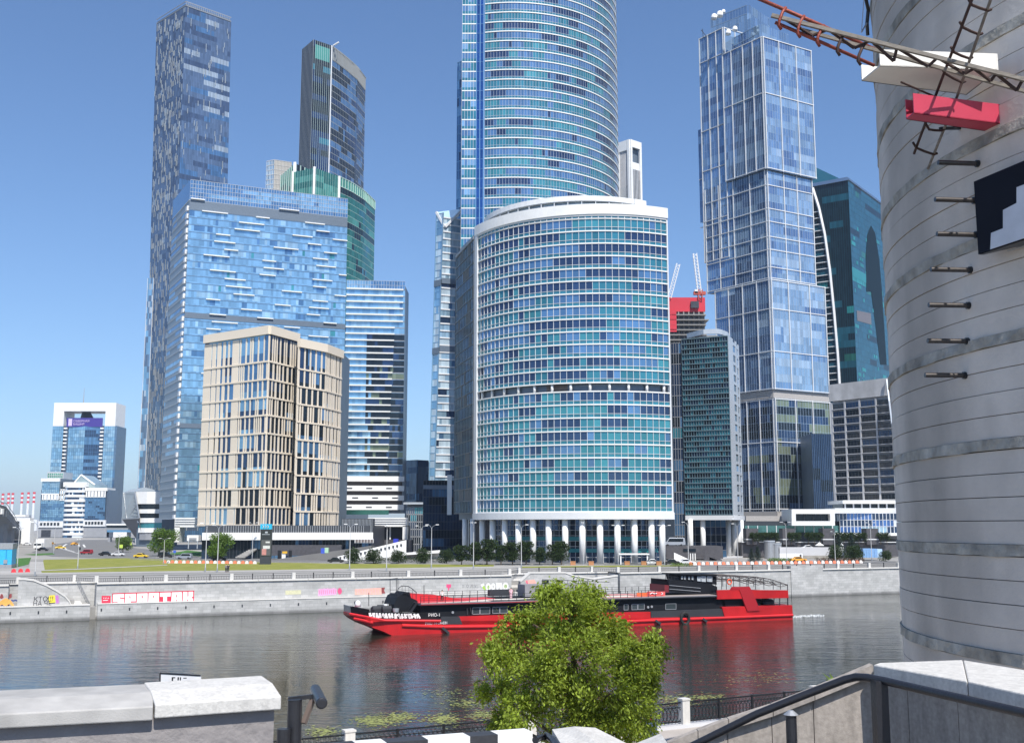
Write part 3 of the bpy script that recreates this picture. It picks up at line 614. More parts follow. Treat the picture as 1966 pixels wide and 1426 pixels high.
for (px, dy) in ((1326, 1), (1350, 1), (1383, 1.2), (1399, 1.5), (1410, 4), (1418, 8), (1424, 12)):
    a = rz_(px, 1030)[0]; Y = 336 + dy if px < 1380 else D[1] - 6 + dy
    if px < 1360: Y = f1.at(.3, 0)[1] + 1
    link('column', cylm, gb, Matrix.Translation((a * Y - A[0], Y - A[1], 0)) @ Matrix.Diagonal((.9, .9, 1.0, 1)))
gl = Face([(A[0] - 1, A[1] + 6), (B[0] - 1, B[1] + 6)], GZ, 18)
curtain(gb, gl, GZ, 18.2, 5, 9, [g_navy, g_deep, g_dark], (3, 1, 1), .8, ((0, 1, None),), (.1, .1, greyp), (.1, .1, greyp), joined=True, seed=12)

# ---- beige stone office block, two wings
zt = 80.; bo = thing('stone_office_block', 'beige stone office block with narrow upright windows in ten tiers left of the river bend', 'office building', (*T(518, 625, zt), GZ))
pA = T(394, 644, zt); pB = T(518, 625, zt); pC = T(573, 641, zt); pD = T(574, 650, 77); pE = T(626, 661, 77); pF = T(657, 673, 77)
zb = 16.4
shell(bo, [pA, pB, pC, (pC[0] + 2, pC[1] + 25), (pA[0] + 4, pA[1] + 25)], zb, zt - .3, core)
shell(bo, [pD, pE, pF, (pF[0], pF[1] + 20), (pD[0], pD[1] + 18)], zb, 76.7, core)
gw = [g_deep, g_dark, g_navy, g_blue]
tiers = []
z = zb; th1 = (zt - 3.0 - 8.6 - zb) / 9
for k in range(9): tiers.append((z, z + th1)); z += th1
tiers.append((z, zt - 3.0))
budget = [290]
def stoneface(P0, P1, ztop, dens, seed, tint, drop=0):
    f = Face([P0, P1], zb, ztop); r = random.Random(seed); L_ = f.L
    curtain(bo, f, zb, ztop - 2.6, 10, 14, gw, tint, .8, ((0, 1, None),), None, None, seed=seed, inset=.1)
    st = MB(); ang = math.atan2(P1[1] - P0[1], P1[0] - P0[0])
    def pc(nm, a0, a1, z0, z1, out):
        if budget[0] > 0 and nm == 'stone_pier' and (a1 - a0) * L_ > .55:
            budget[0] -= 1; q = f.at((a0 + a1) / 2, (z0 + z1) / 2, out / 2 - .2); piece(nm, beige, bo, q, ((a1 - a0) * L_, out + .4, z1 - z0), ang)
        else: f.strip(st, a0, a1, z0, z1, -.35, out)
    for k, (z0, z1) in enumerate(tiers):
        z0 -= drop; z1 -= drop * (1 if k < 9 else 1)
        q = f.at(.5, z0, .0); piece('stone_band', beige, bo, (q.x, q.y, z0), (L_ - .01, .5, .55), ang)
        a = 0.
        while a < 1:
            wp, wg = dens(a, r); wp /= L_; wg /= L_
            a1 = min(1, a + wp); pc('stone_pier', a, a1, z0 + .27, z1 - .27, .1 if wp * L_ < .7 else .06); a = a1 + wg
    q = f.at(.5, 0, .05); piece('cornice', beige, bo, (q.x, q.y, ztop - 1.4), (L_ + .1, 1.3, 2.8), ang)
    if st.v: st.build('stone_slat', beige, bo, kind='stuff')
def dl(a, r):
    if a < .05: return 3.6, .5
    if a < .44: g_ = (a - .05) / .39; return r.uniform(1.5, 2.3) * (1 - g_) + .5, .35 + 1.7 * g_ * r.uniform(.6, 1.2)
    if a < .54: return 3.2, .5
    return r.choice([.45, .5, .55]) if a < .97 else .3, r.choice([.5, 1.6, 1.9, 2.2])
def dr(a, r): return r.choice([.45, .55, .6, .9]), r.choice([.7, 1.4, 1.8])
def dr3(a, r): return (r.choice([1.1, 1.6, 2.0]), r.choice([.4, .9, 1.1]))
def dr2(a, r): return r.choice([.6, .7]), (.55 if r.random() < .4 else 2.1)
stoneface(pB, pC, zt, dr, 2, (1, 6, 4, 0)); stoneface(pD, pE, 77, dr2, 3, (4, 4, 2, 1), 1.4); stoneface(pA, pB, zt, dl, 1, (4, 1, 2, 4)); stoneface(pE, pF, 77, dr3, 4, (1, 3, 1, 0), 1.4)  # left face gets bluer panes, its sky reflection put into the tones
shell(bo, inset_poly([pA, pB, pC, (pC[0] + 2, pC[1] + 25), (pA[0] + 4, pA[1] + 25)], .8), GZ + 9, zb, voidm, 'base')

# ---- blue glass slab with white sunshades
zt = 165.; A = T(366, 345, zt); B = T(668, 382, zt); Lb = T(333, 385, zt)
bs = thing('glass_slab_tower', 'wide blue glass slab tower with scattered short white sunshades and a white stepped corner', 'skyscraper', (A[0], A[1], GZ))
shell(bs, [A, B, perp(B, A, -24), Lb], 19, zt - .5, core)
f = Face([A, B], 19, zt); glb = glass('glass_azure_light', (.37, .56, .69), .5, .15)
curtain(bs, f, 19.2, 151.5, 41, 62, [g_blue, g_deep, glb, g_teal2], (14, 1.6, 4, .3), .45, ((0, .22, 0), (.22, 1, None)), (.24, .1, mat('slate_blue_metal', (.14, .22, .32), .4, .4)), None, seed=6)
curtain(bs, f, 156, zt, 5, 62, [g_deep, g_blue], (3, 2), .95, ((0, 1, None),), (.15, .1, alu), (.12, .1, alu), seed=7, joined=True)
mb = MB(); f.strip(mb, 0, 1, 151.7, 155.9, -.2, .05); f.strip(mb, 0, 1, 104, 106.5, -.2, .2); f.strip(mb, 0, 1, 57, 59, -.2, .2); mb.build('service_band', mat('slate_grey', (.13, .17, .22), .5, .2), bs, kind='stuff')
r = random.Random(12)
fh = (151.5 - 19.2) / 41
for k in range(12, 43):
    n_ = 2 if k % 2 else 1; off = r.random() * .3
    for j in range(n_ + 1):
        a = (off + j / (n_ + 1) + r.uniform(-.06, .06)) % 1; w = r.choice([6, 7, 9, 11]) / f.L
        if a + w > 1: w = 1 - a
        z = 19.2 + k * fh if k < 42 else 156.5
        q = f.at(a + w / 2, z, .5); piece('sunshade', white, bs, (q.x, q.y, z), (w * f.L, .9, .42), math.atan2(B[1] - A[1], B[0] - A[0]))
f = Face([Lb, A], 19, zt)
curtain(bs, f, 19.2, 156, 42, 14, [mat('side_panel', (.28, .33, .37), .45, .3), g_deep, g_blue], (6, 2, 2), .8, ((0, .4, 0), (.4, 1, None)), (.5, .15, mat('side_trim', (.42, .46, .49), .5, .3)), None, seed=8)
mb = MB(); f.strip(mb, 0, 1, 156.2, zt, -.2, .1); mb.build('parapet', g_deep, bs)
for k in range(42):
    z = 20 + k * fh; q = f.at(.93, z, .3)
    piece('corner_block', white if (k // 2 + k) % 2 else offwhite, bs, (q.x, q.y, z + (.25 if k % 2 else 0)), (2.6 if k % 3 else 3.2, .9, fh * (.62 if k % 3 else .5)), math.atan2(A[1] - Lb[1], A[0] - Lb[0]))
# ---- striped wing to its right
zt = 127.; A2 = (B[0] + .2, B[1] + .5); _, zz = onplane(A2, (A2[0] + 10, A2[1] + 1.2), 778, 543)
B2 = (lambda s: (A2[0] + 10 / math.hypot(10, 1.2) * s, A2[1] + 1.2 / math.hypot(10, 1.2) * s))(onplane(A2, (A2[0] + 10, A2[1] + 1.2), 778, 543)[0])
sw = thing('striped_tower', 'blue glass tower wing with white stripes on every storey beside the wide slab', 'skyscraper', (*A2, GZ))
shell(sw, [A2, B2, (B2[0], B2[1] + 24), (A2[0], A2[1] + 24)], 22, zt - .5, core)
f = Face([A2, B2], 19, zt)
curtain(sw, f, 37.5, 123, 29, 22, [g_blue, glb, g_deep, g_dark], (9, 3, 1, 0), .7, ((0, 1, None),), (.34, .1, greyp), None, seed=3)
fd = Face([f.at(.36, 0, .06)[:2], f.at(1, 0, .06)[:2]], 19, zt)  # darker panes over the right part: a reflection put into the colour
mb = MB(); fr_ = random.Random(4); tn = runs(22, 14, (7, 3, 1), .6, 5)
for i in range(22):
    for j in range(14):
        if j < 2 and fr_.random() < .3: continue
        z0 = 37.5 + i * 2.948; mb.quad(fd.at(j / 14, z0), fd.at((j + 1) / 14, z0), fd.at((j + 1) / 14, z0 + 2.6), fd.at(j / 14, z0 + 2.6), tn[i][j])
mb.build('dark_glazing', [g_dark, g_navy, g_olive], sw, kind='stuff')
for k in range(30):
    z = 37.5 + k * 2.948; a1 = .86 - .004 * (30 - k) if k < 24 else .97; q = f.at(a1 / 2, z, .55); piece('white_stripe', white, sw, (q.x, q.y, z), (a1 * f.L, 1.0, .55), math.atan2(1.2, 10))
curtain(sw, f, 123, zt, 2, 22, [g_blue, g_deep], (2, 3), .9, ((0, 1, None),), (.12, .1, alu), (.12, .1, alu), joined=True, seed=3)
for k, z in enumerate((23.5, 27.6, 31.8, 36)):
    q = f.at(.51, z, 1.0); piece('white_storey', white, sw, (q.x, q.y, z + .9), (f.L * 1.04, 2.2, 2.3), math.atan2(1.2, 10))
    if k < 3:
        for j in range(3): q = f.at(.12 + .33 * j + .1 * (k % 2), z, 2.15); piece('vent', darkp, sw, (q.x, q.y, z + .9), (2.6, .12, .5), math.atan2(1.2, 10))
mb = MB()
for z in (26, 30, 34.3): f.strip(mb, 0, 1.0, z - .6, z + 1.4, -.2, .3)
mb.build('dark_band', mat('brown_band', (.06, .05, .05), .5), sw); mb = MB(); f.strip(mb, 0, .78, 21.2, 23.3, -.2, .2); mb.build('green_band', g_green2, sw)

# ---- white low base linking them
wb = thing('podium_building', 'long low white and dark podium with two white portal frames under the blue towers', 'podium', (*G(560, 1060), GZ))
def pl(pa, pb, Y0, Y1): a = rz_(*pa)[0]; b_ = rz_(*pb)[0]; return (a * Y0, Y0), (b_ * Y1, Y1)
A, B = pl((388, 1030), (714, 1030), 334, 348)
f = Face([A, B], GZ, 24)
def zY(px, py, Y): return P(px, py, Y).z
shell(wb, [A, B, (B[0], B[1] + 40), (A[0], A[1] + 30)], GZ, 16.3, darkp)
bx_ = rz_(656, 1000)[0] * 349; MB().box(((bx_ + B[0]) / 2, 352, 13), (B[0] - bx_, 6, 11)).build('fin_wall', darkp, wb)
mb = MB()
for k in range(22): mb.box((bx_ + .3 + (B[0] - bx_) * k / 22, 348.9, 16), (.16, .3, 4.6))
mb.build('fin', steel, wb, kind='stuff')
zc0, zc1 = zY(600, 1036, 338), zY(600, 1022, 338)
mb = MB(); f.strip(mb, .0, 1, zc0, zc1, -.3, 2.4); mb.build('canopy_band', white, wb)
mb = MB()
for k in range(60): a = .12 + .84 * k / 60; f.strip(mb, a, a + .003, zc1, 16.2, 0, .25)
mb.build('fin', steel, wb, kind='stuff')
curtain(wb, f, GZ, zc0, 2, 50, [g_dark, g_navy, g_deep], (4, 2, 1), .6, ((0, 1, None),), None, (.12, .15, darkp), joined=True, seed=5)
q = f.at(.72, zc1 - .8, 3.05); text('МОСКВА  МЕТРО', mat('sign_grey', (.35, .35, .36), .6), wb, f.at(.56, zc0 + .5, 3.05), 1.1, B[0] - A[0] and (B[0] - A[0], B[1] - A[1], 0), .02) if False else None
for (x0, x1, y0, y1, Y) in ((340, 386, 993, 1040, 376), (708, 783, 993, 1035, 396)):
    a0, a1 = rz_(x0, 1015)[0] * Y, rz_(x1, 1015)[0] * Y; z1 = zY(x0, y0, Y); z0 = zY(x0, y1, Y); w = (a1 - a0)
    mb = MB().box(((a0 + a1) / 2, Y, z1 - 1.7), (w, 6, 3.2)); mb.build('portal_beam', white, wb)
    mb = MB()
    for k in range(3): mb.box(((a0 + a1) / 2, Y - 3.1, z1 - .6 - k * .8), (w * .95, .3, .12))
    mb.build('beam_line', greyp, wb)
    mb = MB().box((a0 + .9 if x0 < 500 else a0 + .7, Y, (z0 + z1 - 3) / 2), (1.8, 6, z1 - z0 - 3)); mb.build('portal_leg', white, wb)
    if x0 > 500:
        MB().box((a1 - .8, Y, (z0 + z1 - 3) / 2), (1.6, 6, z1 - z0 - 3)).build('portal_leg', white, wb); MB().box((a0 + w * .55, Y, (z0 + z1 - 3) / 2), (.5, .5, z1 - z0 - 3)).build('portal_column', white, wb)
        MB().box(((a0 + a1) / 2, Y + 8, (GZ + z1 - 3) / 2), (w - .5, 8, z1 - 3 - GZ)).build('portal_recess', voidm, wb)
        MB().box(((a0 + a1) / 2, Y - 2, (GZ + z0 - .1) / 2), (w + 4, 5, z0 - .1 - GZ)).build('plinth', granite_d, wb)
rp = thing('access_ramp', 'grey access ramp with dotted white parapet climbing to the right behind the bushes', 'ramp', (*G(640, 1066), GZ))
mb = MB(); p0, p1 = P(560, 1068, 350), P(640, 1061, 350); p2 = P(740, 1044, 360)
mb.hexa([(p0.x, 318, GZ), (p2.x, 324, GZ), (p2.x, 331, GZ), (p0.x, 331, GZ)], [(p0.x, 318, GZ + .1), (p2.x, 324, P(0, 1047, 324).z), (p2.x, 331, P(0, 1047, 331).z), (p0.x, 331, GZ + .2)]); mb.build('ramp_body', asphalt, rp)
mb = MB(); a, b_ = P(648, 1068, 318), P(780, 1040, 326); mb.slab([(a.x, a.y, a.z - 1.6), (b_.x, b_.y, b_.z - 4), (b_.x, b_.y, b_.z + .6), (a.x, a.y, a.z)], (0, .4, 0)); mb.build('ramp_parapet', white, rp)
for k in range(16):
    w = (k + .7) / 17; q = a.lerp(b_, w); piece('parapet_slot', darkp, rp, (q.x, q.y - .05, q.z - .6), (.55, .2, .7))

# ---- very tall dark tower (left)
zt = 362.; tA = T(301, 37, zt); tB = T(357, 2, zt); tC = T(444, 33, zt)
def atz(px, py, like): # plan point at the foot: same depth, its own bearing
    return (rz_(px, py)[0] * like[1], like[1])
bA = atz(279, 935, tA); bB = atz(323, 935, tB); bC = atz(434, 700, tC)
ok = thing('dark_glass_tower', 'tallest slate blue glass tower on the left with random light upright panels', 'skyscraper', (*tB, GZ))
back = (tC[0] - 20, tC[1] + 24)
MB().hexa([(bA[0] + .3, bA[1] + .3, GZ), (bB[0], bB[1] + .4, GZ), (bC[0] - .3, bC[1] + .3, GZ), (bC[0] - 25, bC[1] + 30, GZ)], [(tA[0] + .3, tA[1] + .3, zt - 2), (tB[0], tB[1] + .4, zt - 2), (tC[0] - .3, tC[1] + .3, zt - 2), (*back, zt - 2)]).build('wall', core, ok)
slate = glass('glass_slate', (.22, .29, .38), .7, .1, .2); slate2 = glass('glass_slate_pale', (.45, .52, .57), .4, .2, .2); slate3 = glass('glass_slate_dark', (.13, .175, .25), .7, .1, .2)
f = Face([bB, bC], GZ, zt, [tB, tC]); curtain(ok, f, GZ, zt - 4, 98, 30, [slate, slate2, slate3, g_deep], (lambda i: (5, 3.5, 2, 1) if (i * 7919) % 10 in (1, 4, 8) else (5, .3, 3, 1.5)), .9, ((0, 1, None),), None, (.14, .12, slate3), seed=21)  # some storeys get more pale panes: glints put into the tones
def wv(f, n, nz, seed, m, name, wr, hr):
    mb = MB(); r = random.Random(seed); fz = (zt - 6 - GZ) / nz
    for k in range(n):
        i = r.randrange(nz); a = r.random() * .97; h = fz * r.choice(hr); f.strip(mb, a, a + wr / f.L, GZ + i * fz, min(zt - 4, GZ + i * fz + h), .02, .25)
    mb.build(name, m, ok, kind='stuff')
wv(f, 190, 98, 3, mat('light_fin', (.34, .37, .39), .5, .3), 'light_fin', .42, (1, 1, 1.6))
f = Face([bA, bB], GZ, zt, [tA, tB]); curtain(ok, f, GZ, zt - 4, 98, 26, [slate, slate2, slate3], (6, .6, 3), .3, ((0, 1, None),), None, (.14, .12, slate3), seed=22)
wv(f, 950, 98, 5, mat('light_fin', 0), 'light_fin', .26, (1, 1, 1.5))
f = Face([bB, bC], GZ, zt, [tB, tC]); mb = MB()
for z in (zt - 3.6, zt - .8): f.strip(mb, 0, 1, z, z + .6, -.1, .2)
for k in range(24): f.strip(mb, k / 24, k / 24 + .012, zt - 3.6, zt - .2, -.1, .2)
f = Face([bA, bB], GZ, zt, [tA, tB]); f.strip(mb, 0, 1, zt - 3.6, zt - 3, -.1, .2); f.strip(mb, 0, 1, zt - .8, zt - .2, -.1, .2)
mb.build('roof_screen', steel, ok)
# its lower outer slab
l1 = T(284, 531, 166); l1b = (l1[0], l1[1]); fz_ = Face([(rz_(265, 940)[0] * l1[1], l1[1]), (rz_(281, 940)[0] * l1[1], l1[1] - 2)], GZ, 166, [(l1[0], l1[1]), (l1[0] + 4, l1[1] - 1)])
MB().hexa([(fz_.p[0].x + .4, fz_.p[0].y + .5, GZ), (fz_.p[1].x, fz_.p[1].y + .5, GZ), (fz_.p[1].x - 9, fz_.p[1].y + 25, GZ), (fz_.p[0].x - 9, fz_.p[0].y + 25, GZ)], [(fz_.t[0].x + .4, fz_.t[0].y + .5, 165), (fz_.t[1].x, fz_.t[1].y + .5, 165), (fz_.t[1].x - 9, fz_.t[1].y + 25, 165), (fz_.t[0].x - 9, fz_.t[0].y + 25, 165)]).build('side_slab', slate, ok)
curtain(ok, Face(fz_.p, GZ, 166, fz_.t), GZ, 165, 44, 4, [slate, g_blue, slate2], (3, 3, 1), .4, ((0, 1, None),), None, (.3, .3, offwhite, 4), seed=2)

# ---- dark striped tower behind
zt = 346.; q = [T(580, 95, zt), T(602, 76, zt), T(637, 88, zt)]; cv = [T(637, 88, zt), T(652, 99, zt), T(668, 112, zt), T(686, 128, zt), T(702, 150, zt)]
dk = thing('striped_dark_tower', 'dark tower with fine pale stripes and a curved sloping roof left of centre', 'skyscraper', (*q[1], GZ))
shell(dk, q + cv[1:] + [(cv[-1][0] - 5, cv[-1][1] + 12), (q[0][0] + 10, q[0][1] + 60)], GZ, zt - .6, core)
f = Face(q[:2], GZ, zt); curtain(dk, f, 150, zt, 46, 9, [g_dark, mat('warm_grey', (.3, .31, .3), .5)], (2, 1), 1, ((0, 1, 0),), None, (.3, .06, mat('warm_grey', 0)), seed=1)
f = Face([q[1], q[2]], GZ, zt); curtain(dk, f, 150, zt, 46, 9, [g_dark, g_navy, g_teal], (4, 2, 1), .9, ((0, 1, None),), None, (.18, .06, mat('pale_green_fin', (.42, .5, .46), .5)), seed=2)
MB().box((f.at(.5, zt - 8, -.1)), (f.L * .8, .3, 10), math.atan2(q[2][1] - q[1][1], q[2][0] - q[1][0])).build('crown_glass', g_green2, dk)
f = Face(cv, GZ, zt); curtain(dk, f, 150, zt - 10, 42, 26, [g_dark, g_navy, g_deep], (3, 2, 2), .8, ((0, 1, None),), (.34, .05, mat('warm_grey', 0)), (.14, .03, mat('warm_grey', 0)), seed=3)
mb = MB()
for k in range(30): f.strip(mb, k / 30, k / 30 + .014, zt - 10, zt, -.1, .5)
f.strip(mb, 0, 1, zt - .8, zt, -.1, .5, 4); mb.build('crown_fin', mat('warm_grey', 0), dk, kind='stuff')
f.strip(MB(), 0, 1, zt - 10, zt, -.3, -.2, 4)
mb = MB(); f.strip(mb, 0, 1, zt - 10, zt - .6, -.4, -.1, 4); mb.build('crown_wall', g_deep, dk)
e = Face([q[1], q[2]], GZ, zt).at(1, 0, .2); piece('edge_fin', offwhite, dk, (e.x, e.y, (150 + zt) / 2), (.7, .7, zt - 150))
mb = MB(); mb.bar((e.x + 1, e.y, zt), (e.x + 5, e.y - 2, zt + 1.5), .8); mb.build('roof_crane', white, dk)
# ---- small pale tower behind
pt = thing('pale_office_tower', 'small pale tower top between the tall dark tower and the striped dark tower', 'skyscraper', (*T(528, 308, 290), GZ))
a, b_, c_ = T(512, 310, 290), T(527, 307, 290), T(560, 312, 290)
shell(pt, [a, b_, c_, (c_[0], c_[1] + 30), (a[0], a[1] + 30)], GZ, 289.5, core)
f = Face([b_, c_], GZ, 290); curtain(pt, f, 200, 290, 24, 12, [mat('warm_panel', (.5, .49, .47), .5)], (1,), 1, ((0, 1, 0),), (.3, .2, offwhite), (.4, .3, mat('warm_grey', 0)), seed=1, joined=True)
f = Face([a, b_], GZ, 290); curtain(pt, f, 200, 290, 24, 5, [g_pale, g_blue], (1, 1), .4, ((0, 1, None),), (.4, .2, offwhite), (.3, .2, offwhite), joined=True)
# ---- green glass building
zt = 228.; q = [T(563, 331, zt), T(604, 322.5, zt), T(652, 339, zt)]; cv = [T(652, 339, zt), T(675, 350, zt), T(698, 365, zt), T(720, 386, zt)]
gg = thing('green_glass_tower', 'green glass tower with white ribs and a curved top behind the blue slab', 'skyscraper', (*q[1], GZ))
shell(gg, q + cv[1:] + [(cv[-1][0] - 6, cv[-1][1] + 18), (q[0][0], q[0][1] + 30)], GZ, zt - .5, core)
gm = [g_green, g_green2, g_teal, g_dark]
f = Face(q, GZ, zt); curtain(gg, f, 100, zt, 34, 20, gm, (3, 4, 0, 0), .95, ((0, 1, None),), None, (.12, .05, mat('mint_fin', (.45, .6, .54), .5), 1), seed=1)
MB().box(f.at(0, 0) + Vector((0, -.3, 220)), (1.2, 1.2, 17)).build('edge_fin', white, gg); e = f.at(q and (Vector(q[1]) - Vector(q[0])).length / f.L, 0, .3); MB().box((e.x, e.y, 220), (1.3, 1.3, 17)).build('edge_fin', white, gg)
e = Vector(q[2]); MB().box((e.x, e.y - .4, 214), (1.3, 1.3, 28)).build('edge_fin', white, gg)
f = Face(cv, GZ, zt); curtain(gg, f, 100, zt - 6, 30, 18, gm, (6, 2, 2, 2), .75, ((0, 1, None),), (.2, .08, mat('mint_fin', 0)), (.12, .05, g_green2), seed=2); curtain(gg, f, zt - 6, zt, 1, 18, gm, (0, 1, 0, 0), 1, ((0, 1, None),), (.4, .3, mat('mint_fin', 0)), (.3, .4, mat('mint_fin', 0)), seed=2)
a, b_, c_ = T(536, 331, 236), T(563, 307.5, 236), T(605, 326, 236)
shell(gg, [(a[0], a[1] + 6), (b_[0], b_[1] + 6), (c_[0], c_[1] + 6), (b_[0], b_[1] + 40)], GZ, 236, core, 'rear_block')
f = Face([(a[0], a[1] + 6), (b_[0], b_[1] + 6), (c_[0], c_[1] + 6)], GZ, 236); curtain(gg, f, 150, 236, 22, 12, [g_green, g_dark], (2, 1), .8, ((0, 1, None),), None, (.5, .4, mat('mint_fin', 0)), seed=6)
e = Vector(b_); MB().box((e.x, e.y + 5.6, 215), (1.6, 1.6, 43)).build('edge_fin', white, gg)

# ---- huge ringed tower in the middle, top out of frame
cx_, cy_, R_ = .3, 461, 46.5
def tang(px):
    best = None
    for k in range(361):
        a = math.radians(-180 + k); x, y = cx_ + R_ * math.cos(a), cy_ + R_ * math.sin(a)
        if a > -math.pi / 2 - .6 and a < .1:
            d = abs(x / y - rz_(px, 300)[0])
            if best is None or d < best[0]: best = (d, a)
    return best[1]
aL = tang(930)
ringp = [(cx_ + R_ * math.cos(aL + (-.08 - aL) * k / 48), cy_ + R_ * math.sin(aL + (-.08 - aL) * k / 48)) for k in range(49)]
rt = thing('ringed_tower', 'huge round blue glass tower with white rings in the centre running out of the top', 'skyscraper', (cx_, cy_, GZ))
f = Face(ringp, GZ, 270)
sh_ = [(cx_ + (x - cx_) * .985, cy_ + (y - cy_) * .985) for x, y in ringp]
shell(rt, sh_ + [(cx_ + 30, cy_ + 30), (sh_[0][0], cy_ + 30)], GZ, 270, core)
curtain(rt, f, 100, 268, 41, 66, [g_deep, g_navy, g_teal, g_teal2, g_blue], (9, 5, 4, 1.6, 0), .78, ((0, .3, 2), (.3, 1, None)), (.42, .25, white), (.1, .04, alu), seed=31, thin=(.12, .06, alu, (.3,)))
# its flat left edge: white lattice strip, smooth blue strip, set back slab
aw = rz_(886, 300)[0]; Yw = ringp[0][1] + 1
w0 = (aw * Yw, Yw); w1 = (rz_(914, 300)[0] * Yw, Yw); w2 = (rz_(928, 300)[0] * Yw, Yw)
f = Face([w0, w1], GZ, 270); shell(rt, [w0, w2, (w2[0], w2[1] + 20), (w0[0], w0[1] + 30)], GZ, 269.8, core, 'edge_block')
curtain(rt, f, 80, 268, 46, 5, [g_deep, g_teal, g_blue], (4, 2, 2), .6, ((0, .35, 1), (.35, 1, None)), (.42, .1, white), (.14, .03, alu), seed=4)
f = Face([w1, w2], GZ, 270); curtain(rt, f, 80, 268, 46, 2, [glass('glass_royal', (.035, .12, .33), .8)], (1,), 1, ((0, 1, 0),), (.12, .1, g_blue), (.3, .2, g_blue), seed=4)
Ys = 470; s0, s1 = (rz_(877, 300)[0] * Ys, Ys), (rz_(890, 300)[0] * Ys, Ys - 3); zs = P(877, 121, Ys).z
shell(rt, [s0, s1, (s1[0], s1[1] + 30), (s0[0] + 2, s0[1] + 30)], GZ, zs - .3, core, 'rear_slab')
curtain(rt, Face([s0, s1], GZ, zs), 80, zs, 34, 3, [g_deep, g_blue, g_navy], (3, 2, 1), .6, ((0, 1, None),), (.3, .15, g_blue), (.2, .15, g_blue), seed=3, joined=True)

# ---- slender tapering glass tower left of the centre
zt = 145.; ta, tb = T(838, 403, zt), T(853, 402, zt); tc_ = (rz_(889, 394)[0] * 430, 433)
ba, bb, bc = (rz_(822, 920)[0] * ta[1], ta[1]), (rz_(833, 920)[0] * tb[1], tb[1] - 1), (rz_(893, 920)[0] * 430, 432)
tb = (tb[0], tb[1] - 2)
sl_ = thing('tapering_tower', 'slender tapering glass tower with pale horizontal lines left of the curved office', 'skyscraper', (*bb, GZ))
MB().hexa([(ba[0] + .5, ba[1] + .5, GZ), (bb[0], bb[1] + .6, GZ), (bc[0] - .5, bc[1] + .6, GZ), (ba[0] + 4, ba[1] + 30, GZ)], [(ta[0] + .5, ta[1] + .5, zt - 6), (tb[0], tb[1] + .6, zt - 9), (tc_[0] - .5, tc_[1] + .6, zt - 3), (ta[0] + 4, ta[1] + 30, zt - 3)]).build('wall', core, sl_)
f = Face([bb, bc], GZ, zt, [tb, tc_]); slm = [glass('glass_mist', (.48, .60, .68), .2, .2), glass('glass_haze', (.27, .42, .56), .25, .2), g_deep, g_navy, g_pale]
curtain(sl_, f, GZ, zt - 4, 46, 12, slm, (6, 4, 2, 1, 3), .72, ((0, 1, None),), (.55, .3, offwhite), None, seed=17)
f2 = Face([ba, bb], GZ, zt, [ta, tb]); curtain(sl_, f2, GZ, zt - 2, 46, 3, [g_blue, slm[0]], (1, 3), .9, ((0, 1, None),), (.2, .1, g_blue), (.6, .3, g_pale, 3), seed=18)
mb = MB(); mb.bar((*ta, zt - 1), (tb[0] + .5, tb[1], zt - 8), .9); mb.bar((tb[0] + .5, tb[1], zt - 8), (tc_[0], tc_[1], zt + 1), .9); mb.build('roof_edge', offwhite, sl_)
mb = MB(); mb.add([(*ta, zt - 1), (tb[0] + .5, tb[1], zt - 8), (tc_[0], tc_[1], zt + 1), (ta[0] + 6, ta[1] + 20, zt)], [(0, 1, 2, 3)]); mb.build('roof_glass', g_pale, sl_)
mb = MB()
for z in (P(850, 545, 430).z, P(850, 675, 430).z): f.strip(mb, 0, 1, z, z + 2.2, .05, .4); f2.strip(mb, 0, 1, z - 1, z + 1.6, .05, .4)
mb.build('service_band', mat('slate_grey', 0), sl_)
# dark foot of that tower
dp = thing('dark_podium_block', 'dark blue glass podium block between the two towers behind the trees', 'building', (*G(850, 1060), GZ))
Yd = 380; a, b_ = rz_(812, 990)[0] * Yd, rz_(893, 990)[0] * (Yd + 3); z1 = P(830, 922, Yd).z
shell(dp, [(a, Yd), (b_, Yd + 3), (b_, Yd + 40), (a + 3, Yd + 40)], GZ, z1, core)
f = Face([(a, Yd - .1), (b_, Yd + 2.9)], GZ, z1); curtain(dp, f, GZ, z1, 9, 14, [g_navy, g_dark, g_deep], (4, 5, 1), .8, ((0, 1, None),), (.15, .1, darkp), (.1, .1, darkp), joined=True, seed=5)
q = f.at(.62, 0, .3); piece('light_fin', alu, dp, (q.x, q.y, (z1 + 18) / 2 + 2), (1.6, .4, z1 - 18))
mb = MB(); f.strip(mb, 0, 1, z1 - 3, z1 - 1.6, 0, .3); mb.build('band', mat('slate_grey', 0), dp)
db = thing('dark_round_block', 'low dark blue rounded building between the striped tower and the tapering tower', 'building', (*G(800, 1050), GZ))
Yd = 520; pts = [T(780, 886, P(800, 884, Yd).z), (rz_(800, 950)[0] * (Yd - 5), Yd - 5), (rz_(822, 950)[0] * Yd, Yd)]; z1 = P(800, 884, Yd).z
shell(db, [(rz_(778, 950)[0] * Yd, Yd), pts[1], pts[2], (pts[2][0], Yd + 30), (pts[2][0] - 14, Yd + 30)], GZ, z1 - .2, core)
f = Face([(rz_(778, 950)[0] * Yd, Yd), pts[1], pts[2]], GZ, z1); curtain(db, f, GZ, z1, 13, 16, [g_navy, g_deep, slate3], (3, 1, 2), .8, ((0, 1, None),), (.2, .1, slate3), (.12, .1, slate3), joined=True)
db2 = thing('dark_office_block', 'small dark office block with a pale flat roof right of the white portal', 'building', (*G(800, 1052), GZ)); Yd = 430
a, b_ = rz_(780, 990)[0] * Yd, rz_(812, 990)[0] * Yd; z1 = P(800, 968, Yd).z
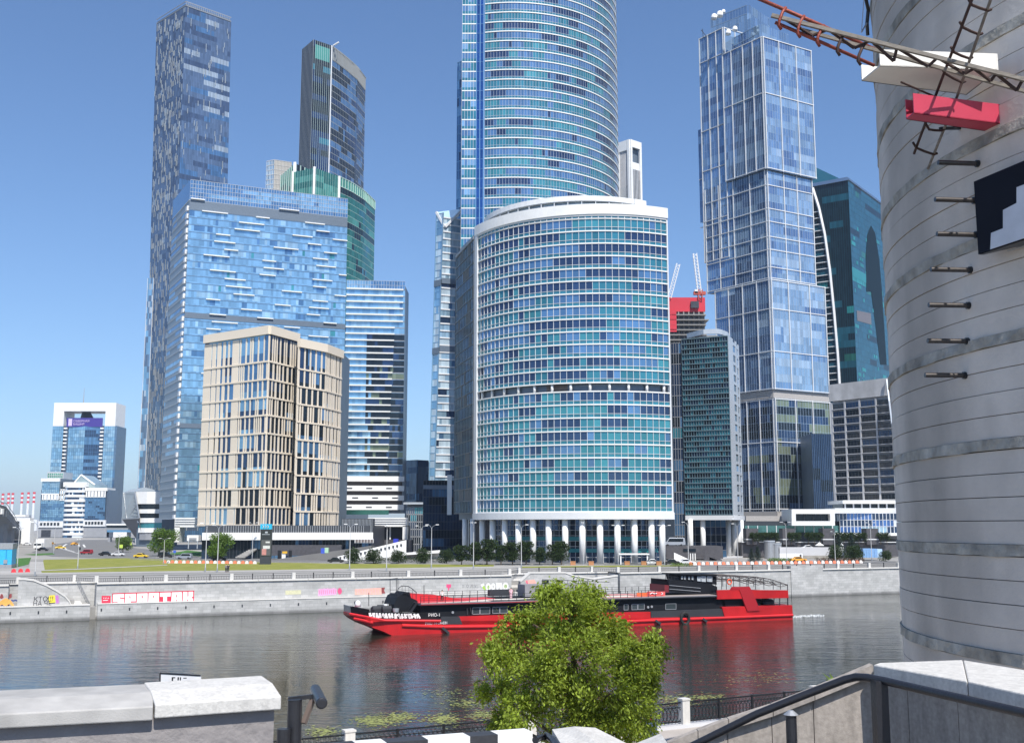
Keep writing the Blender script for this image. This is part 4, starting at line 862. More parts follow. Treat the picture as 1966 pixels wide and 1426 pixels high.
shell(db2, [(a, Yd), (b_, Yd), (b_, Yd + 20), (a, Yd + 20)], GZ, z1, greyp); MB().box(((a + b_) / 2, Yd + 8, z1 + .4), (b_ - a + 2, 20, .8)).build('roof', alu, db2)
curtain(db2, Face([(a, Yd - .1), (b_, Yd - .1)], GZ, z1), GZ, z1 - 1, 6, 8, [slate3, g_teal, g_dark], (4, 1, 2), .7, ((0, 1, None),), (.4, .1, greyp), (.2, .1, greyp), joined=True)

# ---- white framed tower behind the curved office
zt = 274.; a, b_, c_ = T(1185, 276, zt), T(1209, 268, zt), T(1230, 275, zt)
wt = thing('white_framed_tower', 'slim tower with thick white corner frames behind the curved office roof', 'skyscraper', (*b_, GZ))
shell(wt, [(a[0] + .5, a[1] + 1), (b_[0], b_[1] + 1), (c_[0] - .5, c_[1] + 1), (b_[0], b_[1] + 40)], GZ, zt - .5, core)
brown = mat('brown_glass', (.22, .18, .17), .3, .3)
f = Face([a, b_], GZ, zt); curtain(wt, f, 200, zt - 6, 8, 11, [brown, g_dark], (4, 1), .9, ((0, 1, None),), None, (.4, .3, offwhite), joined=True)
mb = MB(); f.strip(mb, 0, .2, GZ, zt, -.5, .8); f.strip(mb, .2, .82, zt - 7, zt, -.5, .8); mb.build('white_frame', white, wt)
f2 = Face([b_, c_], GZ, zt); curtain(wt, f2, 200, zt - 20, 8, 8, [brown, g_dark], (3, 2), .9, ((0, 1, None),), None, (.4, .3, offwhite), joined=True)
mb = MB(); f.strip(mb, .84, 1, GZ, zt, -.5, .9); f2.strip(mb, 0, .14, GZ, zt, -.5, .9); mb.build('white_frame', white, wt)
mb = MB(); f2.strip(mb, .84, 1, GZ, zt, -.5, .8); f2.strip(mb, .14, .84, zt - 5, zt, -.5, .8); f2.strip(mb, .25, .84, zt - 21, zt - 15, -1, -.2); mb.build('white_frame', white, wt)

# ---- building under construction with red netting, and cranes
Yc = 800.; x0, x1 = rz_(1278, 590)[0] * Yc, rz_(1354, 590)[0] * Yc; z1 = P(1300, 571, Yc).z; z0 = P(1300, 598, Yc).z
cb = thing('unfinished_building', 'concrete building under construction wrapped in red netting at the top', 'building', ((x0 + x1) / 2, Yc, GZ))
shell(cb, [(x0 + 2, Yc + 3), (x1, Yc + 3), (x1, Yc + 20), (x0 + 2, Yc + 20)], GZ, z0, core)
MB().box(((x0 + x1) / 2, Yc + 10, (z0 + z1) / 2), (x1 - x0, 20, z1 - z0)).build('red_netting', mat('red_net', (.55, .03, .05), .8, 0, .15, .05), cb)
for k in range(9): piece('floor_slab', concrete, cb, ((x0 + x1) / 2, Yc + 8, z0 - 3 - k * 3.8), (x1 - x0 + (4 if k % 2 else 0), 22, .7))
for k in range(8):
    piece('concrete_column', concrete, cb, (x0 + 2 + (x1 - x0 - 3) * k / 7, Yc + .5, z0 - 18), (.8, .8, 36))
MB().box((x0 + 5, Yc - 2, z0 - 8), (5, 2, 16)).build('red_netting', mat('red_net', 0), cb)
MB().box((x1 - 8, Yc - 1, z0 + 5), (6, 2, 5)).build('site_hut', darkp, cb)
def lattice(mb, a, b_, w, n):
    a, b_ = Vector(a), Vector(b_); d = (b_ - a).normalized(); s_ = d.cross(Vector((0, 1, 0))).normalized() * w / 2; t_ = d.cross(s_).normalized() * w / 2
    c = [(s_ + t_), (s_ - t_), (-s_ - t_), (-s_ + t_)]
    for o in c: mb.bar(a + o, b_ + o, w * .16)
    for k in range(n):
        p, q_ = a.lerp(b_, k / n), a.lerp(b_, (k + 1) / n)
        for j in range(4): mb.bar(p + c[j], q_ + c[(j + 1) % 4], w * .1)
cr = thing('luffing_crane', 'white luffing crane leaning steeply at the left above the red netted building', 'crane', (*G(1284, 1020)[:1], Yc, z1 - 20)); mb = MB(); lattice(mb, P(1285, 572, Yc), P(1302, 507, Yc), 2.6, 12); mb.build('jib', white, cr)
mb = MB(); lattice(mb, P(1284, 600, Yc + 3), P(1284, 570, Yc + 3), 2.4, 5); mb.build('mast', white, cr)
cr = thing('tower_crane', 'red and white crane with cabin at the right above the red netted building', 'crane', (P(1343, 570, Yc).x, Yc, z1)); mb = MB(); lattice(mb, P(1343, 562, Yc), P(1334, 487, Yc), 2.6, 12); mb.build('jib', white, cr)
mb = MB(); lattice(mb, P(1344, 575, Yc), P(1344, 556, Yc), 3, 4); mb.box(P(1343, 563, Yc), (9, 3, 2.4)); mb.build('slewing_frame', mat('crane_red', (.45, .08, .05), .6), cr); MB().box(P(1337, 560, Yc) , (3, 3, 3)).build('cabin', white, cr)

# ---- large stacked blue tower on the right
bt = thing('stacked_block_tower', 'large blue glass tower of stacked shifted blocks with white upright ribs on the right', 'skyscraper', (*T(1463, 70, 239), GZ))
sky1 = glass('glass_cobalt', (.22, .35, .53), .6, .07, .2); sky2 = glass('glass_steel_blue', (.31, .45, .60), .55, .08, .2); sky3 = glass('glass_ice', (.42, .54, .66), .5, .15, .2); sky4 = glass('glass_dusk', (.15, .24, .40), .6, .06, .2)
blm = [sky1, sky2, sky3, sky4]
def block(N_, Lp, Rp, z0, z1, nl, nr, seed, wl=(7, 3, .3, 3), wr=(5, 7, 1, 1.5), grid=None, ribs=True, mats=None):  # right faces get paler panes, left deeper blue: light put into tones
    mats = mats or blm; nf = max(1, round((z1 - z0) / 3.6))
    shell(bt, [Lp, N_, Rp, (Rp[0] + (Lp[0] - N_[0]) * .9, Rp[1] + (Lp[1] - N_[1]) * .9)], z0, z1 - .05, core, 'wall')
    for (a, b_, n_, w_, sd) in ((Lp, N_, nl, wl, seed), (N_, Rp, nr, wr, seed + 50)):
        v = Vector((b_[1] - a[1], -(b_[0] - a[0]))).normalized() * .15
        f = Face([(a[0] + v.x, a[1] + v.y), (b_[0] + v.x, b_[1] + v.y)], z0, z1)
        curtain(bt, f, z0, z1, nf, n_, mats, w_, .86, ((0, 1, None),), (.1, .04, sky3), (.12, .05, mat('blue_grey_metal', (.42, .5, .6), .4, .4)), seed=sd, joined=True)
        r = random.Random(sd); a_ = .0; cols = []
        k = max(3, n_ // 6)
        for j in range(k + 1): cols.append(min(.985, max(.01, j / k + (r.uniform(-.03, .03) if 0 < j < k else 0))))
        for c in (cols if ribs else ()):
            q = f.at(c, (z0 + z1) / 2, .25); piece('white_rib', offwhite, bt, q, (.36, .3, z1 - z0), math.atan2(b_[1] - a[1], b_[0] - a[0]))
        g_ = grid or (z0 + .4, z1 - .3)
        for zz in g_: q = f.at(.5, zz, .2); piece('white_ledge', offwhite, bt, (q.x, q.y, zz), (f.L, .3, .34), math.atan2(b_[1] - a[1], b_[0] - a[0]))
N0 = T(1463, 70, 239); Lz = T(1387, 105, 239); R0_ = T(1557, 98, 239); dN = (N0[0] - 0, N0[1])
dl_ = ((Lz[0] - N0[0]), (Lz[1] - N0[1])); ll = math.hypot(*dl_); dl_ = (dl_[0] / ll, dl_[1] / ll)
dr_ = ((R0_[0] - N0[0]), (R0_[1] - N0[1])); lr = math.hypot(*dr_); dr_ = (dr_[0] / lr, dr_[1] / lr)
def pt2(l, r_, o=(0, 0)): return (N0[0] + dl_[0] * l + dr_[0] * r_ + o[0], N0[1] + dl_[1] * l + dr_[1] * r_ + o[1])
# bearing-based lengths of the left face
def leftlen(px, py, base=0):
    a = rz_(px, py)[0]; return (N0[0] - a * N0[1] + base) / (a * dl_[1] - dl_[0])
lA = leftlen(1387, 105); lB = leftlen(1341, 127); lC = leftlen(1336, 260)
zs1, zs2, zs3, zs4 = P(1470, 330, N0[1]).z, P(1478, 536, N0[1]).z, P(1484, 748, N0[1]).z, P(1480, 990, N0[1]).z
mid1 = P(1466, 178, N0[1]).z
block(pt2(0, 0), pt2(lA, 0), pt2(0, lr), zs1 + 1.5, 239, 24, 20, 1, grid=(zs1 + 2, mid1, 238.7))
block(pt2(lA, 1), pt2(lB, 1), pt2(lA, 20), 140, 253, 10, 4, 2, grid=(140.3, 160, 185, 205, 240, 252.7))
block(pt2(lB - 2, 1.6), pt2(lC, 1.6), pt2(lB - 2, 16), P(1337, 422, 500).z, P(1337, 243, 500).z, 4, 4, 3, grid=(158, 182), ribs=False)
block(pt2(1.2, 1.0), pt2(lB - 1, 1.0), pt2(1.2, lr - 1.5), zs2, zs1 + 1.4, 26, 19, 4, grid=tuple(zs2 + k for k in (1, 6, 14, 20, 27, 33, 44)))
block(pt2(-1.0, -1.2), pt2(lB - 8, -1.2), pt2(-1.0, lr + 1.5), zs3, zs2 - .1, 24, 20, 5, wl=(3, 1, .3, 7), wr=(3, 7, 3, 1), grid=(zs3 + .4, zs3 + 17, zs3 + 36, zs2 - .5))
block(pt2(-.2, -.4), pt2(lB - 8, -.4), pt2(-.2, lr + 2.4), zs4 + 2, zs3 - 3.6, 24, 20, 6, mats=[g_olive, sky4, g_navy, g_dark], wl=(.6, 4, 2, 3), wr=(5, 3, 2, 5), grid=(zs4 + 3, zs4 + 32, zs3 - 4))
wg = mat('warm_grey_panel', (.38, .36, .34), .6)
for (z0, z1, e_) in ((zs3 - 3.6, zs3, .3), (zs4 - 4, zs4 + 2, .2), (zs2 - 4.2, zs2 - .6, -.7)):
    a, b_, c_ = pt2(-e_, -e_ - .6), pt2(lB - 9, -e_ - .6), pt2(-e_, lr + 2)
    if z0 < zs2 - 5 or True:
        f = Face([a, c_], z0, z1); mb = MB(); f.strip(mb, 0, 1, z0, z1 - .05, -.6, .1)
        if z0 < zs3: Face([b_, a], z0, z1).strip(mb, 0, 1, z0, z1 - .05, -.6, .1)
        mb.build('panel_band', wg, bt)
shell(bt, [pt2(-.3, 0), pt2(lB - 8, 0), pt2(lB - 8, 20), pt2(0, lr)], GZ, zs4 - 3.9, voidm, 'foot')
# crown boxes
def crown(pl_, pn, pr, z, h, nm=6):
    a, b_, c_ = T(*pl_, z), T(*pn, z), T(*pr, z); shell(bt, [a, b_, c_, (a[0] + c_[0] - b_[0], a[1] + c_[1] - b_[1])], z - h, z - .3, core, 'crown')
    f = Face([a, b_, c_], z - h, z); curtain(bt, f, z - h, z, max(2, int(h / 4)), 26, [sky2, sky1, sky4], (2, 4, 2), .85, ((0, 1, None),), (.35, .06, mat('crown_metal', (.3, .38, .46), .4, .4)), (.14, .05, mat('crown_metal', 0)), seed=9, joined=True)
crown((1364, 38), (1437, 9), (1477, 36), 272, 22); crown((1388, 84), (1461, 46), (1513, 67), 249, 12)
crown((1352, 75), (1446, 33), (1476, 50), 262, 14)
for k, (x, y, s_) in enumerate(((1371, 32, 1.4), (1382, 27, 1.5), (1389, 22, .9), (1398, 62, 1.3), (1411, 55, 1.2))):
    c = P(x, y, N0[1] + 14); mb = MB(); 
    for j in range(5): a = math.pi * j / 10; mb.tube([c + Vector((0, 0, s_ * math.sin(a))), c + Vector((0, 0, s_ * math.sin(a + math.pi / 10)))], [s_ * math.cos(a), s_ * math.cos(a + math.pi / 10)], 10, caps=False)
    mb.tube([c - Vector((0, 0, s_)), c], s_, 10); mb.build('radome', white, bt, smooth=True)
mb = MB(); c = P(1352, 62, N0[1] + 10); mb.tube([P(1350, 72, N0[1] + 8), P(1349, 56, N0[1] + 8)], .15, 5); mb.tube([P(1346, 58, N0[1] + 8), P(1356, 70, N0[1] + 8)], .15, 5); mb.build('antenna', darkp, bt)

# ---- dark teal curved tower, far right
Ye = 600; it = thing('dark_teal_tower', 'dark teal glass tower with a curved white edge beside the concrete silo', 'skyscraper', (rz_(1628, 700)[0] * Ye, Ye, GZ))
yn = 345; zt = P(1628, yn, Ye).z; N_ = (rz_(1628, yn)[0] * Ye, Ye); Rr = T(1692, 392, zt); Rr = ext(N_, Rr, 60); Ll = (rz_(1560, 350)[0] * (Ye + 12), Ye + 12)
tn_ = [glass('glass_abyss', (.01, .025, .038), .25), glass('glass_petrol', (.025, .125, .18), .4), g_green, glass('glass_petrol_lit', (.04, .30, .30), .4, .2)]
shell(it, [Ll, N_, Rr, (Rr[0] - 10, Rr[1] + 40), (Ll[0] - 6, Ll[1] + 40)], GZ, zt - .6, core)
f = Face([N_, Rr], GZ, zt); curtain(it, f, 60, zt, 44, 30, tn_, (1, 12, .3, .6), .9, ((0, 1, None),), (.12, .08, tn_[1]), None, seed=5)
r = random.Random(5); mb = MB()
for k in range(130):
    i = r.randrange(38); a = r.random() * .8; w = r.choice([.02, .03, .05, .1]); zz = 62 + i * (zt - 62) / 44
    if i < 14 or r.random() < .45: f.strip(mb, a, a + w, zz, zz + 2, .02, .1)
zz = P(1640, 520, Ye).z; f.strip(mb, 0, .8, zz - 3, zz + 2.5, .02, .1); mb.build('lit_pane', tn_[3], it, kind='stuff')
# the tall pointed dark arch on that face
mb = MB(); pts = []; zc, zb_ = P(1672, 432, Ye + 20).z, 66
for k in range(13): a = k / 12; pts.append((.50 + .12 - .20 * (1 - (1 - a) ** 2) * 1.0 - .0 + .06 * 0, zb_ + (zc - zb_) * a))
lft = [(.60 - .10 * (1 - (k / 12)) ** .5 * 0 - .0, 0) for k in range(13)]
arch = []
for k in range(15): w = k / 14; arch.append((.62 - .17 * math.sin(math.pi / 2 * (1 - w)) ** 1.0 * (1 - .75 * (1 - w)) - 0, zb_ + (zc - zb_) * (w ** .8)))
arch = [(.505 + .0 * w, 0) for w in ()]
ap = (rz_(1672, 432)[0])
def fa(px, py):
    s, z = onplane(N_, Rr, px, py); return s / f.L, z
po = [fa(1663, 560), fa(1662, 490), fa(1665, 450), fa(1672, 433), fa(1680, 448), fa(1688, 500), fa(1693, 560), fa(1702, 700), fa(1690, 700), fa(1680, 620), fa(1672, 560)]
mb.add([f.at(a, z, .13) for a, z in po], [tuple(range(len(po)))]); mb.build('arch_panel', mat('arch_dark', (.006, .018, .028), .5, spec=.15), it)
po = [fa(1632, 590), fa(1660, 596), fa(1661, 618), fa(1633, 610)]
mb = MB(); mb.add([f.at(a + .18, z, .12) for a, z in po], [(0, 1, 2, 3)]); mb.build('brown_band', brown, it)
fl2 = Face([Ll, N_], GZ, zt); curtain(it, fl2, 50, zt, 42, 16, tn_, (8, 2, .3, .4), .9, ((0, 1, None),), None, (.1, .06, tn_[1]), seed=6)
def fb(px, py): s, z = onplane(Ll, N_, px, py); return s / fl2.L, z
cvp = [(1561, 362), (1573, 400), (1584, 450), (1594, 520), (1602, 600), (1609, 680), (1614, 760)]
cw = [fb(*p) for p in cvp]; mb = MB()
for (a0, z0), (a1, z1) in zip(cw, cw[1:]): mb.bar(fl2.at(a0, z0, .9), fl2.at(a1, z1, .9), 1.5, 1.2)
mb.build('curved_edge_fin', offwhite, it)
for k in range(30):
    z = cw[-1][1] - 2 + k * (cw[1][1] - cw[-1][1]) / 29
    a1 = next(a0 + (a1_ - a0) * (z0 - z) / (z0 - z1) for (a0, z0), (a1_, z1) in zip(cw, cw[1:]) if z >= z1 or (a1_, z1) == cw[-1])
    q = fl2.at(a1 / 2, z, .4); piece('floor_line', offwhite, it, (q.x, q.y, z), (max(1, a1 * fl2.L), .7, .4), math.atan2(N_[1] - Ll[1], N_[0] - Ll[0]))
tl, tm = T(1563, 320, zt + 22), T(1612, 347, zt + 22)
mb = MB(); a, b_, c_, d_ = P(1561, 319, Ye + 22), P(1622, 350, Ye + 14), P(1610, 347, Ye + 3), P(1560, 357, Ye + 13)
mb.slab([a, P(1612, 343, Ye + 22), c_, d_], (2, 14, 0)); mb.build('roof_wedge', tn_[1], it)
mb = MB(); mb.bar((*Ll, zt + .4), (*N_, zt + .4), 2); mb.bar((*N_, zt + .4), (*Rr, zt + .4), 1.2); mb.build('roof_edge', slate, it)

# ---- grey concrete office with square windows
zt = 67.5; A = T(1593, 741, zt); B = T(1703, 728, zt)
go = thing('grey_office', 'grey concrete office with four columns of dark square windows beside the silo', 'office building', (*A, GZ))
B3 = ext(A, B, math.hypot(B[0] - A[0], B[1] - A[1]) * 1.3)
shell(go, [A, B3, (B3[0] + 12, B3[1] + 30), (A[0] + 9, A[1] + 26)], 20, zt, mat('pale_concrete', (.52, .52, .53), .8, 0, .1, .2, dirt=.2))
f = Face([A, B3], 20, zt); Z1 = zt - 6.4; nfl = 13; zlow = P(1600, 962, A[1]).z
fh = (Z1 - zlow) / nfl; w4 = [(.035, .185), (.215, .385), (.415, .60), (.63, .80), (.83, .99)]
fw = [MB().hexa([(0, -.1, 0), (1, -.1, 0), (1, .1, 0), (0, .1, 0)], [(0, -.1, 1), (1, -.1, 1), (1, .1, 1), (0, .1, 1)]).mesh('window', m_) for m_ in (g_dark, g_navy, glass('glass_smoke', (.06, .07, .08), .4))]
r = random.Random(3); ang = math.atan2(B3[1] - A[1], B3[0] - A[0])
mb = MB(); mm = MB()
for i in range(nfl):
    for (a0, a1) in w4:
        z0 = zlow + i * fh + .35; q = f.at(a0, z0, .05) - Vector(ORG[go.name]); W_ = (a1 - a0) * f.L; H_ = fh * .66
        link('window', r.choice(fw), go, Matrix.Translation(q) @ Matrix.Rotation(ang, 4, 'Z') @ Matrix.Diagonal((W_, 1, H_, 1)))
        for k in range(1, 4): aa = a0 + (a1 - a0) * k / 4; f.strip(mm, aa - .002, aa + .002, z0, z0 + H_, .15, .22)
        f.strip(mb, a0 - .006, a1 + .006, z0 - .3, z0 - .05, 0, .45)
for (a0, a1) in [(0, .03), (.19, .21), (.39, .41), (.605, .625), (.805, .825)]: f.strip(mb, a0, a1, zlow, Z1, 0, .4)
mm.build('window_bar', darkp, go, kind='stuff'); mb.build('concrete_frame', mat('pale_concrete', 0), go)
mb = MB(); f.strip(mb, 0, 1, Z1 + .6, zt + .4, 0, .5); mb.build('top_fascia', mat('streaked_concrete', (.55, .54, .53), .8, 0, .15, .3, dirt=.35), go)
mb = MB()
pp = [P(1702, 728, 378), P(1707, 770, 376), P(1713, 820, 375), P(1719, 880, 374)]
for k in range(3):
    for p, q in zip(pp, pp[1:]): mb.bar(p + Vector((k * 1.2, 0, 0)), q + Vector((k * 1.2, 0, 0)), .5)
mb.build('slanting_fin', alu, go)
dg = thing('dark_ribbed_annex', 'dark ribbed glass annex between the stacked tower and the grey office', 'building', (*T(1566, 835, 52), GZ)); Yd = 455
a, b_ = (rz_(1560, 900)[0] * Yd, Yd), (rz_(1606, 900)[0] * Yd, Yd + 3); z1 = P(1580, 832, Yd).z
shell(dg, [a, b_, (b_[0], b_[1] + 20), (a[0], a[1] + 20)], GZ, z1, core); curtain(dg, Face([(a[0], a[1] - .1), (b_[0], b_[1] - .1)], GZ, z1), GZ, z1, 10, 12, [g_navy, g_dark], (1, 1), .9, ((0, 1, None),), None, (.2, .3, slate3), joined=True)

# ---- podium with box window and blue glass hall
Yp = 372; ph = thing('terrace_podium', 'white terraced podium with a framed box window and blue glass hall below the grey office', 'podium', (P(1600, 1040, Yp).x, Yp, GZ))
def bx(x0, x1, y0, y1, Y, dep, m, name, root=None):
    a, b_ = rz_(x0, (y0 + y1) / 2)[0] * Y, rz_(x1, (y0 + y1) / 2)[0] * Y; z1, z0 = P(x0, y0, Y).z, P(x0, y1, Y).z
    return MB().box(((a + b_) / 2, Y + dep / 2, (z0 + z1) / 2), (b_ - a, dep, z1 - z0)).build(name, m, root or ph)
bx(1425, 1760, 1000, 1062, Yp + 4, 30, voidm, 'wall')
for (x0, x1, y0, y1, nm) in ((1520, 1603, 977, 986, 'box_frame'), (1520, 1603, 1000, 1008.5, 'box_frame'), (1520, 1528, 986, 1000, 'box_frame'), (1594, 1603, 986, 1000, 'box_frame')): bx(x0, x1, y0, y1, Yp - 2, 14, white, nm)
bx(1528, 1594, 986.1, 999.9, Yp + .5, 4, g_dark, 'box_window')
for k in range(1, 4): bx(1528 + 16.5 * k - .5, 1528 + 16.5 * k + .5, 986.1, 999.9, Yp + .2, .3, darkp, 'window_bar')
bx(1618, 1760, 960, 966.5, Yp + 2, 18, white, 'terrace_edge'); bx(1618, 1760, 967, 975, Yp + 4, 12, g_dark, 'terrace_window'); bx(1603, 1760, 975, 985, Yp - 1, 20, offwhite, 'hall_fascia')
for k in range(7): bx(1622 + k * 16, 1624 + k * 16, 966.6, 975, Yp + 3, .8, offwhite, 'terrace_post')
A, B = (rz_(1612, 1000)[0] * (Yp + 1), Yp + 1), (rz_(1765, 1000)[0] * (Yp - 3), Yp - 3)
f = Face([A, B], P(0, 1023, Yp).z, P(0, 985, Yp).z); curtain(ph, f, f.z0, f.z1, 3, 22, [g_navy, glass('hall_blue', (.10, .22, .52), .6), g_pale, mat('blind_white', (.6, .65, .7), .6)], (3, 4, 3, 1), .7, ((0, 1, None),), (.15, .15, offwhite), (.2, .15, offwhite), joined=True, seed=12)
bx(1600, 1765, 1023, 1028, Yp - 4, 6, white, 'hall_sill')
bx(1430, 1612, 1008.6, 1022, Yp + 2, 3, glass('canteen_glass', (.10, .25, .24), .5), 'ground_glazing')
for k in range(10): bx(1436 + k * 18, 1437.4 + k * 18, 1008.6, 1022, Yp + 1.8, .4, offwhite, 'ground_mullion')
bx(1432, 1520, 990, 1001, Yp + 12, 4, wg, 'rear_band')
gt = thing('granite_terrace', 'dark granite retaining terrace with four square piers and clipped hedges on top', 'retaining wall', (P(1560, 1050, 345).x, 345, GZ))
bx(1424, 1728, 1041, 1068, 350, 10, granite_d, 'retaining_wall', gt)
for x in (1433, 1503, 1580, 1664): bx(x, x + 23, 1014, 1045, 348, 5, granite_d, 'pier', gt); bx(x - .2, x + 23.2, 1034, 1036, 347.8, 5.4, offwhite, 'pier_stripe', gt)
bx(1424, 1728, 1039.6, 1041, 349.5, 1, offwhite, 'terrace_coping', gt)
# silvery round tanks and the curved white driveway wall
dw = thing('driveway_ramp', 'pale curved driveway ramp rising beside the lattice building', 'ramp', (*G(1440, 1066), GZ))
pts = [G(1385, 1072), G(1425, 1070), G(1455, 1064), G(1462, 1057), G(1440, 1052.5), G(1420, 1056), G(1410, 1064)]
mb = MB(); zs_ = (0.1, .4, 2.0, 2.8, 3.0, 1.4, .6); n_ = len(pts); mb.add([(p[0], p[1], GZ) for p in pts] + [(p[0], p[1], GZ + z) for p, z in zip(pts, zs_)], [tuple(range(n_, 2 * n_))] + [(i, (i + 1) % n_, n_ + (i + 1) % n_, n_ + i) for i in range(n_)]); mb.build('ramp_body', mat('pale_concrete', 0), dw)
for x, h in ((1478, 5.2), (1491, 4.4)):
    q = G(x, 1072); tk = thing('steel_tank', 'silvery cylindrical tank %s' % ('taller of two left of the white wall' if h > 5 else 'shorter of two left of the white wall'), 'tank', (q[0], q[1], GZ), 'silvery tanks on the bank'); MB().cyl(q[0], q[1], GZ, GZ + h, 1.6, 20).build('tank_body', steel, tk, smooth=False); MB().cyl(q[0], q[1], GZ + h, GZ + h + .3, 1.75, 20).build('tank_rim', alu, tk)
ww = thing('white_garden_wall', 'white slanting garden wall with two ball shaped shrubs in front', 'wall', (*G(1520, 1074), GZ)); bx(1497, 1541, 1062, 1074, 315, .6, white, 'wall_panel', ww); bx(1497, 1620, 1050, 1066, 335, 1, mat('pale_concrete', 0), 'upper_wall', ww); bx(1536, 1539, 1064, 1074, 314.8, .3, darkp, 'door', ww)
ct = thing('blue_container', 'light blue site container standing behind the barriers near the silo', 'container', (*G(1676, 1072), GZ)); bx(1657, 1684, 1053, 1070, 318, 6, mat('container_blue', (.2, .36, .6), .6), 'body', ct); bx(1684.5, 1694, 1053.5, 1070, 318.5, 6, mat('container_white_blue', (.42, .58, .75), .6), 'end_unit', ct)
for k in range(5): bx(1659 + k * 5, 1659.6 + k * 5, 1054, 1069, 317.9, .15, mat('container_blue', 0), 'rib', ct)
gs = thing('granite_stair_block', 'dark granite stair block with white slanting balustrade under the lattice building', 'stairs', (*G(1350, 1070), GZ))
bx(1279, 1388, 1048, 1072, 322, 12, granite_d, 'block', gs); bx(1312, 1336, 1053, 1058, 321.8, .3, g_dark, 'window', gs)
for k, (a, b_) in enumerate((((1294, 1060), (1325, 1075)), ((1352, 1056), (1386, 1074)), ((1362, 1069), (1376, 1074)))):
    p, q = P(*a, 318), P(*b_, 318); MB().slab([(p.x, 318, GZ), (q.x, 318, GZ), (q.x, 318, max(GZ + .2, q.z)), (p.x, 318, p.z)], (0, .5, 0)).build('balustrade', white if k != 1 else granite_d, gs)
for x in (1325, 1329.5, 1334): bx(x, x + 1.6, 1062, 1075, 318.5, .5, white, 'door_post', gs)

# ---- far left: office tower with portal top
Yn = 1050.; nt_ = thing('portal_tower', 'distant blue glass office tower with a square white portal top and purple banner', 'office tower', (P(158, 1030, Yn).x, Yn, GZ))
def nb(x0, x1, y0, y1, o, dep, m, name, Y=Yn, root=None, kind=None):
    # bearings taken at the same height so that walls stay upright
    a, b_ = rz_(x0, 1010)[0] * Y, rz_(x1, 1010)[0] * Y; z1, z0 = P(100, y0, Y).z, P(100, y1, Y).z
    o_ = MB().box(((a + b_) / 2, Y + o + dep / 2, (z0 + z1) / 2), (b_ - a, dep, z1 - z0)).build(name, m, root or nt_, kind=kind); return o_, a, b_, z0, z1
# upright bearings: shift of the survey's converging verticals
nb(89, 213, 817, 1032, 2, 26, slate3, 'wall'); nb(90, 211, 773, 789, 0, 26, white, 'portal_beam'); nb(90, 110, 789, 818, 0, 26, white, 'portal_post'); nb(191, 211, 789, 818, 0, 26, white, 'portal_post')
for (x0, x1, w_, ms) in ((90, 111, (5, 3), [g_pale, g_blue]), (120, 153, (5, 2), [g_blue, g_pale]), (153, 182, (2, 3), [g_deep, g_navy]), (190, 211, (5, 3), [g_pale, g_blue]), (211, 215, (1, 2), [g_deep, slate])):
    a, b_ = rz_(x0, 1010)[0] * Yn, rz_(x1, 1010)[0] * Yn; z1 = P(100, 818, Yn).z; f = Face([(a, Yn + (0 if x0 != 120 else 1.5)), (b_, Yn + (.0 if x0 != 153 else 1.5))], GZ, z1)
    curtain(nt_, f, GZ, z1, 30, max(3, (x1 - x0) // 4), ms, w_, .9, ((0, 1, None),), (.2, .1, g_deep), (.2, .1, g_deep), joined=True, seed=x0)
for k in range(27):
    z = P(100, 822, Yn).z - k * 3.6
    for x in (115, 186): a = rz_(x, 1010)[0] * Yn; piece('balcony', white, nt_, (a, Yn + .3, z), (3.2, 2, 1.4))
z0b, z1b = P(100, 819, Yn).z, P(100, 802, Yn).z; a, b_ = rz_(116, 1010)[0] * Yn, rz_(186, 1010)[0] * Yn
pur = mat('banner_purple', (.05, .035, .26), .6); ban = MB().box(((a + b_) / 2, Yn + .5, (z0b + z1b) / 2), (b_ - a, .6, z1b - z0b)).build('banner', pur, nt_)
lil = mat('banner_lilac', (.6, .5, .75), .6); MB().box((a + 3.6, Yn + .1, (z0b + z1b) / 2), (3.6, .2, (z1b - z0b) * .8)).build('banner_emblem', lil, nt_)
text('СЕВЕРНАЯ', lil, nt_, (a + 6.6, Yn - .1, (z0b + z1b) / 2 + .2), 3.0, (1, 0, 0), .03, 'banner_lettering'); text('БАШНЯ', lil, nt_, (a + 6.6, Yn - .1, (z0b + z1b) / 2 - 2.8), 3.0, (1, 0, 0), .03, 'banner_lettering')
mb = MB(); apx = (P(160, 784, Yn + 18)); zb1 = P(160, 803, Yn).z
for k in range(10):
    x = a + 12 + (b_ - a - 24) * k / 9; mb.slab([(x - 1.4, Yn + 6, zb1), (x + 1.4, Yn + 6, zb1), (apx.x + (x - apx.x) * .35 + .5, Yn + 16, apx.z), (apx.x + (x - apx.x) * .35 - .5, Yn + 16, apx.z)], (0, .4, 0))
mb.build('skylight_fin', slate, nt_); mb = MB(); mb.tube([(apx.x + 3, Yn + 10, P(0, 774, Yn).z), (apx.x + 3, Yn + 10, P(0, 742, Yn).z)], [.5, .15], 6); mb.build('antenna', greyp, nt_)
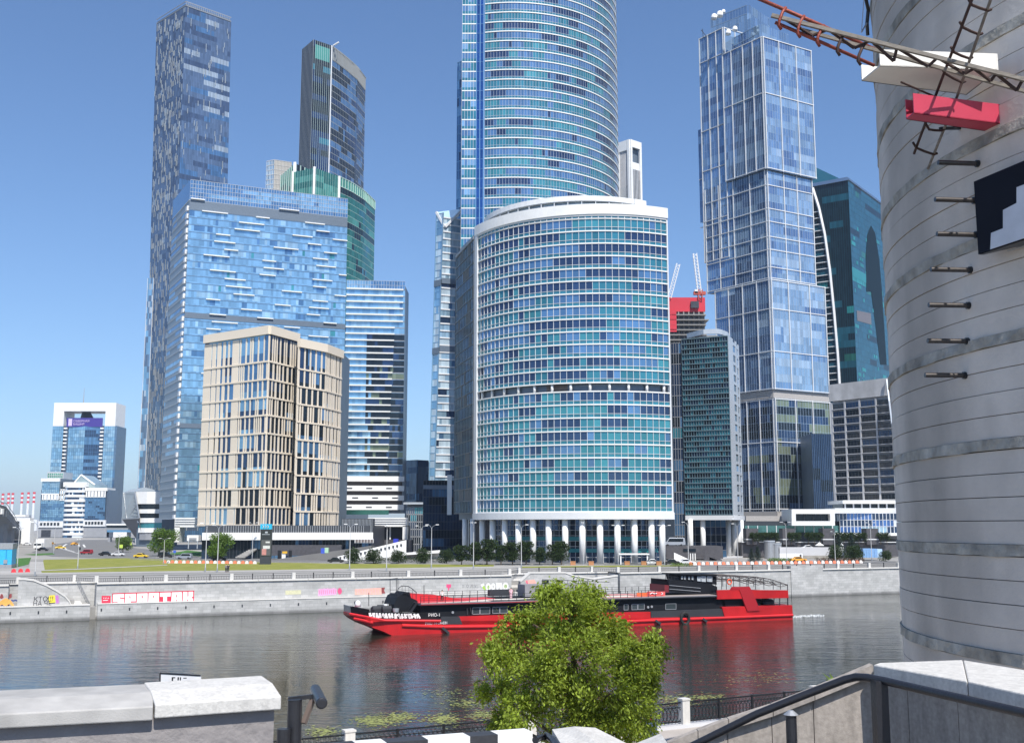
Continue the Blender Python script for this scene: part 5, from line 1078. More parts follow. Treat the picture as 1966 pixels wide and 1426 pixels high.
# podium in front of it
Yq = 960.; np_ = thing('stepped_office_block', 'stepped blue glass and white office block with a rounded white tower at the far left', 'office building', (P(140, 1030, Yq).x, Yq, GZ))
def nq(x0, x1, y0, y1, o, dep, m, name): return nb(x0, x1, y0, y1, o, dep, m, name, Yq, np_)
def ng(x0, x1, y0, y1, o, nf, nc, ms, w_, band=None, mull=None, seed=1):
    a, b_ = rz_(x0, 1010)[0] * Yq, rz_(x1, 1010)[0] * Yq; z1, z0 = P(100, y0, Yq).z, P(100, y1, Yq).z
    curtain(np_, Face([(a, Yq + o), (b_, Yq + o)], z0, z1), z0, z1, nf, nc, ms, w_, .8, ((0, 1, None),), band or (.25, .1, g_deep), mull or (.25, .1, g_deep), joined=True, seed=seed)
nq(74, 205, 940, 1032, 1, 22, slate3, 'wall'); nq(75, 111, 918, 940, 1, 40, core, 'wall'); nq(79, 111, 905, 918, 6, 20, alu, 'roof_box'); ng(80, 110, 907, 917, 5.8, 2, 8, [g_pale, g_green2], (3, 1), (.4, .2, offwhite), (.3, .2, offwhite))
ng(76, 110, 924, 947, 0, 6, 9, [g_blue, g_pale], (3, 1)); nq(74, 110, 918, 924, -1, 6, white, 'white_band'); nq(76, 110, 947, 949, -.8, 2, white, 'white_band'); ng(78, 110, 949, 959, 0, 1, 5, [g_blue, g_deep], (1, 1), (.5, .2, white), (2.2, .8, white))
ng(76, 124, 959, 1000, 0, 11, 14, [g_deep, g_blue, g_pale], (5, 4, 1)); ng(160, 200, 954, 998, 0, 11, 11, [g_deep, g_navy], (3, 1)); nq(158, 203, 936, 942, -1, 20, white, 'white_band'); ng(162, 200, 942, 954, 0, 1, 6, [g_navy], (1,), (.4, .3, white), (2.2, .8, white))
nq(115, 160, 925, 934, 2, 20, white, 'white_band'); ng(112, 122, 940, 959, -.5, 2, 2, [g_blue], (1,), (1.2, .5, white), (1.5, .5, white)); nq(74, 122, 1000, 1012, -1, 6, offwhite, 'stone_base'); nq(160, 203, 998, 1010, -1, 6, offwhite, 'stone_base'); nq(74, 205, 1012, 1031, 0, 6, greyp, 'stone_base')
for k in range(6): nq(78 + k * 6.5, 82 + k * 6.5, 1003, 1008, -1.4, .5, g_dark, 'base_window')
for k in range(6): nq(164 + k * 6, 168 + k * 6, 1001, 1006, -1.4, .5, g_dark, 'base_window')
nq(80, 98, 1017, 1030, -.3, .4, voidm, 'gateway')
ca, cb_ = rz_(122, 1010)[0] * Yq, rz_(160, 1010)[0] * Yq; cxm = (ca + cb_) / 2; rad = (cb_ - ca) / 2
dr_p = [(cxm - rad * math.cos(math.pi * k / 16), Yq - rad * .55 * math.sin(math.pi * k / 16)) for k in range(17)]
fdr = Face(dr_p, GZ, P(0, 926, Yq).z); shell(np_, [(cxm - rad * .93 * math.cos(math.pi * k / 16), Yq - rad * .5 * math.sin(math.pi * k / 16)) for k in range(17)], GZ, P(0, 935, Yq).z, core, 'round_tower')
for k in range(11):
    z = P(0, 1027 - k * 9.1, Yq).z; mb = MB(); fdr.strip(mb, 0, 1, z, z + 2.1, -.4, .5, 16); mb.build('white_ring', white, np_)
curtain(np_, fdr, GZ, P(0, 936, Yq).z, 11, 20, [g_navy, g_deep, mat('blind_white', 0)], (3, 2, 1), .5, ((0, 1, None),), None, None, joined=True)
mb = MB(); p = [P(143, 926, Yq + 8), P(156, 911, Yq + 8), P(182, 930, Yq + 8), P(182, 938, Yq + 8), P(143, 938, Yq + 8)]; mb.slab(p, (0, 30, 0)); mb.build('gable_glass', glass('gable_grey', (.4, .5, .52), .4, .2), np_)
mb = MB(); mb.bar(p[0], p[1], 1); mb.bar(p[1], p[2], 1.2); mb.build('gable_edge', white, np_)

# ---- faceted white museum-like building
Yf = 540.; fb_ = thing('faceted_building', 'faceted grey glass and white banded building with a pointed overhang at the left', 'building', (P(270, 1040, Yf).x, Yf, GZ))
def pf(x, y, o=0): return P(x, y, Yf + o)
fac = mat('facet_panel', (.42, .46, .47), .4, .3, .1, .1); facd = mat('facet_shade_panel', (.2, .2, .215), .5, .2, .1, .1)  # underside shade put into a darker copy of the facet panel
poly = [(235, 945), (259, 944), (268, 995), (234, 996)]
MB().add([pf(235, 945, 8), pf(259, 943.5, -2), pf(268, 994, -4), pf(234, 996, 6), pf(262, 1032, 4), pf(271, 1022, -3), pf(250, 940, 30), pf(278, 935, 26), pf(313, 944, 6), pf(313, 1035, 6), pf(262, 1035, 30)],
         [(3, 2, 1, 0), (4, 5, 2, 3), (0, 1, 7, 6), (1, 8, 7), (4, 3, 0, 6, 10), (10, 9, 8, 7)]).build('facet_shell', [fac], fb_)
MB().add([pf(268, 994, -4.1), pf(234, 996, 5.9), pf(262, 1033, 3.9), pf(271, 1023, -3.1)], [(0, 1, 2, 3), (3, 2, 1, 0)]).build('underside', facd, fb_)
mb = MB()
for k in range(7): y = 948 + k * 7; mb.bar(pf(236 - .1 * k, y, 7.6 - .2 * k), pf(259.6 + 1.2 * k, y, -2.4 - .3 * k), .25)
mb.bar(pf(237, 945, 7), pf(243, 995, 3), .5); mb.bar(pf(264, 966, -3.2), pf(246, 995, 3), .5); mb.bar(pf(259, 943.5, -2.1), pf(268, 994, -4.1), .6); mb.bar(pf(268, 994, -4.3), pf(234, 996, 5.8), .6); mb.build('facet_rib', steel, fb_)
vol = Face([pf(260, 950, -1).to_2d(), pf(285, 950, -4).to_2d(), pf(313, 950, -3).to_2d()], GZ, 40)
def vz(y): return P(290, y, Yf - 3).z
shell(fb_, [vol.at(.03, 0, -.5)[:2], vol.at(.5, 0, -.5)[:2], vol.at(1, 0, -.5)[:2], (vol.at(1, 0)[0], Yf + 25), (vol.at(0, 0)[0] + 4, Yf + 25)], GZ, vz(945), core)
for k, (y0, y1, s_, m_) in enumerate(((943.5, 967, 0, white), (977, 985, .09, white), (994, 1003, .14, white), (1013, 1022, .2, white), (967, 977, .06, g_dark), (985, 994, .12, g_dark), (1003, 1013, .17, g_teal2), (1022, 1036, .24, greyp))):
    mb = MB(); vol.strip(mb, s_, 1, vz(y1), vz(y0) - .02, -.4, .3 if m_ is white else -.1, 6); mb.build('white_band' if m_ is white else 'window_band', m_, fb_)
# ================================================================ TREES AND PLANTS
def leafmat(name, c, isl=.35, trans=.3):
    return mat(name, c, .55, 0, .2, .6, island=isl, spec=.3, trans=trans)
lf_dark = leafmat('leaf_dark', (.035, .062, .018)); lf_mid = leafmat('leaf_mid', (.11, .19, .03)); lf_con = leafmat('needle_grey_green', (.035, .055, .045), .3, .1); lf_dry = leafmat('leaf_dry', (.22, .12, .05))
bark = mat('bark', (.09, .07, .05), .9, 0, .25, 4, bump=.5)
def leaves(name, m, parent, c, n, size, normals=None, flat=0., asp=.5, seed=0, droop=0., kind=None):
    """n small folded leaf blades at points c (n,3) as one mesh"""
    g = np.random.default_rng(seed); n = len(c); d = g.normal(size=(n, 3))
    if normals is not None: d = d * .8 + normals * 1.2
    d[:, 2] -= droop; d /= np.linalg.norm(d, axis=1)[:, None]
    u = g.normal(size=(n, 3)); u[:, 2] += flat; u -= (u * d).sum(1)[:, None] * d; u /= np.linalg.norm(u, axis=1)[:, None]; s = np.cross(d, u)
    L_ = (size * g.uniform(.6, 1.3, n))[:, None]; Wd = L_ * asp
    v = np.empty((n, 4, 3)); v[:, 0] = c; v[:, 1] = c + d * L_ * .5 + s * Wd * .5 + u * L_ * .08; v[:, 2] = c + d * L_; v[:, 3] = c + d * L_ * .5 - s * Wd * .5 + u * L_ * .08
    me = bpy.data.meshes.new(name); o = np.array(ORG.get(parent.name, (0, 0, 0)) if parent else (0, 0, 0)); vv = (v.reshape(-1, 3) - o)
    me.vertices.add(4 * n); me.vertices.foreach_set('co', vv.ravel()); me.loops.add(4 * n); me.loops.foreach_set('vertex_index', np.arange(4 * n, dtype=np.int32))
    me.polygons.add(n); me.polygons.foreach_set('loop_start', np.arange(0, 4 * n, 4, dtype=np.int32)); me.update(calc_edges=True); me.materials.append(m)
    ob = bpy.data.objects.new(name, me); C.objects.link(ob); ob.parent = parent
    if kind: ob['kind'] = kind
    return ob
def blob(n, c, r, g, fill=.35):
    d = g.normal(size=(n, 3)); d /= np.linalg.norm(d, axis=1)[:, None]; k = (1 - fill * g.random(n) ** 1.5)[:, None]
    return np.array(c) + d * k * np.array(r), d
def tree_proto(name, label, cat, h, w, m, n, size, trunk=.35, lobes=9, seed=1, conic=False, group=None):
    t = thing(name, label, cat, (0, 0, 0), group); g = np.random.default_rng(seed); P_, N_ = [], []
    z0 = h * trunk
    if conic:
        for k in range(12):
            w_ = k / 12; z = z0 * .3 + (h - z0 * .3) * w_; r = (w / 2) * (1 - w_) ** .9 + .1
            p, d = blob(n // 12, (0, 0, z), (r, r, h / 18), g, .8); P_.append(p); N_.append(d)
    else:
        for k in range(lobes):
            a = g.random() * 6.28; rr = (w / 2) * .55 * math.sqrt(g.random()); zz = z0 + (h - z0) * (.22 + .6 * g.random()); r = w * g.uniform(.17, .28)
            p, d = blob(n // lobes, (rr * math.cos(a), rr * math.sin(a), zz), (r, r, r * .8), g, .6); P_.append(p); N_.append(d)
    leaves('crown', m, t, np.concatenate(P_), n, size, np.concatenate(N_), seed=seed)
    mb = MB(); mb.tube([(0, 0, 0), (0.02 * h, 0, h * .4), (0, 0.01 * h, h * .8)], [h * .03, h * .02, .02], 7)
    for k in range(4): a = k * 1.6 + seed; mb.tube([(0, 0, h * (.3 + .08 * k)), (w * .3 * math.cos(a), w * .3 * math.sin(a), h * (.5 + .09 * k))], [h * .014, .02], 5)
    mb.build('trunk', bark, t); return index(t)
def gp(x, y, z=GZ): q = G(x, y); return (q[0], q[1], z)
pa = tree_proto('street_tree', '', 'tree', 7.6, 8.2, lf_mid, 5200, .5, .1, 14, 1)
for (x, y, s_, lb) in ((420, 1076.5, 1.05, 'bright green rounded tree under the left edge of the beige stone block'), (314, 1067, 1.2, 'bright green rounded tree under the faceted building'), (236, 1060, .8, 'small green tree beside the crossing left of the faceted building')):
    place(pa, lb, gp(x, y), x, 'green trees by the avenue', s_)
pb = tree_proto('lime_tree', '', 'tree', 5.6, 4.6, lf_dark, 2600, .42, .12, 9, 4)
xs = [(886, 'first from the left'), (911, 'second from the left'), (935, 'third from the left, leafy down to the ground'), (962, 'broad one, fourth from the left'), (984, 'fifth from the left'), (1010, 'standing right of the street lamp'), (1036, 'between two columns, with a flat top'), (1061, 'second from the right end'), (1078, 'last at the right end of the row')]
for k, (x, lb) in enumerate(xs): place(pb, 'dark lime tree before the white columns, ' + lb, gp(x, 1084), k * 1.3, 'trees before the white columns', .92 + .14 * ((k * 7) % 3) - (.1 if k > 4 else 0))
pc_ = tree_proto('round_bush', '', 'bush', 3.9, 5.4, lf_dark, 2600, .36, -.05, 10, 7)
for k, (x, lb) in enumerate(((677, 'first clipped round bush beside the lamp post right of the black car'), (717, 'widest clipped round bush beside the red brick pillar'), (765, 'round bush below the white slanted canopy'), (812, 'round bush in front of the white hut'), (857, 'round bush left of the row of lime trees'))):
    place(pc_, lb, gp(x, 1081.5 - .01 * k), k, 'round bushes along the road', 1 - .06 * (k % 3))
for k, (x, y, s_, lb) in enumerate(((1605, 1075, 1.1, 'dark round bush under the pair of conifers, left one'), (1640, 1076, 1.1, 'dark round bush under the pair of conifers, right one'), (1700, 1077, .75, 'small round bush right of the blue container'), (1265, 1074, .6, 'small bush in front of the right end column'), (1100, 1073, .7, 'small bush between the middle columns'), (1137, 1073.2, .7, 'small bush beside the orange planter near the columns'), (1510, 1065, .42, 'left ball shaped shrub by the white garden wall'), (1526, 1065, .42, 'right ball shaped shrub by the white garden wall'), (845, 1064, 1.2, 'loose bushy shrub in front of the dark podium'), (822, 1062, 1.3, 'broad loose shrub above the white slanted roof'), (460, 1052, .9, 'round shrub on the slope behind the black totem'))):
    place(pc_, lb, gp(x, y), k + 9, None, s_)
pd_ = tree_proto('conifer', '', 'conifer', 7.5, 5, lf_con, 2600, .4, .1, 9, 3, True)
for x, y, s_, lb in ((1611, 1072, 1.0, 'grey green spruce, left of the pair by the dark terrace'), (1636, 1073, .95, 'grey green spruce, right of the pair by the dark terrace'), (1455, 1076, .55, 'low spreading juniper beside the driveway ramp'), (725, 1062, .7, 'small grey spruce in front of the ramp parapet'), (1443, 1078, .5, 'small juniper at the foot of the driveway')): place(pd_, lb, gp(x, y), x, None, s_)
hd = tree_proto('clipped_tree', '', 'tree', 3.6, 2.8, lf_dark, 800, .34, .3, 8, 11)
i_ = 0
zt_ = P(1500, 1040, 346).z
HX = list(range(1448, 1500, 11)) + list(range(1555, 1580, 11)) + list(range(1612, 1664, 10)) + [1522, 1534, 1694, 1706]; NTH = 'first second third fourth fifth sixth seventh eighth ninth tenth eleventh twelfth thirteenth fourteenth fifteenth sixteenth seventeenth eighteenth nineteenth'.split()
for x in HX:
    c = P(x, 1040, 346); i_ = sorted(HX).index(x); place(hd, 'box clipped tree on the dark granite terrace, %s of eighteen from the left' % NTH[i_], (c.x, 347.5, zt_ - .8), x, 'clipped trees on the granite terrace', (1, 1, 1.05))
def hedge(label, x0, x1, y, h, w, m=lf_dark, n=1600, size=.3):
    a, b_ = Vector(gp(x0, y)), Vector(gp(x1, y)); g = np.random.default_rng(int(x0)); d = b_ - a; pts = np.array(a) + g.random((n, 1)) * np.array(d) + (g.random((n, 3)) - .5) * np.array([.6, w, 0]) + np.array([0, 0, 1.]) * (g.random((n, 1)) * h)
    t = thing('hedge', label, 'hedge', tuple(a)); leaves('foliage', m, t, pts, n, size, kind='stuff', seed=3)
hedge('low dark hedge running between the round bushes along the road', 668, 860, 1078.8, 1.3, 1.4); hedge('bright green low planting under the silvery tanks', 1475, 1540, 1077.5, .9, 2.5, lf_mid); hedge('low dark red green hedge under the conifers', 1565, 1660, 1078, 1.0, 1.5, leafmat('leaf_red', (.09, .05, .025)), 1300)
hedge('clipped low hedge under the lime trees before the lobby', 1060, 1095, 1077, 1.0, 1.2, lf_dark, 400); hedge('patch of tall weeds behind the railing under the parked cars', 1288, 1330, 1087, .8, 2, lf_mid, 500, .25)
# sloping green verge and steps behind the totem
sheet('verge', [gp(322, 1063), gp(400, 1069), gp(415, 1062), gp(360, 1056)], GZ + .05, lawng)
# ---------------------------------------------------------------- street lamps
lamp = thing('street_lamp', '', 'street lamp')
mb = MB(); mb.tube([(0, 0, 0), (0, 0, .9)], [.17, .15], 8); mb.build('lamp_base', steel, lamp)
MB().tube([(0, 0, .9), (0, 0, 9.6)], [.11, .06], 8).build('pole', mat('pale_grey_paint', (.5, .5, .49), .5), lamp)
mb = MB(); mb.tube([(0, 0, 9.4), (.35, 0, 10.0), (1.1, -.2, 10.3)], .045, 6); mb.tube([(0, 0, 9.4), (-.35, .1, 10.0), (-.9, .4, 10.35)], .045, 6); mb.build('arm', steel, lamp)
for s_ in (1, -1): MB().box((1.35 * s_ if s_ > 0 else -1.15, -.22 if s_ > 0 else .45, 10.32), (.75, .34, .16)).build('lamp_head', white, lamp)
index(lamp)
for (x, y, yt, rz, lb) in ((67, 1106, 1002, .3, 'tall lamp at the left end of the lawn beside the red barriers'), (394, 1097.5, 1004, .2, 'tall thin lamp left of the beige stone block on the lawn'), (417, 1098, 1008, 1.2, 'tall thin lamp beside the bright green rounded tree'), (484, 1073, 1003, .9, 'lamp just left of the black totem'), (671, 1094, 1006, 0, 'lamp in front of the first round bush'), (742, 1096.5, 1008, 1.9, 'lamp in front of the white portal frame'), (808, 1081, 1009, .4, 'lamp in front of the white hut'), (828, 1090.5, 1007, 0, 'lamp in front of the dark podium block'), (909, 1092, 1003, 2.2, 'lamp before the left end columns'), (1001, 1089.5, 1007, 0, 'lamp at the head of the central stair'), (1120, 1083, 1003, 1.6, 'lamp before the middle columns'), (1187, 1084, 1008, 0, 'lamp right of the middle columns'), (1276, 1086, 1008, .3, 'lamp before the right end column'), (1322, 1083, 1002, 2.6, 'lamp left of the lattice building'), (1417, 1080, 1005, .4, 'lamp beside the pale driveway ramp'), (1511, 1079, 1002, 2.5, 'lamp in front of the white garden wall'), (1604, 1080, 1020, 1, 'lamp beside the left spruce'), (1674, 1077, 1003, 2.4, 'lamp in front of the blue container'), (314, 1082, 1033, 1, 'thick lamp pole in front of the bright tree under the faceted building'), (149, 1091, 1035, 2, 'short lamp pole standing in the middle of the left lawn'), (227, 1069, 1025, 1, 'lamp beside the yellow taxi'), (33, 1088, 1012, .6, 'leaning lamp beside the blue kiosk'), (103, 1062, 1012, 1.5, 'lamp on the traffic island of the avenue')):
    q = G(x, y); z = P(x, yt, q[1]).z - GZ; place(lamp, lb, (q[0], q[1], GZ), rz, 'street lamps on the far bank', (1, 1, z / 10.3))
# ---------------------------------------------------------------- vehicles
def car_proto(name, cat, col, L_=4.5, H_=1.5, W_=1.8, kind='sedan'):
    t = thing(name, '', cat); pm_ = mat('car_paint_' + name + '_%d%d%d' % tuple(int(c * 99) for c in col), col, .25, .1, .03, 1, spec=.7); l = L_ / 2
    if kind == 'van': prof = [(-l, .35), (-l, 1.1), (-l * .93, H_ - .1), (-l * .85, H_), (l * .45, H_), (l * .72, 1.25), (l * .98, 1.0), (l, .35)]; gl_ = [(-l * .8, 1.3), (-l * .8, H_ - .25), (l * .42, H_ - .25), (l * .62, 1.3)]
    elif kind == 'suv': prof = [(-l, .35), (-l * .98, .95), (-l * .88, H_ - .05), (l * .25, H_), (l * .5, 1.02), (l * .95, .9), (l, .35)]; gl_ = [(-l * .86, 1.0), (-l * .8, H_ - .16), (l * .2, H_ - .14), (l * .42, 1.0)]
    else: prof = [(-l, .35), (-l * .97, .9), (-l * .62, .98), (-l * .36, H_ - .02), (l * .12, H_), (l * .42, .95), (l * .95, .78), (l, .35)]; gl_ = [(-l * .58, .97), (-l * .34, H_ - .13), (l * .1, H_ - .11), (l * .36, .97)]
    b_ = MB(); b_.slab([(x, -W_ / 2, z) for x, z in prof], (0, W_, 0)); o = b_.build('body', pm_, t)
    bv = o.modifiers.new('bevel', 'BEVEL'); bv.width = .07; bv.segments = 2
    g_ = MB()
    for y in (-W_ / 2 - .012, W_ / 2 - .008): g_.slab([(x, y, z) for x, z in gl_], (0, .02, 0))
    g_.build('side_window', g_dark, t); k = 4 if kind == 'sedan' else (4 if kind == 'van' else 3); (xa, za), (xb, zb2) = prof[k], prof[k + 1]
    e = .02; MB().hexa([(xa + .1, -W_ * .44, za - .08), (xb - .05, -W_ * .46, zb2 + .07), (xb - .05, W_ * .46, zb2 + .07), (xa + .1, W_ * .44, za - .08)], [(xa + .14, -W_ * .44, za - .03), (xb, -W_ * .46, zb2 + .12), (xb, W_ * .46, zb2 + .12), (xa + .14, W_ * .44, za - .03)]).build('windscreen', g_dark, t)
    for x in (-l * .62, l * .62):
        for y in (-W_ / 2 + .08, W_ / 2 - .08): MB().tube([(x, y - .1, .33), (x, y + .1, .33)], .33, 14).build('wheel', rubber, t)
    for y in (-W_ * .33, W_ * .33): MB().box((l - .02, y, .68), (.08, .38, .16)).build('headlight', alu, t)
    if kind == 'taxi': pass
    return index(t)
blk, whc, yc, rc, sg = (.012, .012, .014), (.7, .7, .7), (.75, .5, .03), (.35, .02, .03), (.3, .33, .38)
pr = {'black': car_proto('parked_car', 'car', blk), 'white': car_proto('parked_car', 'car', whc), 'yellow': car_proto('parked_car', 'car', yc), 'red': car_proto('parked_car', 'car', rc, 4.3, 1.7, 1.8, 'suv'), 'grey': car_proto('parked_car', 'car', sg, 4.6, 1.75, 1.85, 'suv'), 'dark': car_proto('parked_car', 'car', blk, 4.7, 1.8, 1.9, 'suv'), 'orange': car_proto('parked_car', 'car', (.75, .36, .04))}
for (c, x, y, rz, lb) in (('black', 645, 1080, 0, 'black car driving alone along the road under the ramp'), ('black', 203, 1066.5, .0, 'black saloon right of the red car on the avenue'), ('white', 227, 1067, .1, 'white saloon between the black saloon and the yellow taxi'), ('yellow', 271, 1070.5, 0, 'bright yellow taxi at the edge of the left lawn'), ('dark', 318, 1070, 0, 'black off road car under the bright green tree'), ('grey', 354, 1073, 3.14, 'silver grey estate car behind the orange barriers'), ('black', 421, 1075.5, 0, 'black saloon partly behind the bright green tree by the beige block'), ('red', 166, 1063.5, 3.0, 'dark red car waiting at the crossing'), ('black', 82, 1057, .1, 'black saloon in front of the white lorry'), ('yellow', 116, 1053.5, .4, 'yellow taxi turning in the middle of the avenue'), ('orange', 143, 1046, 1.3, 'orange taxi coming down the right lane of the avenue'), ('orange', 99, 1045.5, 1.4, 'orange taxi beside the small lamp far up the avenue'), ('white', 1250, 1084, 3.14, 'white car parked in front of the right end column'), ('black', 1288, 1084, 3.1, 'black car parked between two white cars under the granite stair'), ('white', 1317, 1083.5, 0, 'white car parked right of the black one under the granite stair'), ('orange', 1533, 1078.2, 0, 'orange taxi behind the barriers in front of the white garden wall'), ('white', 52, 1046, .3, 'small white car left of the lorry far up the avenue'), ('black', 94, 1043, 0, 'dark car far up the avenue behind the lorry')):
    place(pr[c], lb, gp(x, y), rz + (.05 if x > 500 else 0))
c_ = P(1549, 1055, 345); place(pr['white'], 'white car parked up on the ramp by the granite terrace', (c_.x, 343, c_.z), 0)
c_ = P(1576, 1056, 345); place(pr['black'], 'black car parked up on the ramp next to the white one', (c_.x, 343, c_.z), 0)
MB().hexa([(P(1525, 1060, 340).x, 340, GZ), (P(1600, 1060, 340).x, 340, GZ), (P(1600, 1060, 340).x, 350, GZ), (P(1525, 1060, 340).x, 350, GZ)], [(P(1525, 1060, 340).x, 340, c_.z - .02), (P(1600, 1060, 340).x, 340, c_.z - .02), (P(1600, 1060, 340).x, 350, c_.z - .02), (P(1525, 1060, 340).x, 350, c_.z - .02)]).build('upper_road', concrete, kind='structure')
vn = car_proto('minibus', 'minibus', (.34, .37, .42), 6.6, 2.5, 2.0, 'van'); c_ = P(1294, 1048, 326); place(vn, 'silver minibus standing on the granite block beside the columns', (c_.x, 326, c_.z), 3.14)
tr_ = thing('white_lorry', 'white box lorry coming towards the camera on the left avenue', 'lorry', gp(76, 1054)); o = gp(76, 1054)
MB().box((o[0], o[1] + 4, GZ + 2.6), (3.6, 8, 3.6)).build('cargo_box', white, tr_); MB().box((o[0], o[1] - 1.2, GZ + 1.7), (3.4, 2.2, 2.2)).build('cab', white, tr_); MB().box((o[0], o[1] - 2.33, GZ + 2.1), (3.0, .1, .8)).build('windscreen', g_dark, tr_)
for dx in (-1.3, 1.3): MB().tube([(o[0] + dx - .15, o[1] - 1, GZ + .5), (o[0] + dx + .15, o[1] - 1, GZ + .5)], .5, 12).build('wheel', rubber, tr_)
# ---------------------------------------------------------------- plastic road barriers
orp = mat('barrier_orange', (.75, .2, .10), .5); wbp = mat('barrier_white', (.75, .7, .66), .5); rdp = mat('barrier_red', (.6, .03, .04), .5)
def barrier(m, name='road_barrier'):
    t = thing(name, '', 'road barrier'); MB().hexa([(-.5, -.22, 0), (.5, -.22, 0), (.5, .22, 0), (-.5, .22, 0)], [(-.34, -.07, .72), (.34, -.07, .72), (.34, .07, .72), (-.34, .07, .72)]).build('barrier_body', m, t)
    MB().box((0, 0, .76), (.22, .1, .1)).build('lug', m, t); return index(t)
bo_, bw_, br_ = barrier(orp), barrier(wbp), barrier(rdp)
def row(x0, x1, y0, y1, pr1, pr2, lb, grp, step=1.15):
    a, b_ = Vector(gp(x0, y0)), Vector(gp(x1, y1)); n_ = int((b_ - a).length / step); an = math.atan2(b_.y - a.y, b_.x - a.x)
    for k in range(n_): place(pr1 if k % 2 == 0 else pr2, lb[k % 2], a.lerp(b_, k / n_), an, grp)
row(316, 497, 1080.5, 1082, bo_, bw_, ('orange plastic barrier in the row along the lawn left of the black totem', 'white plastic barrier in the row along the lawn left of the black totem'), 'barriers along the left lawn')
row(1326, 1660, 1084.2, 1080.5, bo_, bw_, ('orange plastic barrier in the row behind the railing on the right', 'white plastic barrier in the row behind the railing on the right'), 'barriers behind the right railing')
row(26, 66, 1098.5, 1097.5, br_, br_, ('red plastic barrier in the short row beside the left lamp', 'red plastic barrier in the short row beside the left lamp'), 'red barriers by the left lamp', 1.1)
pl_ = thing('planter', '', 'planter'); MB().box((0, 0, .45), (1.3, .9, .9)).build('planter_box', mat('orange_wood', (.42, .19, .08), .7), pl_); MB().box((0, 0, .95), (1.4, 1.0, .1)).build('planter_rim', mat('orange_wood', 0), pl_); index(pl_)
for x, lb in ((1100, 'left of the middle columns'), (1135, 'beside the middle column'), (1204, 'right of the entrance canopy'), (1236, 'left of the parked white car'), (1265, 'between the white and the black parked car')): place(pl_, 'orange wooden planter box, ' + lb, gp(x, 1084.5), 0, 'orange planters before the lobby')
# ---------------------------------------------------------------- totem, kiosks, signs
tt = thing('advert_totem', 'tall black advertising totem with cyan arrow panel on top of the lawn edge', 'totem', gp(508, 1083)); o = Vector(gp(508, 1083)); k_ = o.y
def tpx(x0, x1, y0, y1, dy, m, nm, th=.3):
    a, b_ = P(x0, y0, k_ - dy), P(x1, y1, k_ - dy); return MB().box(((a.x + b_.x) / 2, k_ - dy + th / 2, (a.z + b_.z) / 2), (b_.x - a.x, th, a.z - b_.z)).build(nm, m, tt)
tpx(499, 519, 1068, 1083, 0, darkp, 'foot', .9); tpx(500.5, 520.5, 1016, 1068, 0, mat('totem_black', (.03, .035, .035), .3), 'panel', .8); tpx(500, 521.5, 1005.5, 1015.5, .05, mat('cyan_panel', (.02, .42, .68), .4), 'arrow_panel', .9)
tpx(502, 519, 1036, 1066, .08, mat('poster_grey', (.10, .10, .10), .4), 'poster', .1)
pk = mat('poster_pink', (.5, .22, .2), .5); wh_ = mat('poster_white', (.6, .6, .58), .5); tpx(503, 511, 1053, 1065, .12, pk, 'poster_print', .05); tpx(505, 518, 1047, 1053, .13, wh_, 'poster_print', .05); tpx(510, 518, 1039, 1042, .12, wh_, 'poster_print', .05); tpx(509, 514, 1020, 1023, .1, alu, 'logo_plate', .05); tpx(503, 518, 1025, 1026, .1, alu, 'caption_line', .05)
for j in range(3):
    x = 504.5 + j * 4.6; a, b_, c_ = P(x, 1007.8, k_ - .2), P(x + 2.2, 1010.5, k_ - .2), P(x, 1013.2, k_ - .2); mb = MB(); mb.bar(a, b_, .12, .14); mb.bar(b_, c_, .12, .14); mb.build('arrow', wh_, tt)
kq = thing('blue_kiosk', 'bright blue hexagonal kiosk with grey roof band at the left edge', 'kiosk', gp(10, 1090)); Yk = G(0, 1090)[1]
a, b_, c_ = P(-60, 1086, Yk), P(22, 1086, Yk), P(31, 1086, Yk + 8); z1 = P(0, 1054, Yk).z; z2 = P(0, 1043, Yk).z
kp = [(a.x, Yk), (b_.x, Yk), (c_.x, c_.y), (a.x, Yk + 10)]
MB().prism(kp, GZ, GZ + .8).build('plinth', greyp, kq); MB().prism(inset_poly(kp, .985), GZ + .8, z1).build('body', mat('kiosk_blue', (.04, .42, .70), .5), kq); MB().prism(inset_poly(kp, 1.01), z1, z2).build('roof_band', mat('kiosk_grey', (.28, .30, .31), .6), kq)
for w in (.3, .6, .86): q = Vector(a).lerp(Vector(b_), w); piece('panel_joint', mat('kiosk_joint', (.03, .3, .52), .5), kq, (q.x, Yk + .0, (GZ + .8 + z1) / 2), (.12, .3, z1 - GZ - .9))
def sign(x, y0, y1, w, m, lb, cat='road sign', col=None):
    q = G(x, y1); t = thing('road_sign', lb, cat, (q[0], q[1], GZ)); z = P(x, y0, q[1]).z; MB().tube([(q[0], q[1], GZ), (q[0], q[1], z)], .07, 6).build('post', steel, t); MB().box((q[0], q[1] - .12, z - w / 2), (w, .08, w)).build('plate', m, t)
ylw = mat('sign_yellow_green', (.5, .65, .1), .5)
sign(232, 1045, 1064, 1.2, ylw, 'yellow green crossing sign left of the small avenue tree'); sign(249, 1040, 1060, 1.2, ylw, 'yellow green crossing sign right of the small avenue tree'); sign(10, 1074, 1090, .9, greyp, 'grey round sign in front of the blue kiosk'); sign(1466, 1030, 1048, .9, ylw, 'yellow sign above the driveway ramp')
sign(335, 1056, 1072, .8, mat('sign_blue', (.05, .12, .5), .5), 'blue sign post beside the off road car'); sign(152, 1050, 1067, .9, blackp, 'traffic light box at the crossing by the red car', 'traffic light')
wkk = thing('white_hut', 'low white huts with slanted white roofs behind the round bushes', 'hut', gp(800, 1072))
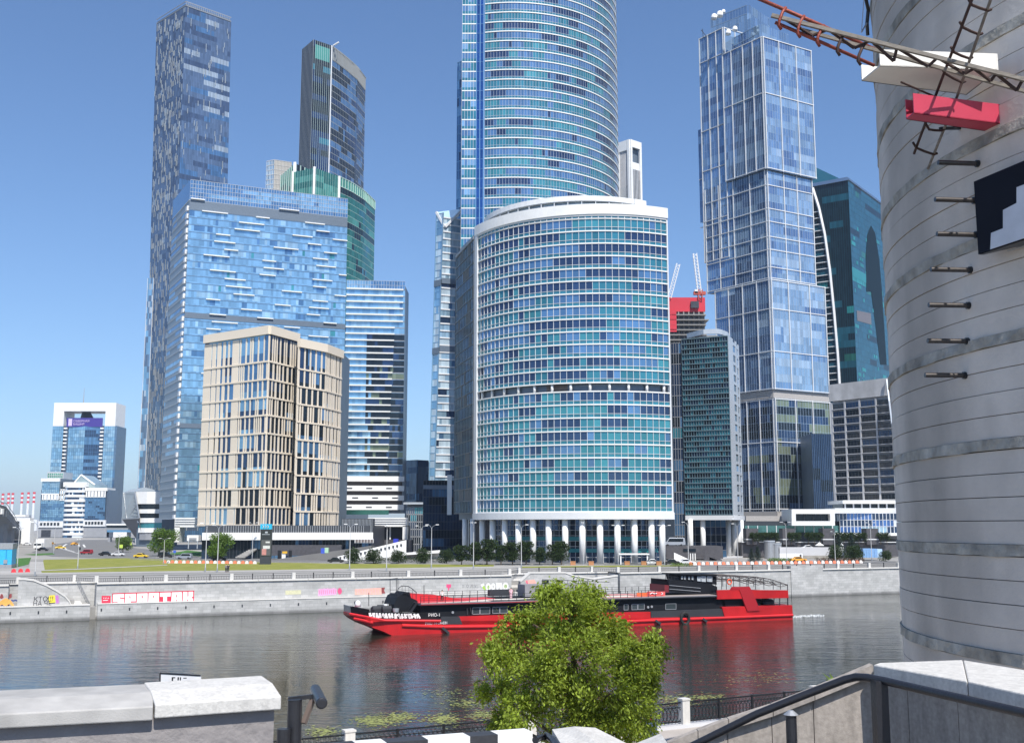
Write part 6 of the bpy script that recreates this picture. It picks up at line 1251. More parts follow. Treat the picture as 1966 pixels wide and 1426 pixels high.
for (x0, x1, y0, y1, Y) in ((776, 803, 1063, 1075, 335), (823, 841, 1060, 1074, 335)): bx(x0, x1, y0, y1, Y, 4, white, 'hut_wall', wkk)
p_, q_, r_, s_ = P(742, 1065, 332), P(845, 1057, 342), P(845, 1061, 330), P(742, 1067, 328); MB().slab([p_, q_, r_, s_], (0, 0, .25)).build('slanted_roof', white, wkk)
bp_ = thing('brick_pillar', 'rust red pillar between the first two round bushes', 'pillar', gp(696, 1072)); bx(693, 699, 1051, 1072, 325, 1, mat('rust_red', (.3, .10, .05), .7), 'shaft', bp_)
for (x, lb) in ((536, 'dark one left of the white notice board'), (557, 'dark one right of the yellow topped board')):
    t = thing('info_board', 'small advertising board behind the lawn, ' + lb, 'board', gp(x, 1074)); bx(x - 3, x + 3, 1056, 1073, 322, .4, blackp, 'panel', t)
t = thing('info_board', 'white notice board with a yellow top beside the totem', 'board', gp(546, 1074)); bx(541, 548, 1062, 1074, 321, .4, white, 'panel', t); bx(542, 551, 1058, 1062, 320.8, .6, mat('sign_amber', (.7, .4, .03), .5), 'top_sign', t)
t = thing('umbrella_stall', 'blue and white stall at the foot of the ramp', 'stall', gp(622, 1064)); bx(616, 623, 1052, 1062, 316, 1.5, mat('stall_blue', (.05, .1, .5), .6), 'blue_panel', t); bx(623, 630, 1051, 1061, 316.3, 1.5, mat('stall_green', (.4, .6, .4), .6), 'green_panel', t)
bn = thing('blue_bin', 'blue waste bin on the terrace under the white portal', 'bin', tuple(P(760, 1040, 380))); bx(755, 764, 1034, 1043, 380, 3, mat('bin_blue', (.03, .05, .5), .5), 'body', bn)
sb = thing('sign_board_frame', 'long pale sign frame with dark panels on the dark wall above the ramp', 'sign', tuple(P(700, 1042, 370))); bx(681, 717, 1034, 1042, 332, .4, white, 'frame', sb)
for k in range(6): bx(682.5 + k * 5.8, 687 + k * 5.8, 1035.2, 1041, 331.8, .2, brown, 'panel', sb)
bt2 = thing('steps', 'pale flight of steps climbing behind the black totem', 'stairs', tuple(P(470, 1070, 330)))
for k in range(10): bx(452 + k * 4, 470 + k * 3.2, 1068 - k * 2.2, 1070.5 - k * 2.2, 328 + k * 1.4, 1.8, concrete, 'step', bt2)
bx(505, 655, 1046, 1066, 331.5, 1.5, granite_d, 'retaining_wall', bt2)
vs_ = thing('white_bus_shelter', 'white shelter with rounded roof under the white portal at the left', 'shelter', tuple(P(370, 1045, 350))); bx(359, 381, 1027, 1038, 350, 3, white, 'roof', vs_); bx(363, 377, 1032, 1036, 349.8, .2, greyp, 'window', vs_)
for x in (361, 378): bx(x, x + 1.4, 1038, 1053, 350, .4, alu, 'leg', vs_)
for k, x in enumerate((1588, 1660, 1614)):
    if k == 1: continue
    c_ = P(x - (15 if k == 0 else 0), 1037, 343); t = thing('sun_umbrella', 'white sunshade on the granite terrace, %s' % ('wide one left of the third pier' if k == 0 else 'small one right of the third pier'), 'parasol', (c_.x, 343, c_.z - 2.2)); MB().tube([(c_.x, 343, c_.z - 1.6), (c_.x, 343, c_.z - .6)], [1.5 if k == 0 else .9, .05], 8).build('canopy', white, t); MB().tube([(c_.x, 343, c_.z - 3.4), (c_.x, 343, c_.z)], .05, 5).build('pole', steel, t)
# ---------------------------------------------------------------- elevated road at the left edge
er = thing('elevated_road', 'curved elevated road seen from below with dark ribs and white lamps at the left edge', 'viaduct', gp(10, 1062))
pth = [P(-90, 955, 300), P(-20, 962, 330), P(12, 972, 380), P(27, 992, 460), P(37, 1012, 600), P(45, 1028, 800)]
mb = MB()
for a, b_ in zip(pth, pth[1:]): mb.hexa([a + Vector((-14, 0, -1.2)), a + Vector((0, 0, -1.2)), b_ + Vector((0, 0, -1.2)), b_ + Vector((-14, 0, -1.2))], [a + Vector((-14, 0, 0)), a, b_, b_ + Vector((-14, 0, 0))])
mb.build('deck', concrete, er)
for a, b_ in zip(pth, pth[1:]):
    for k in range(5):
        q = a.lerp(b_, k / 5); r_ = (b_ - a).normalized()
        piece('girder_rib', greyp, er, (q.x - 6.6, q.y, q.z - 2.4), (13.4, 1.4, 2.2)); 
        if q.x > -170: piece('bracket', white, er, (q.x + .5, q.y, q.z - 2.2), (1.3, 1.3, 1.8))
mb = MB()
for a, b_ in zip(pth, pth[1:]): mb.bar(a + Vector((0, 0, 1)), b_ + Vector((0, 0, 1)), .2)
mb.build('guard_rail', steel, er)
for k, (x, Y) in enumerate(((-12, 330), (4, 370), (20, 430), (33, 520))):
    q = P(x, 1010, Y); zt2 = min((abs(p.y - Y), p.z) for p in pth)[1]; MB().box((q.x - 4, Y, (GZ + zt2) / 2 - 1.5), (4.5, 3, zt2 - GZ - 3)).build('pier', greyp, er)
wg_ = thing('white_portal_gantry', 'white concrete portal frame beyond the elevated road', 'gantry', gp(50, 1040)); Yg = 640
for (x0, x1, y0, y1) in ((28, 61, 994, 1000), (46, 60, 1000, 1045), (24, 52, 988, 992)): a, b_ = P(x0, y0, Yg), P(x1, y1, Yg); MB().box(((a.x + b_.x) / 2, Yg, (a.z + b_.z) / 2), (b_.x - a.x, 5, a.z - b_.z)).build('frame_member', white, wg_)
# ---------------------------------------------------------------- power station chimneys on the horizon
Yh = 2600
for k, (x, yt) in enumerate(((6, 947), (17, 946), (25, 946), (43, 945), (55, 944.5), (66, 944))):
    lb = 'red and white banded chimney, %s of the six on the left horizon' % ('first', 'second', 'third', 'fourth', 'fifth', 'last, nearest the offices')[k]
    t = thing('banded_chimney', lb, 'chimney', (P(x, 1005, Yh).x, Yh, GZ), 'power station chimneys'); c_ = P(x, yt, Yh); zb3 = P(x, 1006, Yh).z
    MB().tube([(c_.x, Yh, GZ), (c_.x, Yh, c_.z - 26)], [3.6, 3.1], 12).build('shaft', offwhite, t)
    for j in range(5): MB().tube([(c_.x, Yh, c_.z - 26 + j * 5.2), (c_.x, Yh, c_.z - 26 + (j + 1) * 5.2)], 3.1, 12).build('band', rdp if j % 2 == 0 else offwhite, t)
ps = thing('industrial_sheds', 'pale low industrial sheds under the chimneys on the left horizon', 'sheds', (P(30, 1006, Yh).x, Yh - 60, GZ))
for k, (x0, x1, y0) in enumerate(((-40, 8, 996), (14, 30, 992), (27, 42, 988), (33, 75, 997), (205, 245, 998), (214, 232, 990))):
    a, b_ = P(x0, y0, Yh - 60), P(x1, y0, Yh - 60); MB().box(((a.x + b_.x) / 2, Yh - 40, (GZ + a.z) / 2), (b_.x - a.x, 60, a.z - GZ)).build('shed', offwhite if k % 2 else greyp, ps)
fl_ = thing('footbridge', 'white and blue low building with glazed gallery between the far office and the faceted building', 'building', gp(225, 1040)); Yb = 700
for (x0, x1, y0, y1, m_) in ((208, 250, 1013, 1017, steel), (208, 255, 1005, 1008, white), (222, 247, 1021, 1031, white), (210, 262, 1017, 1021, mat('gallery_blue', (.1, .25, .42), .5)), (209, 255, 1008, 1013, g_dark)): a, b_ = P(x0, y0, Yb), P(x1, y1, Yb); MB().box(((a.x + b_.x) / 2, Yb, (a.z + b_.z) / 2), (b_.x - a.x, 8, a.z - b_.z)).build('storey', m_, fl_)
for k, x in enumerate((211, 226, 246)): a = P(x, 1031, Yb); MB().box((a.x, Yb, (GZ + a.z) / 2), (1.5, 3, a.z - GZ)).build('pier', greyp, fl_)
# ================================================================ THE RED SHIP
bw0 = Vector((*T(760, 1219, 0), 0)); bw1 = Vector((*T(1522, 1188.5, 0), 0)); tB_ = (bw1 - bw0).normalized(); nB_ = Vector((-tB_.y, tB_.x, 0)); angB = math.atan2(tB_.y, tB_.x); BW = 10.5
def bq(px, py, w=0):
    """point of the ship's side plane (w metres inboard) seen at a pixel"""
    A = bw0 + nB_ * w; s, z = onplane(A, A + tB_, px, py); v = A + tB_ * s; v.z = z; return v
ship = thing('river_ship', 'long red and black river ship lying before the far embankment, partly behind the tree', 'ship', tuple(bw0 + tB_ * 30))
hr = mat('hull_red', (.52, .012, .014), .42, 0, .12, .5, dirt=.3); hdr = mat('hull_dark_red', (.36, .012, .018), .45, 0, .06, .5); hk = mat('hull_black', (.010, .011, .014), .6, 0, .2, .5, spec=.2); hg = mat('hull_dark_grey', (.03, .032, .037), .6, 0, .15, .5)
dkr = mat('deck_red', (.55, .05, .06), .7, 0, .15, .5); dkg = mat('deck_grey', (.22, .21, .22), .8, 0, .1, 1); dkw = mat('deck_cream', (.62, .57, .5), .8, 0, .1, 1); rail = mat('rail_black', (.02, .02, .025), .4)
def side(name, px, m, w0=0, w1=None, parent=None):
    p = [bq(x, y, w0) for x, y in px]; return MB().slab(p, nB_ * ((BW if w1 is None else w1) - w0)).build(name, m, parent or ship)
# hull: rounded sheer with raked bow, built as stations
st_ = [(672, 1177, 1182, 3.2), (690, 1180, 1192, 1.6), (712, 1184.5, 1203, .6), (737, 1190, 1212, .15), (765, 1190.6, 1221, 0), (845, 1191, 1219, 0), (1000, 1191, 1214, 0), (1200, 1186, 1206, 0), (1400, 1183, 1198, 0), (1522, 1182, 1191, 0)]
mb = MB()
for x, y0, y1, w in st_:
    a, b_ = bq(x, y0, w), bq(x, y1, w); b_.z = max(b_.z, -.5) if x > 740 else b_.z
    if x >= 765: b_.z = -.5
    a2 = a + nB_ * (BW - 2 * w); b2 = b_ + nB_ * (BW - 2 * w); mb.v += [tuple(a), tuple(b_), tuple(b2), tuple(a2)]
for i in range(len(st_) - 1):
    k = i * 4
    for j in range(4): mb.f.append((k + j, k + 4 + j, k + 4 + (j + 1) % 4, k + (j + 1) % 4)); mb.m.append(0)
mb.f += [(0, 1, 2, 3), tuple(len(mb.v) - 4 + j for j in (3, 2, 1, 0))]; mb.m += [0, 0]; mb.build('hull', hr, ship)
# upper side strakes
side('side_panel', [(844, 1191), (849, 1183), (882, 1183), (888, 1198), (848, 1198)], hg, -.03, .2)
side('side_panel', [(880, 1183.2), (1021, 1178), (1196, 1175), (1249, 1174), (1249, 1188), (1020, 1197), (888, 1198)], hr, .0, BW)
side('side_panel', [(1250, 1173.5), (1388, 1168), (1392, 1184), (1250, 1188)], hg, .02, BW - .02)
side('bow_bulwark', [(709, 1173.5), (806, 1176), (846, 1176.5), (849, 1183.5), (844, 1191), (765, 1190.5), (737, 1190), (712, 1185)], hk, .6, .85)
p = [bq(673, 1163.5, 3.2), bq(709, 1173.5, .6), bq(712, 1185, .6), bq(674, 1177, 3.2)]; MB().slab(p, nB_ * .2).build('bow_bulwark', hk, ship)
f1_ = bq(673, 1163.5, 3.2); f2_ = bq(674, 1177, 3.2); MB().slab([f1_, f1_ + nB_ * (BW - 6.4), f2_ + nB_ * (BW - 6.4), f2_], tB_ * .2).build('bow_plate', steel, ship)
fa_, fb2 = f1_ + nB_ * (BW - 6.4), bq(709, 1173.5, BW - .6); fa2 = f2_ + nB_ * (BW - 6.4); fb3 = Vector(fb2); fb3.z = fa2.z; MB().slab([fa_, fb2, fb3, fa2], nB_ * .2).build('bow_bulwark', hk, ship)
side('bow_bulwark', [(709, 1173.5), (806, 1176), (844, 1182), (765, 1190.5), (737, 1190), (712, 1185)], hk, BW - .85, BW - .6)
# rubbing strakes
mb = MB()
for pp_ in ([(672, 1178), (712, 1185.5), (737, 1190.5), (846, 1191.5)], [(680, 1187), (700, 1191), (716, 1195)]):
    q = [bq(x, y, max(-.15, 3.0 - (x - 672) * .08)) for x, y in pp_]; mb.tube(q, .2, 6)
mb.tube([bq(x, y, -.12) for x, y in ((772, 1200), (850, 1203), (950, 1202), (1100, 1197), (1250, 1190.5), (1400, 1185), (1522, 1180))], .2, 6); mb.build('rubbing_strake', mat('strake_red', (.7, .03, .035), .35), ship)
for (x0, y0, x1, y1) in ((849, 1204, 862, 1215), (1258, 1190, 1268, 1197), (1349, 1187, 1357, 1193)): MB().bar(bq(x0, y0, -.25), bq(x1, y1, -.3), .35).build('fender_bar', hg, ship)
c_ = bq(1315.5, 1187, -.45); mb = MB(); ty = [c_ + tB_ * .75 * math.cos(a) + Vector((0, 0, .95 * math.sin(a))) for a in [k * math.pi / 6 for k in range(13)]]; mb.tube(ty, .25, 7, caps=False); mb.tube([c_ + Vector((0, 0, .9)), bq(1314, 1178, -.1)], .05, 5); mb.build('fender_tyre', rubber, ship)
# lower deck house, set in from the side
side('deck_house', [(808, 1158), (1050, 1150), (1200, 1148), (1380, 1144), (1392, 1171), (1250, 1174), (1021, 1178.5), (882, 1184), (846, 1184), (806, 1178)], hk, .55, BW - .5)
for (x0, x1, y0, y1) in ((907.5, 921, 1166, 1178.5), (922, 940.5, 1165.5, 1178), (946, 959, 1165, 1177), (960, 974, 1164.5, 1176.5), (1198, 1206, 1160, 1170.5), (1213, 1224, 1159.5, 1170), (1225, 1237, 1159, 1169.5), (1278, 1298, 1158.5, 1169.5)):
    w_ = side('window', [(x0, y0), (x1, y0 - .4), (x1, y1 - .4), (x0, y1)], glass('ship_window', (.06, .075, .08), .3), .50, .56)
    mb = MB(); a, b_, c_, d_ = [bq(x, y, .48) for x, y in ((x0, y0), (x1, y0 - .4), (x1, y1 - .4), (x0, y1))]
    for p, q in ((a, b_), (b_, c_), (c_, d_), (d_, a)): mb.bar(p, q, .07)
    mb.build('window_frame', greyp, w_)
mb = MB(); mb.tube([bq(897, 1180, .3), bq(897, 1167, .3), bq(903, 1166, .3), bq(905, 1178, .3)], .1, 6); mb.build('vent_pipe', hg, ship)
for x, y in ((869, 1175), (1244, 1165), (1251, 1164)): c_ = bq(x, y, .45); MB().tube([c_, c_ + nB_ * -.1], .2, 10).build('porthole', greyp, ship)
# roof deck: edge band and painted deck areas
rf = [(808, 1157.5), (1040, 1149.5), (1200, 1147.5), (1376, 1143.5)]; ed = MB(); dk_ = MB()
def rpt(x, w): # roof edge point at bearing x
    y = np.interp(x, [a for a, _ in rf], [b_ for _, b_ in rf]); return bq(x, float(y), w)
zr_ = sum(bq(x, y, 0).z for x, y in rf) / 4
xs_ = [808, 850, 900, 960, 1020, 1080, 1140, 1200, 1260, 1320, 1376]
R3 = []
for x in xs_: v = rpt(x, -.15); v.z = zr_; R3.append(v)
def dsheet(i0, i1, w0, w1, m, nm, dz): 
    mb = MB()
    for i in range(i0, i1): a, b_ = R3[i], R3[i + 1]; mb.slab([a + nB_ * w0 + Vector((0, 0, dz)), b_ + nB_ * w0 + Vector((0, 0, dz)), b_ + nB_ * w1 + Vector((0, 0, dz)), a + nB_ * w1 + Vector((0, 0, dz))], (0, 0, .02))
    mb.build(nm, m, ship)
mb = MB()
for i in range(10): a, b_ = R3[i], R3[i + 1]; mb.hexa([a - Vector((0, 0, .32)), b_ - Vector((0, 0, .32)), b_ + nB_ * (BW + .1) - Vector((0, 0, .32)), a + nB_ * (BW + .1) - Vector((0, 0, .32))], [a, b_, b_ + nB_ * (BW + .1), a + nB_ * (BW + .1)])
mb.build('roof_deck', dkg, ship)
mb = MB()
for i in range(6): mb.bar(R3[i] - Vector((0, 0, .17)), R3[i + 1] - Vector((0, 0, .17)), .3, .1)
mb.build('roof_edge', hdr, ship); mb = MB()
for i in range(6, 10): mb.bar(R3[i] - Vector((0, 0, .17)), R3[i + 1] - Vector((0, 0, .17)), .3, .1)
mb.build('roof_edge', hg, ship)
def R(s_, w, dz=0): # s_ 0..1 along roof
    v = R3[0].lerp(R3[-1], s_) + nB_ * w; v.z = zr_ + dz; return v
def deckpoly(pts, m, dz): MB().slab([R(a, b_, dz) for a, b_ in pts], (0, 0, .02)).build('deck_paint', m, ship)
deckpoly([(.0, .1), (.09, .1), (.22, 2.2), (.42, 5), (.42, 10), (.0, 10)], dkr, .005); deckpoly([(.0, .2), (.10, .2), (.22, .3), (.22, 2.6), (.14, 1.6), (.05, .9)], dkw, .03); deckpoly([(.17, 3.2), (.3, 2.2), (.44, 4.5), (.3, 5.2)], dkw, .035); deckpoly([(.22, .3), (.52, .3), (.52, 3), (.3, 1.8)], hg, .03); deckpoly([(.42, 4.5), (.55, 3.4), (.55, 10), (.42, 10)], dkw, .04)
deckpoly([(.6, .2), (.78, .2), (.78, 9), (.6, 9)], mat('deck_pale_red', (.5, .22, .2), .7), .005); deckpoly([(.62, 2), (.72, 2), (.72, 5), (.62, 5)], dkw, .03)
deckpoly([(.78, .2), (1, .2), (1, 10), (.78, 10)], mat('deck_warm_grey', (.33, .28, .25), .8), .005)
# raised shell of the roof above the entrance (red swelling)
MB().hexa([R(-.005, 4, 0), R(.17, 5, 0), R(.17, 9.5, 0), R(-.005, 9.5, 0)], [R(-.005, 5, 1.2), R(.10, 6, .7), R(.10, 9, .7), R(-.005, 9, 1.2)]).build('roof_swelling', hr, ship)
# deck railings, both sides: posts and rails
for w in (.12, BW - .1):
    for k in range(41):
        if k > 31 and w < 1: continue
        q = R(k / 40, w); piece('rail_post', rail, ship, (q.x, q.y, zr_ + .55), (.07, .07, 1.1), angB)
    mb = MB()
    for z in (1.1, .75, .4): mb.bar(R(0, w, z), R(.79 if w < 1 else 1, w, z), .04)
    mb.build('deck_railing', rail, ship)
# stairs at the bow end
side('stair_housing', [(757, 1160), (763, 1146), (771, 1141), (799, 1151), (808, 1160), (806, 1174), (757, 1174)], hk, 2.5, BW - 2.5)
side('top_hatch', [(771, 1141.5), (776, 1136), (787, 1137), (789, 1147), (799, 1151)], hk, 4, 8)
for (a, b_, w) in (((801, 1156), (788, 1175), 1.2), ((756, 1146), (741, 1164), 6.5)):
    p, q = bq(*a, w), bq(*b_, w)
    for o in (0, 1.3): MB().bar(p + nB_ * o, q + nB_ * o, .12, .3).build('stair_stringer', rail, ship)
    for k in range(9): c_ = p.lerp(q, (k + .5) / 9) + nB_ * .65; piece('stair_tread', hg, ship, c_, (.35, 1.3, .06), angB)
mb = MB()
for w in (3, 7): mb.tube([bq(x, y, w) for x, y in ((763, 1146), (764, 1130), (771, 1124), (784, 1125), (792, 1130), (799, 1137), (799, 1150))], .06, 6)
for x, y0, y1 in ((772, 1124, 1141), (778, 1124.5, 1137), (785, 1125, 1137), (792, 1130, 1148)): mb.bar(bq(x, y0, 3), bq(x, y1, 3), .05)
for y in (1131, 1137): mb.bar(bq(764, y, 3), bq(799, y + 3, 3), .04)
mb.build('stair_rail', rail, ship)
mb = MB()
for x in (749, 761, 764): mb.bar(bq(x, 1111, 4), bq(x, 1168, 4), .09)
mb.bar(bq(749, 1111, 4), bq(764, 1109, 4), .07)
for y in (1132, 1138, 1146): mb.bar(bq(749, y, 4), bq(763, y, 4), .05)
mb.build('mast_frame', rail, ship); mb = MB(); mb.tube([bq(708, 1137, 5), bq(708, 1163, 5)], .06, 5); mb.tube([bq(814, 1122, .2), bq(814, 1156, .2)], .05, 5); mb.build('flag_staff', rail, ship)
# foredeck gear
dz0 = bq(760, 1180, 0).z; mb = MB(); 
for (x, y, w, s_) in ((725, 1168, 4, .8), (732, 1166, 6, .6), (742, 1168, 3, .7), (748, 1170, 5, .5), (720, 1170, 7, .6)): c_ = bq(x, y, w); mb.tube([c_ - tB_ * s_, c_ + tB_ * s_], .45, 10); mb.box(c_ - Vector((0, 0, .6)), (1.2, .8, .9), angB)
mb.build('winch', hg, ship); c_ = bq(687, 1158.5, 5); mb = MB(); mb.tube([c_ - Vector((0, 0, .45)), c_ + Vector((0, 0, .2)), c_ + Vector((0, 0, .5))], [.45, .42, .1], 12); mb.build('bow_light', white, ship, smooth=True); c_ = bq(760, 1174, 2.2); MB().tube([c_ - Vector((0, 0, .5)), c_ + Vector((0, 0, .5))], [.35, .5], 10).build('capstan', alu, ship)
c_ = bq(742, 1164, 6); MB().tube([c_ - Vector((0, 0, .5)), c_ + Vector((0, 0, .4))], [.6, .5], 10).build('white_drum', white, ship)
MB().slab([bq(700, 1180, 3), bq(850, 1186, .9), bq(850, 1186, .9) + nB_ * 8, bq(700, 1180, 3) + nB_ * 4.5], (0, 0, .05)).build('fore_deck', dkg, ship)
# white sprayed lettering on the bow
mb = MB(); r = random.Random(2); pts0 = 708
for k in range(16):
    x = 709 + k * 6.1; y = 1174.8 + min(1, (x - 707) / 60) * 2; h = 10.5
    for _ in range(2 + r.randrange(2)):
        a, b_ = bq(x + r.uniform(0, 2), y + r.uniform(.3, 2), .56), bq(x + r.uniform(1, 6), y + h + r.uniform(-1.4, 0), .56); mb.bar(a, b_, .1, .22)
    if r.random() < .8: mb.bar(bq(x, y + r.uniform(1, 8), .56), bq(x + 5.2, y + r.uniform(1, 8), .56), .1, .22)
mb.build('bow_graffiti', gwh, ship)
text('РИО-1', gwh, ship, bq(822, 1183.2, .55), .66, tB_, .01, 'ship_name'); text('РИО 14-34-031', gwh, ship, bq(816, 1198.8, -.04), .55, tB_, .01, 'registration_text'); text('ЭКСПРЕСС', greyp, ship, bq(685, 1178, 2.2), .9, (bq(709, 1180, .6) - bq(673, 1172, 3.2)), .01, 'bow_lettering') if False else None
# stern: red band, diagonal leg, lower red side
side('upper_band', [(1377, 1132.5), (1407, 1131.5), (1443, 1132), (1513, 1132.6), (1514, 1147.3), (1450, 1148.6), (1420, 1148.8), (1377, 1150)], hr, -.2, .1)
side('upper_deck', [(1377, 1139), (1513, 1137), (1513, 1139.5), (1377, 1141.5)], hg, .1, BW)
side('band_cap', [(1403, 1131.6), (1407, 1126), (1439, 1125.6), (1443, 1132)], hdr, -.25, .1); side('diagonal_leg', [(1420, 1132), (1443, 1131), (1459.5, 1171.6), (1435, 1172.8)], hdr, -.3, -.02)
side('stern_side', [(1386, 1164.8), (1434, 1163.4), (1521, 1161), (1522.5, 1184), (1392, 1185)], hr, -.12, BW); side('stern_house', [(1392, 1148), (1450, 1148), (1462, 1163.5), (1392, 1165)], hk, .6, BW - .6)
side('stern_house', [(1451, 1150), (1474, 1150), (1474, 1162.5), (1462, 1163)], hk, 4, BW - .6)
for x in (1486, 1497, 1512): MB().bar(bq(x, 1146, .15), bq(x, 1162, .15), .14).build('stern_post', rail, ship)
mb = MB(); mb.bar(bq(1472, 1156.5, .1), bq(1513, 1155.5, .1), .05); mb.bar(bq(1472, 1159, .1), bq(1513, 1158, .1), .05); mb.build('stern_rail', rail, ship)
# engine clutter under the deck
mb = MB()
for x, y in ((1470, 1157), (1476, 1158), (1466, 1159)): c_ = bq(x, y, 3); mb.tube([c_ - tB_ * .6, c_ + tB_ * .6], .8, 9)
mb.build('engine_part', hg, ship)
# pilot boat shaped bridge on the roof
wh = [(1284, 1112), (1305, 1113.5), (1340, 1117), (1366, 1121), (1377, 1126), (1377, 1142.5), (1330, 1139.5), (1284, 1136)]
p = [bq(x, y, 2.2) for x, y in wh]; MB().slab(p, nB_ * 6).build('bridge_hull', hk, ship)
MB().slab([bq(1276, 1112.5, 3), bq(1284, 1112, 2.4), bq(1284, 1116, 2.4), bq(1279, 1115.5, 3)], nB_ * 4.6).build('bridge_prow', hk, ship)
mb = MB(); mb.bar(bq(1285, 1123, 2.1), bq(1345, 1128.5, 2.1), .08); mb.bar(bq(1285, 1130, 2.1), bq(1345, 1135, 2.1), .08); mb.build('bridge_line', greyp, ship)
side('wheelhouse', [(1306, 1103), (1376, 1104), (1376, 1122), (1340, 1117), (1308, 1113.5)], hk, 2.8, 7.6)
side('wheelhouse_roof', [(1304, 1101.2), (1378, 1102.6), (1378, 1104.6), (1304, 1103.2)], hk, 2.3, 8.1)
for (x0, x1, y0, y1) in ((1307.5, 1311.5, 1105, 1111.5), (1313, 1317, 1105.2, 1112), (1321, 1325, 1105.5, 1112.3), (1327.5, 1332, 1105.6, 1112.5), (1339, 1345, 1106.5, 1114.5), (1347, 1355, 1106, 1115.5), (1358, 1367, 1106.2, 1115.5)):
    w_ = side('window', [(x0, y0), (x1, y0 + .2), (x1, y1 + .5), (x0, y1)], mat('cabin_pane', (.42, .44, .46), .3), 2.7, 2.78)
    mb = MB(); a, b_, c_, d_ = [bq(x, y, 2.66) for x, y in ((x0, y0), (x1, y0 + .2), (x1, y1 + .5), (x0, y1))]
    for pp_, q in ((a, b_), (b_, c_), (c_, d_), (d_, a)): mb.bar(pp_, q, .09)
    mb.build('window_frame', hg if x0 < 1335 else alu, w_)
mb = MB()
for x in (1278, 1283): mb.bar(bq(x, 1101, 3), bq(x, 1113, 3), .08)
for a, b_ in (((1277, 1101.5), (1284, 1101.8)), ((1283, 1106), (1304, 1107.5)), ((1283, 1109.5), (1304, 1111))): mb.bar(bq(*a, 3), bq(*b_, 3), .06)
for x in (1289, 1295, 1301): mb.bar(bq(x, 1106, 3), bq(x, 1112, 3), .05)
mb.build('prow_rail', rail, ship)
MB().slab([bq(1276, 1122, 2.3), bq(1284, 1123, 2.1), bq(1284, 1137, 2.1), bq(1276, 1136, 2.3)], nB_ * 5).build('red_bow_panel', mat('hull_maroon', (.16, .012, .018), .5), ship)
# truss canopy over the stern deck
cv_ = [(1376, 1106.5), (1400, 1105.6), (1430, 1106), (1455, 1107), (1480, 1111.5), (1500, 1117.5), (1513, 1122)]
for w in (.3, 3.6, 6.9, BW - .3):
    up = [bq(x, y, 0) for x, y in cv_]; up = [v + nB_ * w for v in up]; lo = [v - Vector((0, 0, .75 if i < len(up) - 1 else .1)) for i, v in enumerate(up)]; mb = MB(); mb.tube(up, .07, 5); mb.tube(lo, .06, 5)
    for i in range(len(up) - 1):
        m_ = lo[i].lerp(lo[i + 1], .5); mb.bar(up[i], m_, .05); mb.bar(m_, up[i + 1], .05)
    mb.build('canopy_truss', mat('rusty_steel', (.07, .055, .05), .6), ship)
mb = MB()
for x, y in cv_[::1]: v = bq(x, y, 0); mb.bar(v + nB_ * .3, v + nB_ * (BW - .3), .06)
mb.build('canopy_purlin', mat('rusty_steel', 0), ship)
for k, (x, y) in enumerate(((1385, 1106), (1394, 1106), (1408, 1105.7), (1420, 1106), (1436, 1106.3), (1450, 1107), (1466, 1109.5), (1484, 1113), (1498, 1117), (1512, 1122))):
    v = bq(x, y, .25); b2 = bq(x, 1131, .25); MB().bar(v, (v.x, v.y, b2.z), .1).build('canopy_post', rail, ship)
    v2 = v + nB_ * (BW - .5); MB().bar(v2, (v2.x, v2.y, b2.z), .1).build('canopy_post', rail, ship)
v = bq(1512, 1121, .1); MB().bar(v, bq(1513, 1162, .1), .12).build('stern_post', rail, ship)
c_ = bq(1400.5, 1116.5, .1); mb = MB(); mb.tube([c_ + tB_ * .42 * math.cos(a) + Vector((0, 0, .42 * math.sin(a))) for a in [k * math.pi / 6 for k in range(13)]], .11, 7, caps=False); lbuoy = mb.build('life_buoy', mat('buoy_orange', (.7, .10, .03), .5)); tag(lbuoy, 'orange red lifebuoy hanging on the rail of the stern canopy', 'lifebuoy')
# things standing on the roof deck
for (x0, x1, y0, y1, w, m_, lb, nm) in ((1223, 1243, 1137, 1144, 1.2, mat('banner_orange', (.75, .16, .05), .6), 'orange banner board on the ship railing left of the pink one', 'banner_board'), (1243, 1277, 1135, 1143.5, 1.0, mat('banner_pink_red', (.72, .10, .09), .6), 'pinkish red banner board with white script on the ship railing', 'banner_board')):
    t = thing(nm, lb, 'banner', tuple(bq(x0, y1, w))); p = [bq(x, y, w) for x, y in ((x0, y0), (x1, y0), (x1, y1), (x0, y1))]; MB().slab(p, nB_ * .15).build('board', m_, t)
    if x0 > 1240:
        mb = MB(); mb.tube([bq(1248, 1140, .9), bq(1252, 1137.5, .9), bq(1256, 1139.5, .9), bq(1261, 1138.4, .9)], .08, 5); mb.tube([bq(1270, 1136.6, .9), bq(1272.5, 1139, .9), bq(1270, 1141, .9)], .07, 5); mb.build('white_script', gwh, t)
bk = thing('deck_bench', 'dark bench box on the ship deck before the central stair', 'bench', tuple(bq(962, 1139, 8))); MB().box(bq(961, 1137, 8), (4.2, .9, 1.0), angB).build('box', hg, bk); MB().box(bq(961, 1134, 8), (4.2, .15, .5), angB).build('backrest', rail, bk)
stg = thing('deck_stage', 'grey stage box with black loudspeakers and thin rails on the ship roof behind the tree', 'stage', tuple(bq(1060, 1132, 7))); MB().box(bq(1070, 1131, 7), (13, 3, 1.9), angB).build('stage_box', mat('stage_grey', (.25, .24, .25), .7), stg)
for x in (1047, 1074): MB().box(bq(x, 1121, 7), (.9, .8, 1.3), angB).build('loudspeaker', blackp, stg)
mb = MB(); mb.bar(bq(1041, 1112, 6), bq(1041, 1125, 6), .09); mb.bar(bq(1041, 1112, 6), bq(1170, 1117, 6), .09)
for x in (1052, 1063, 1075, 1090, 1110): mb.bar(bq(x, 1112.5, 6), bq(x, 1126, 6), .07)
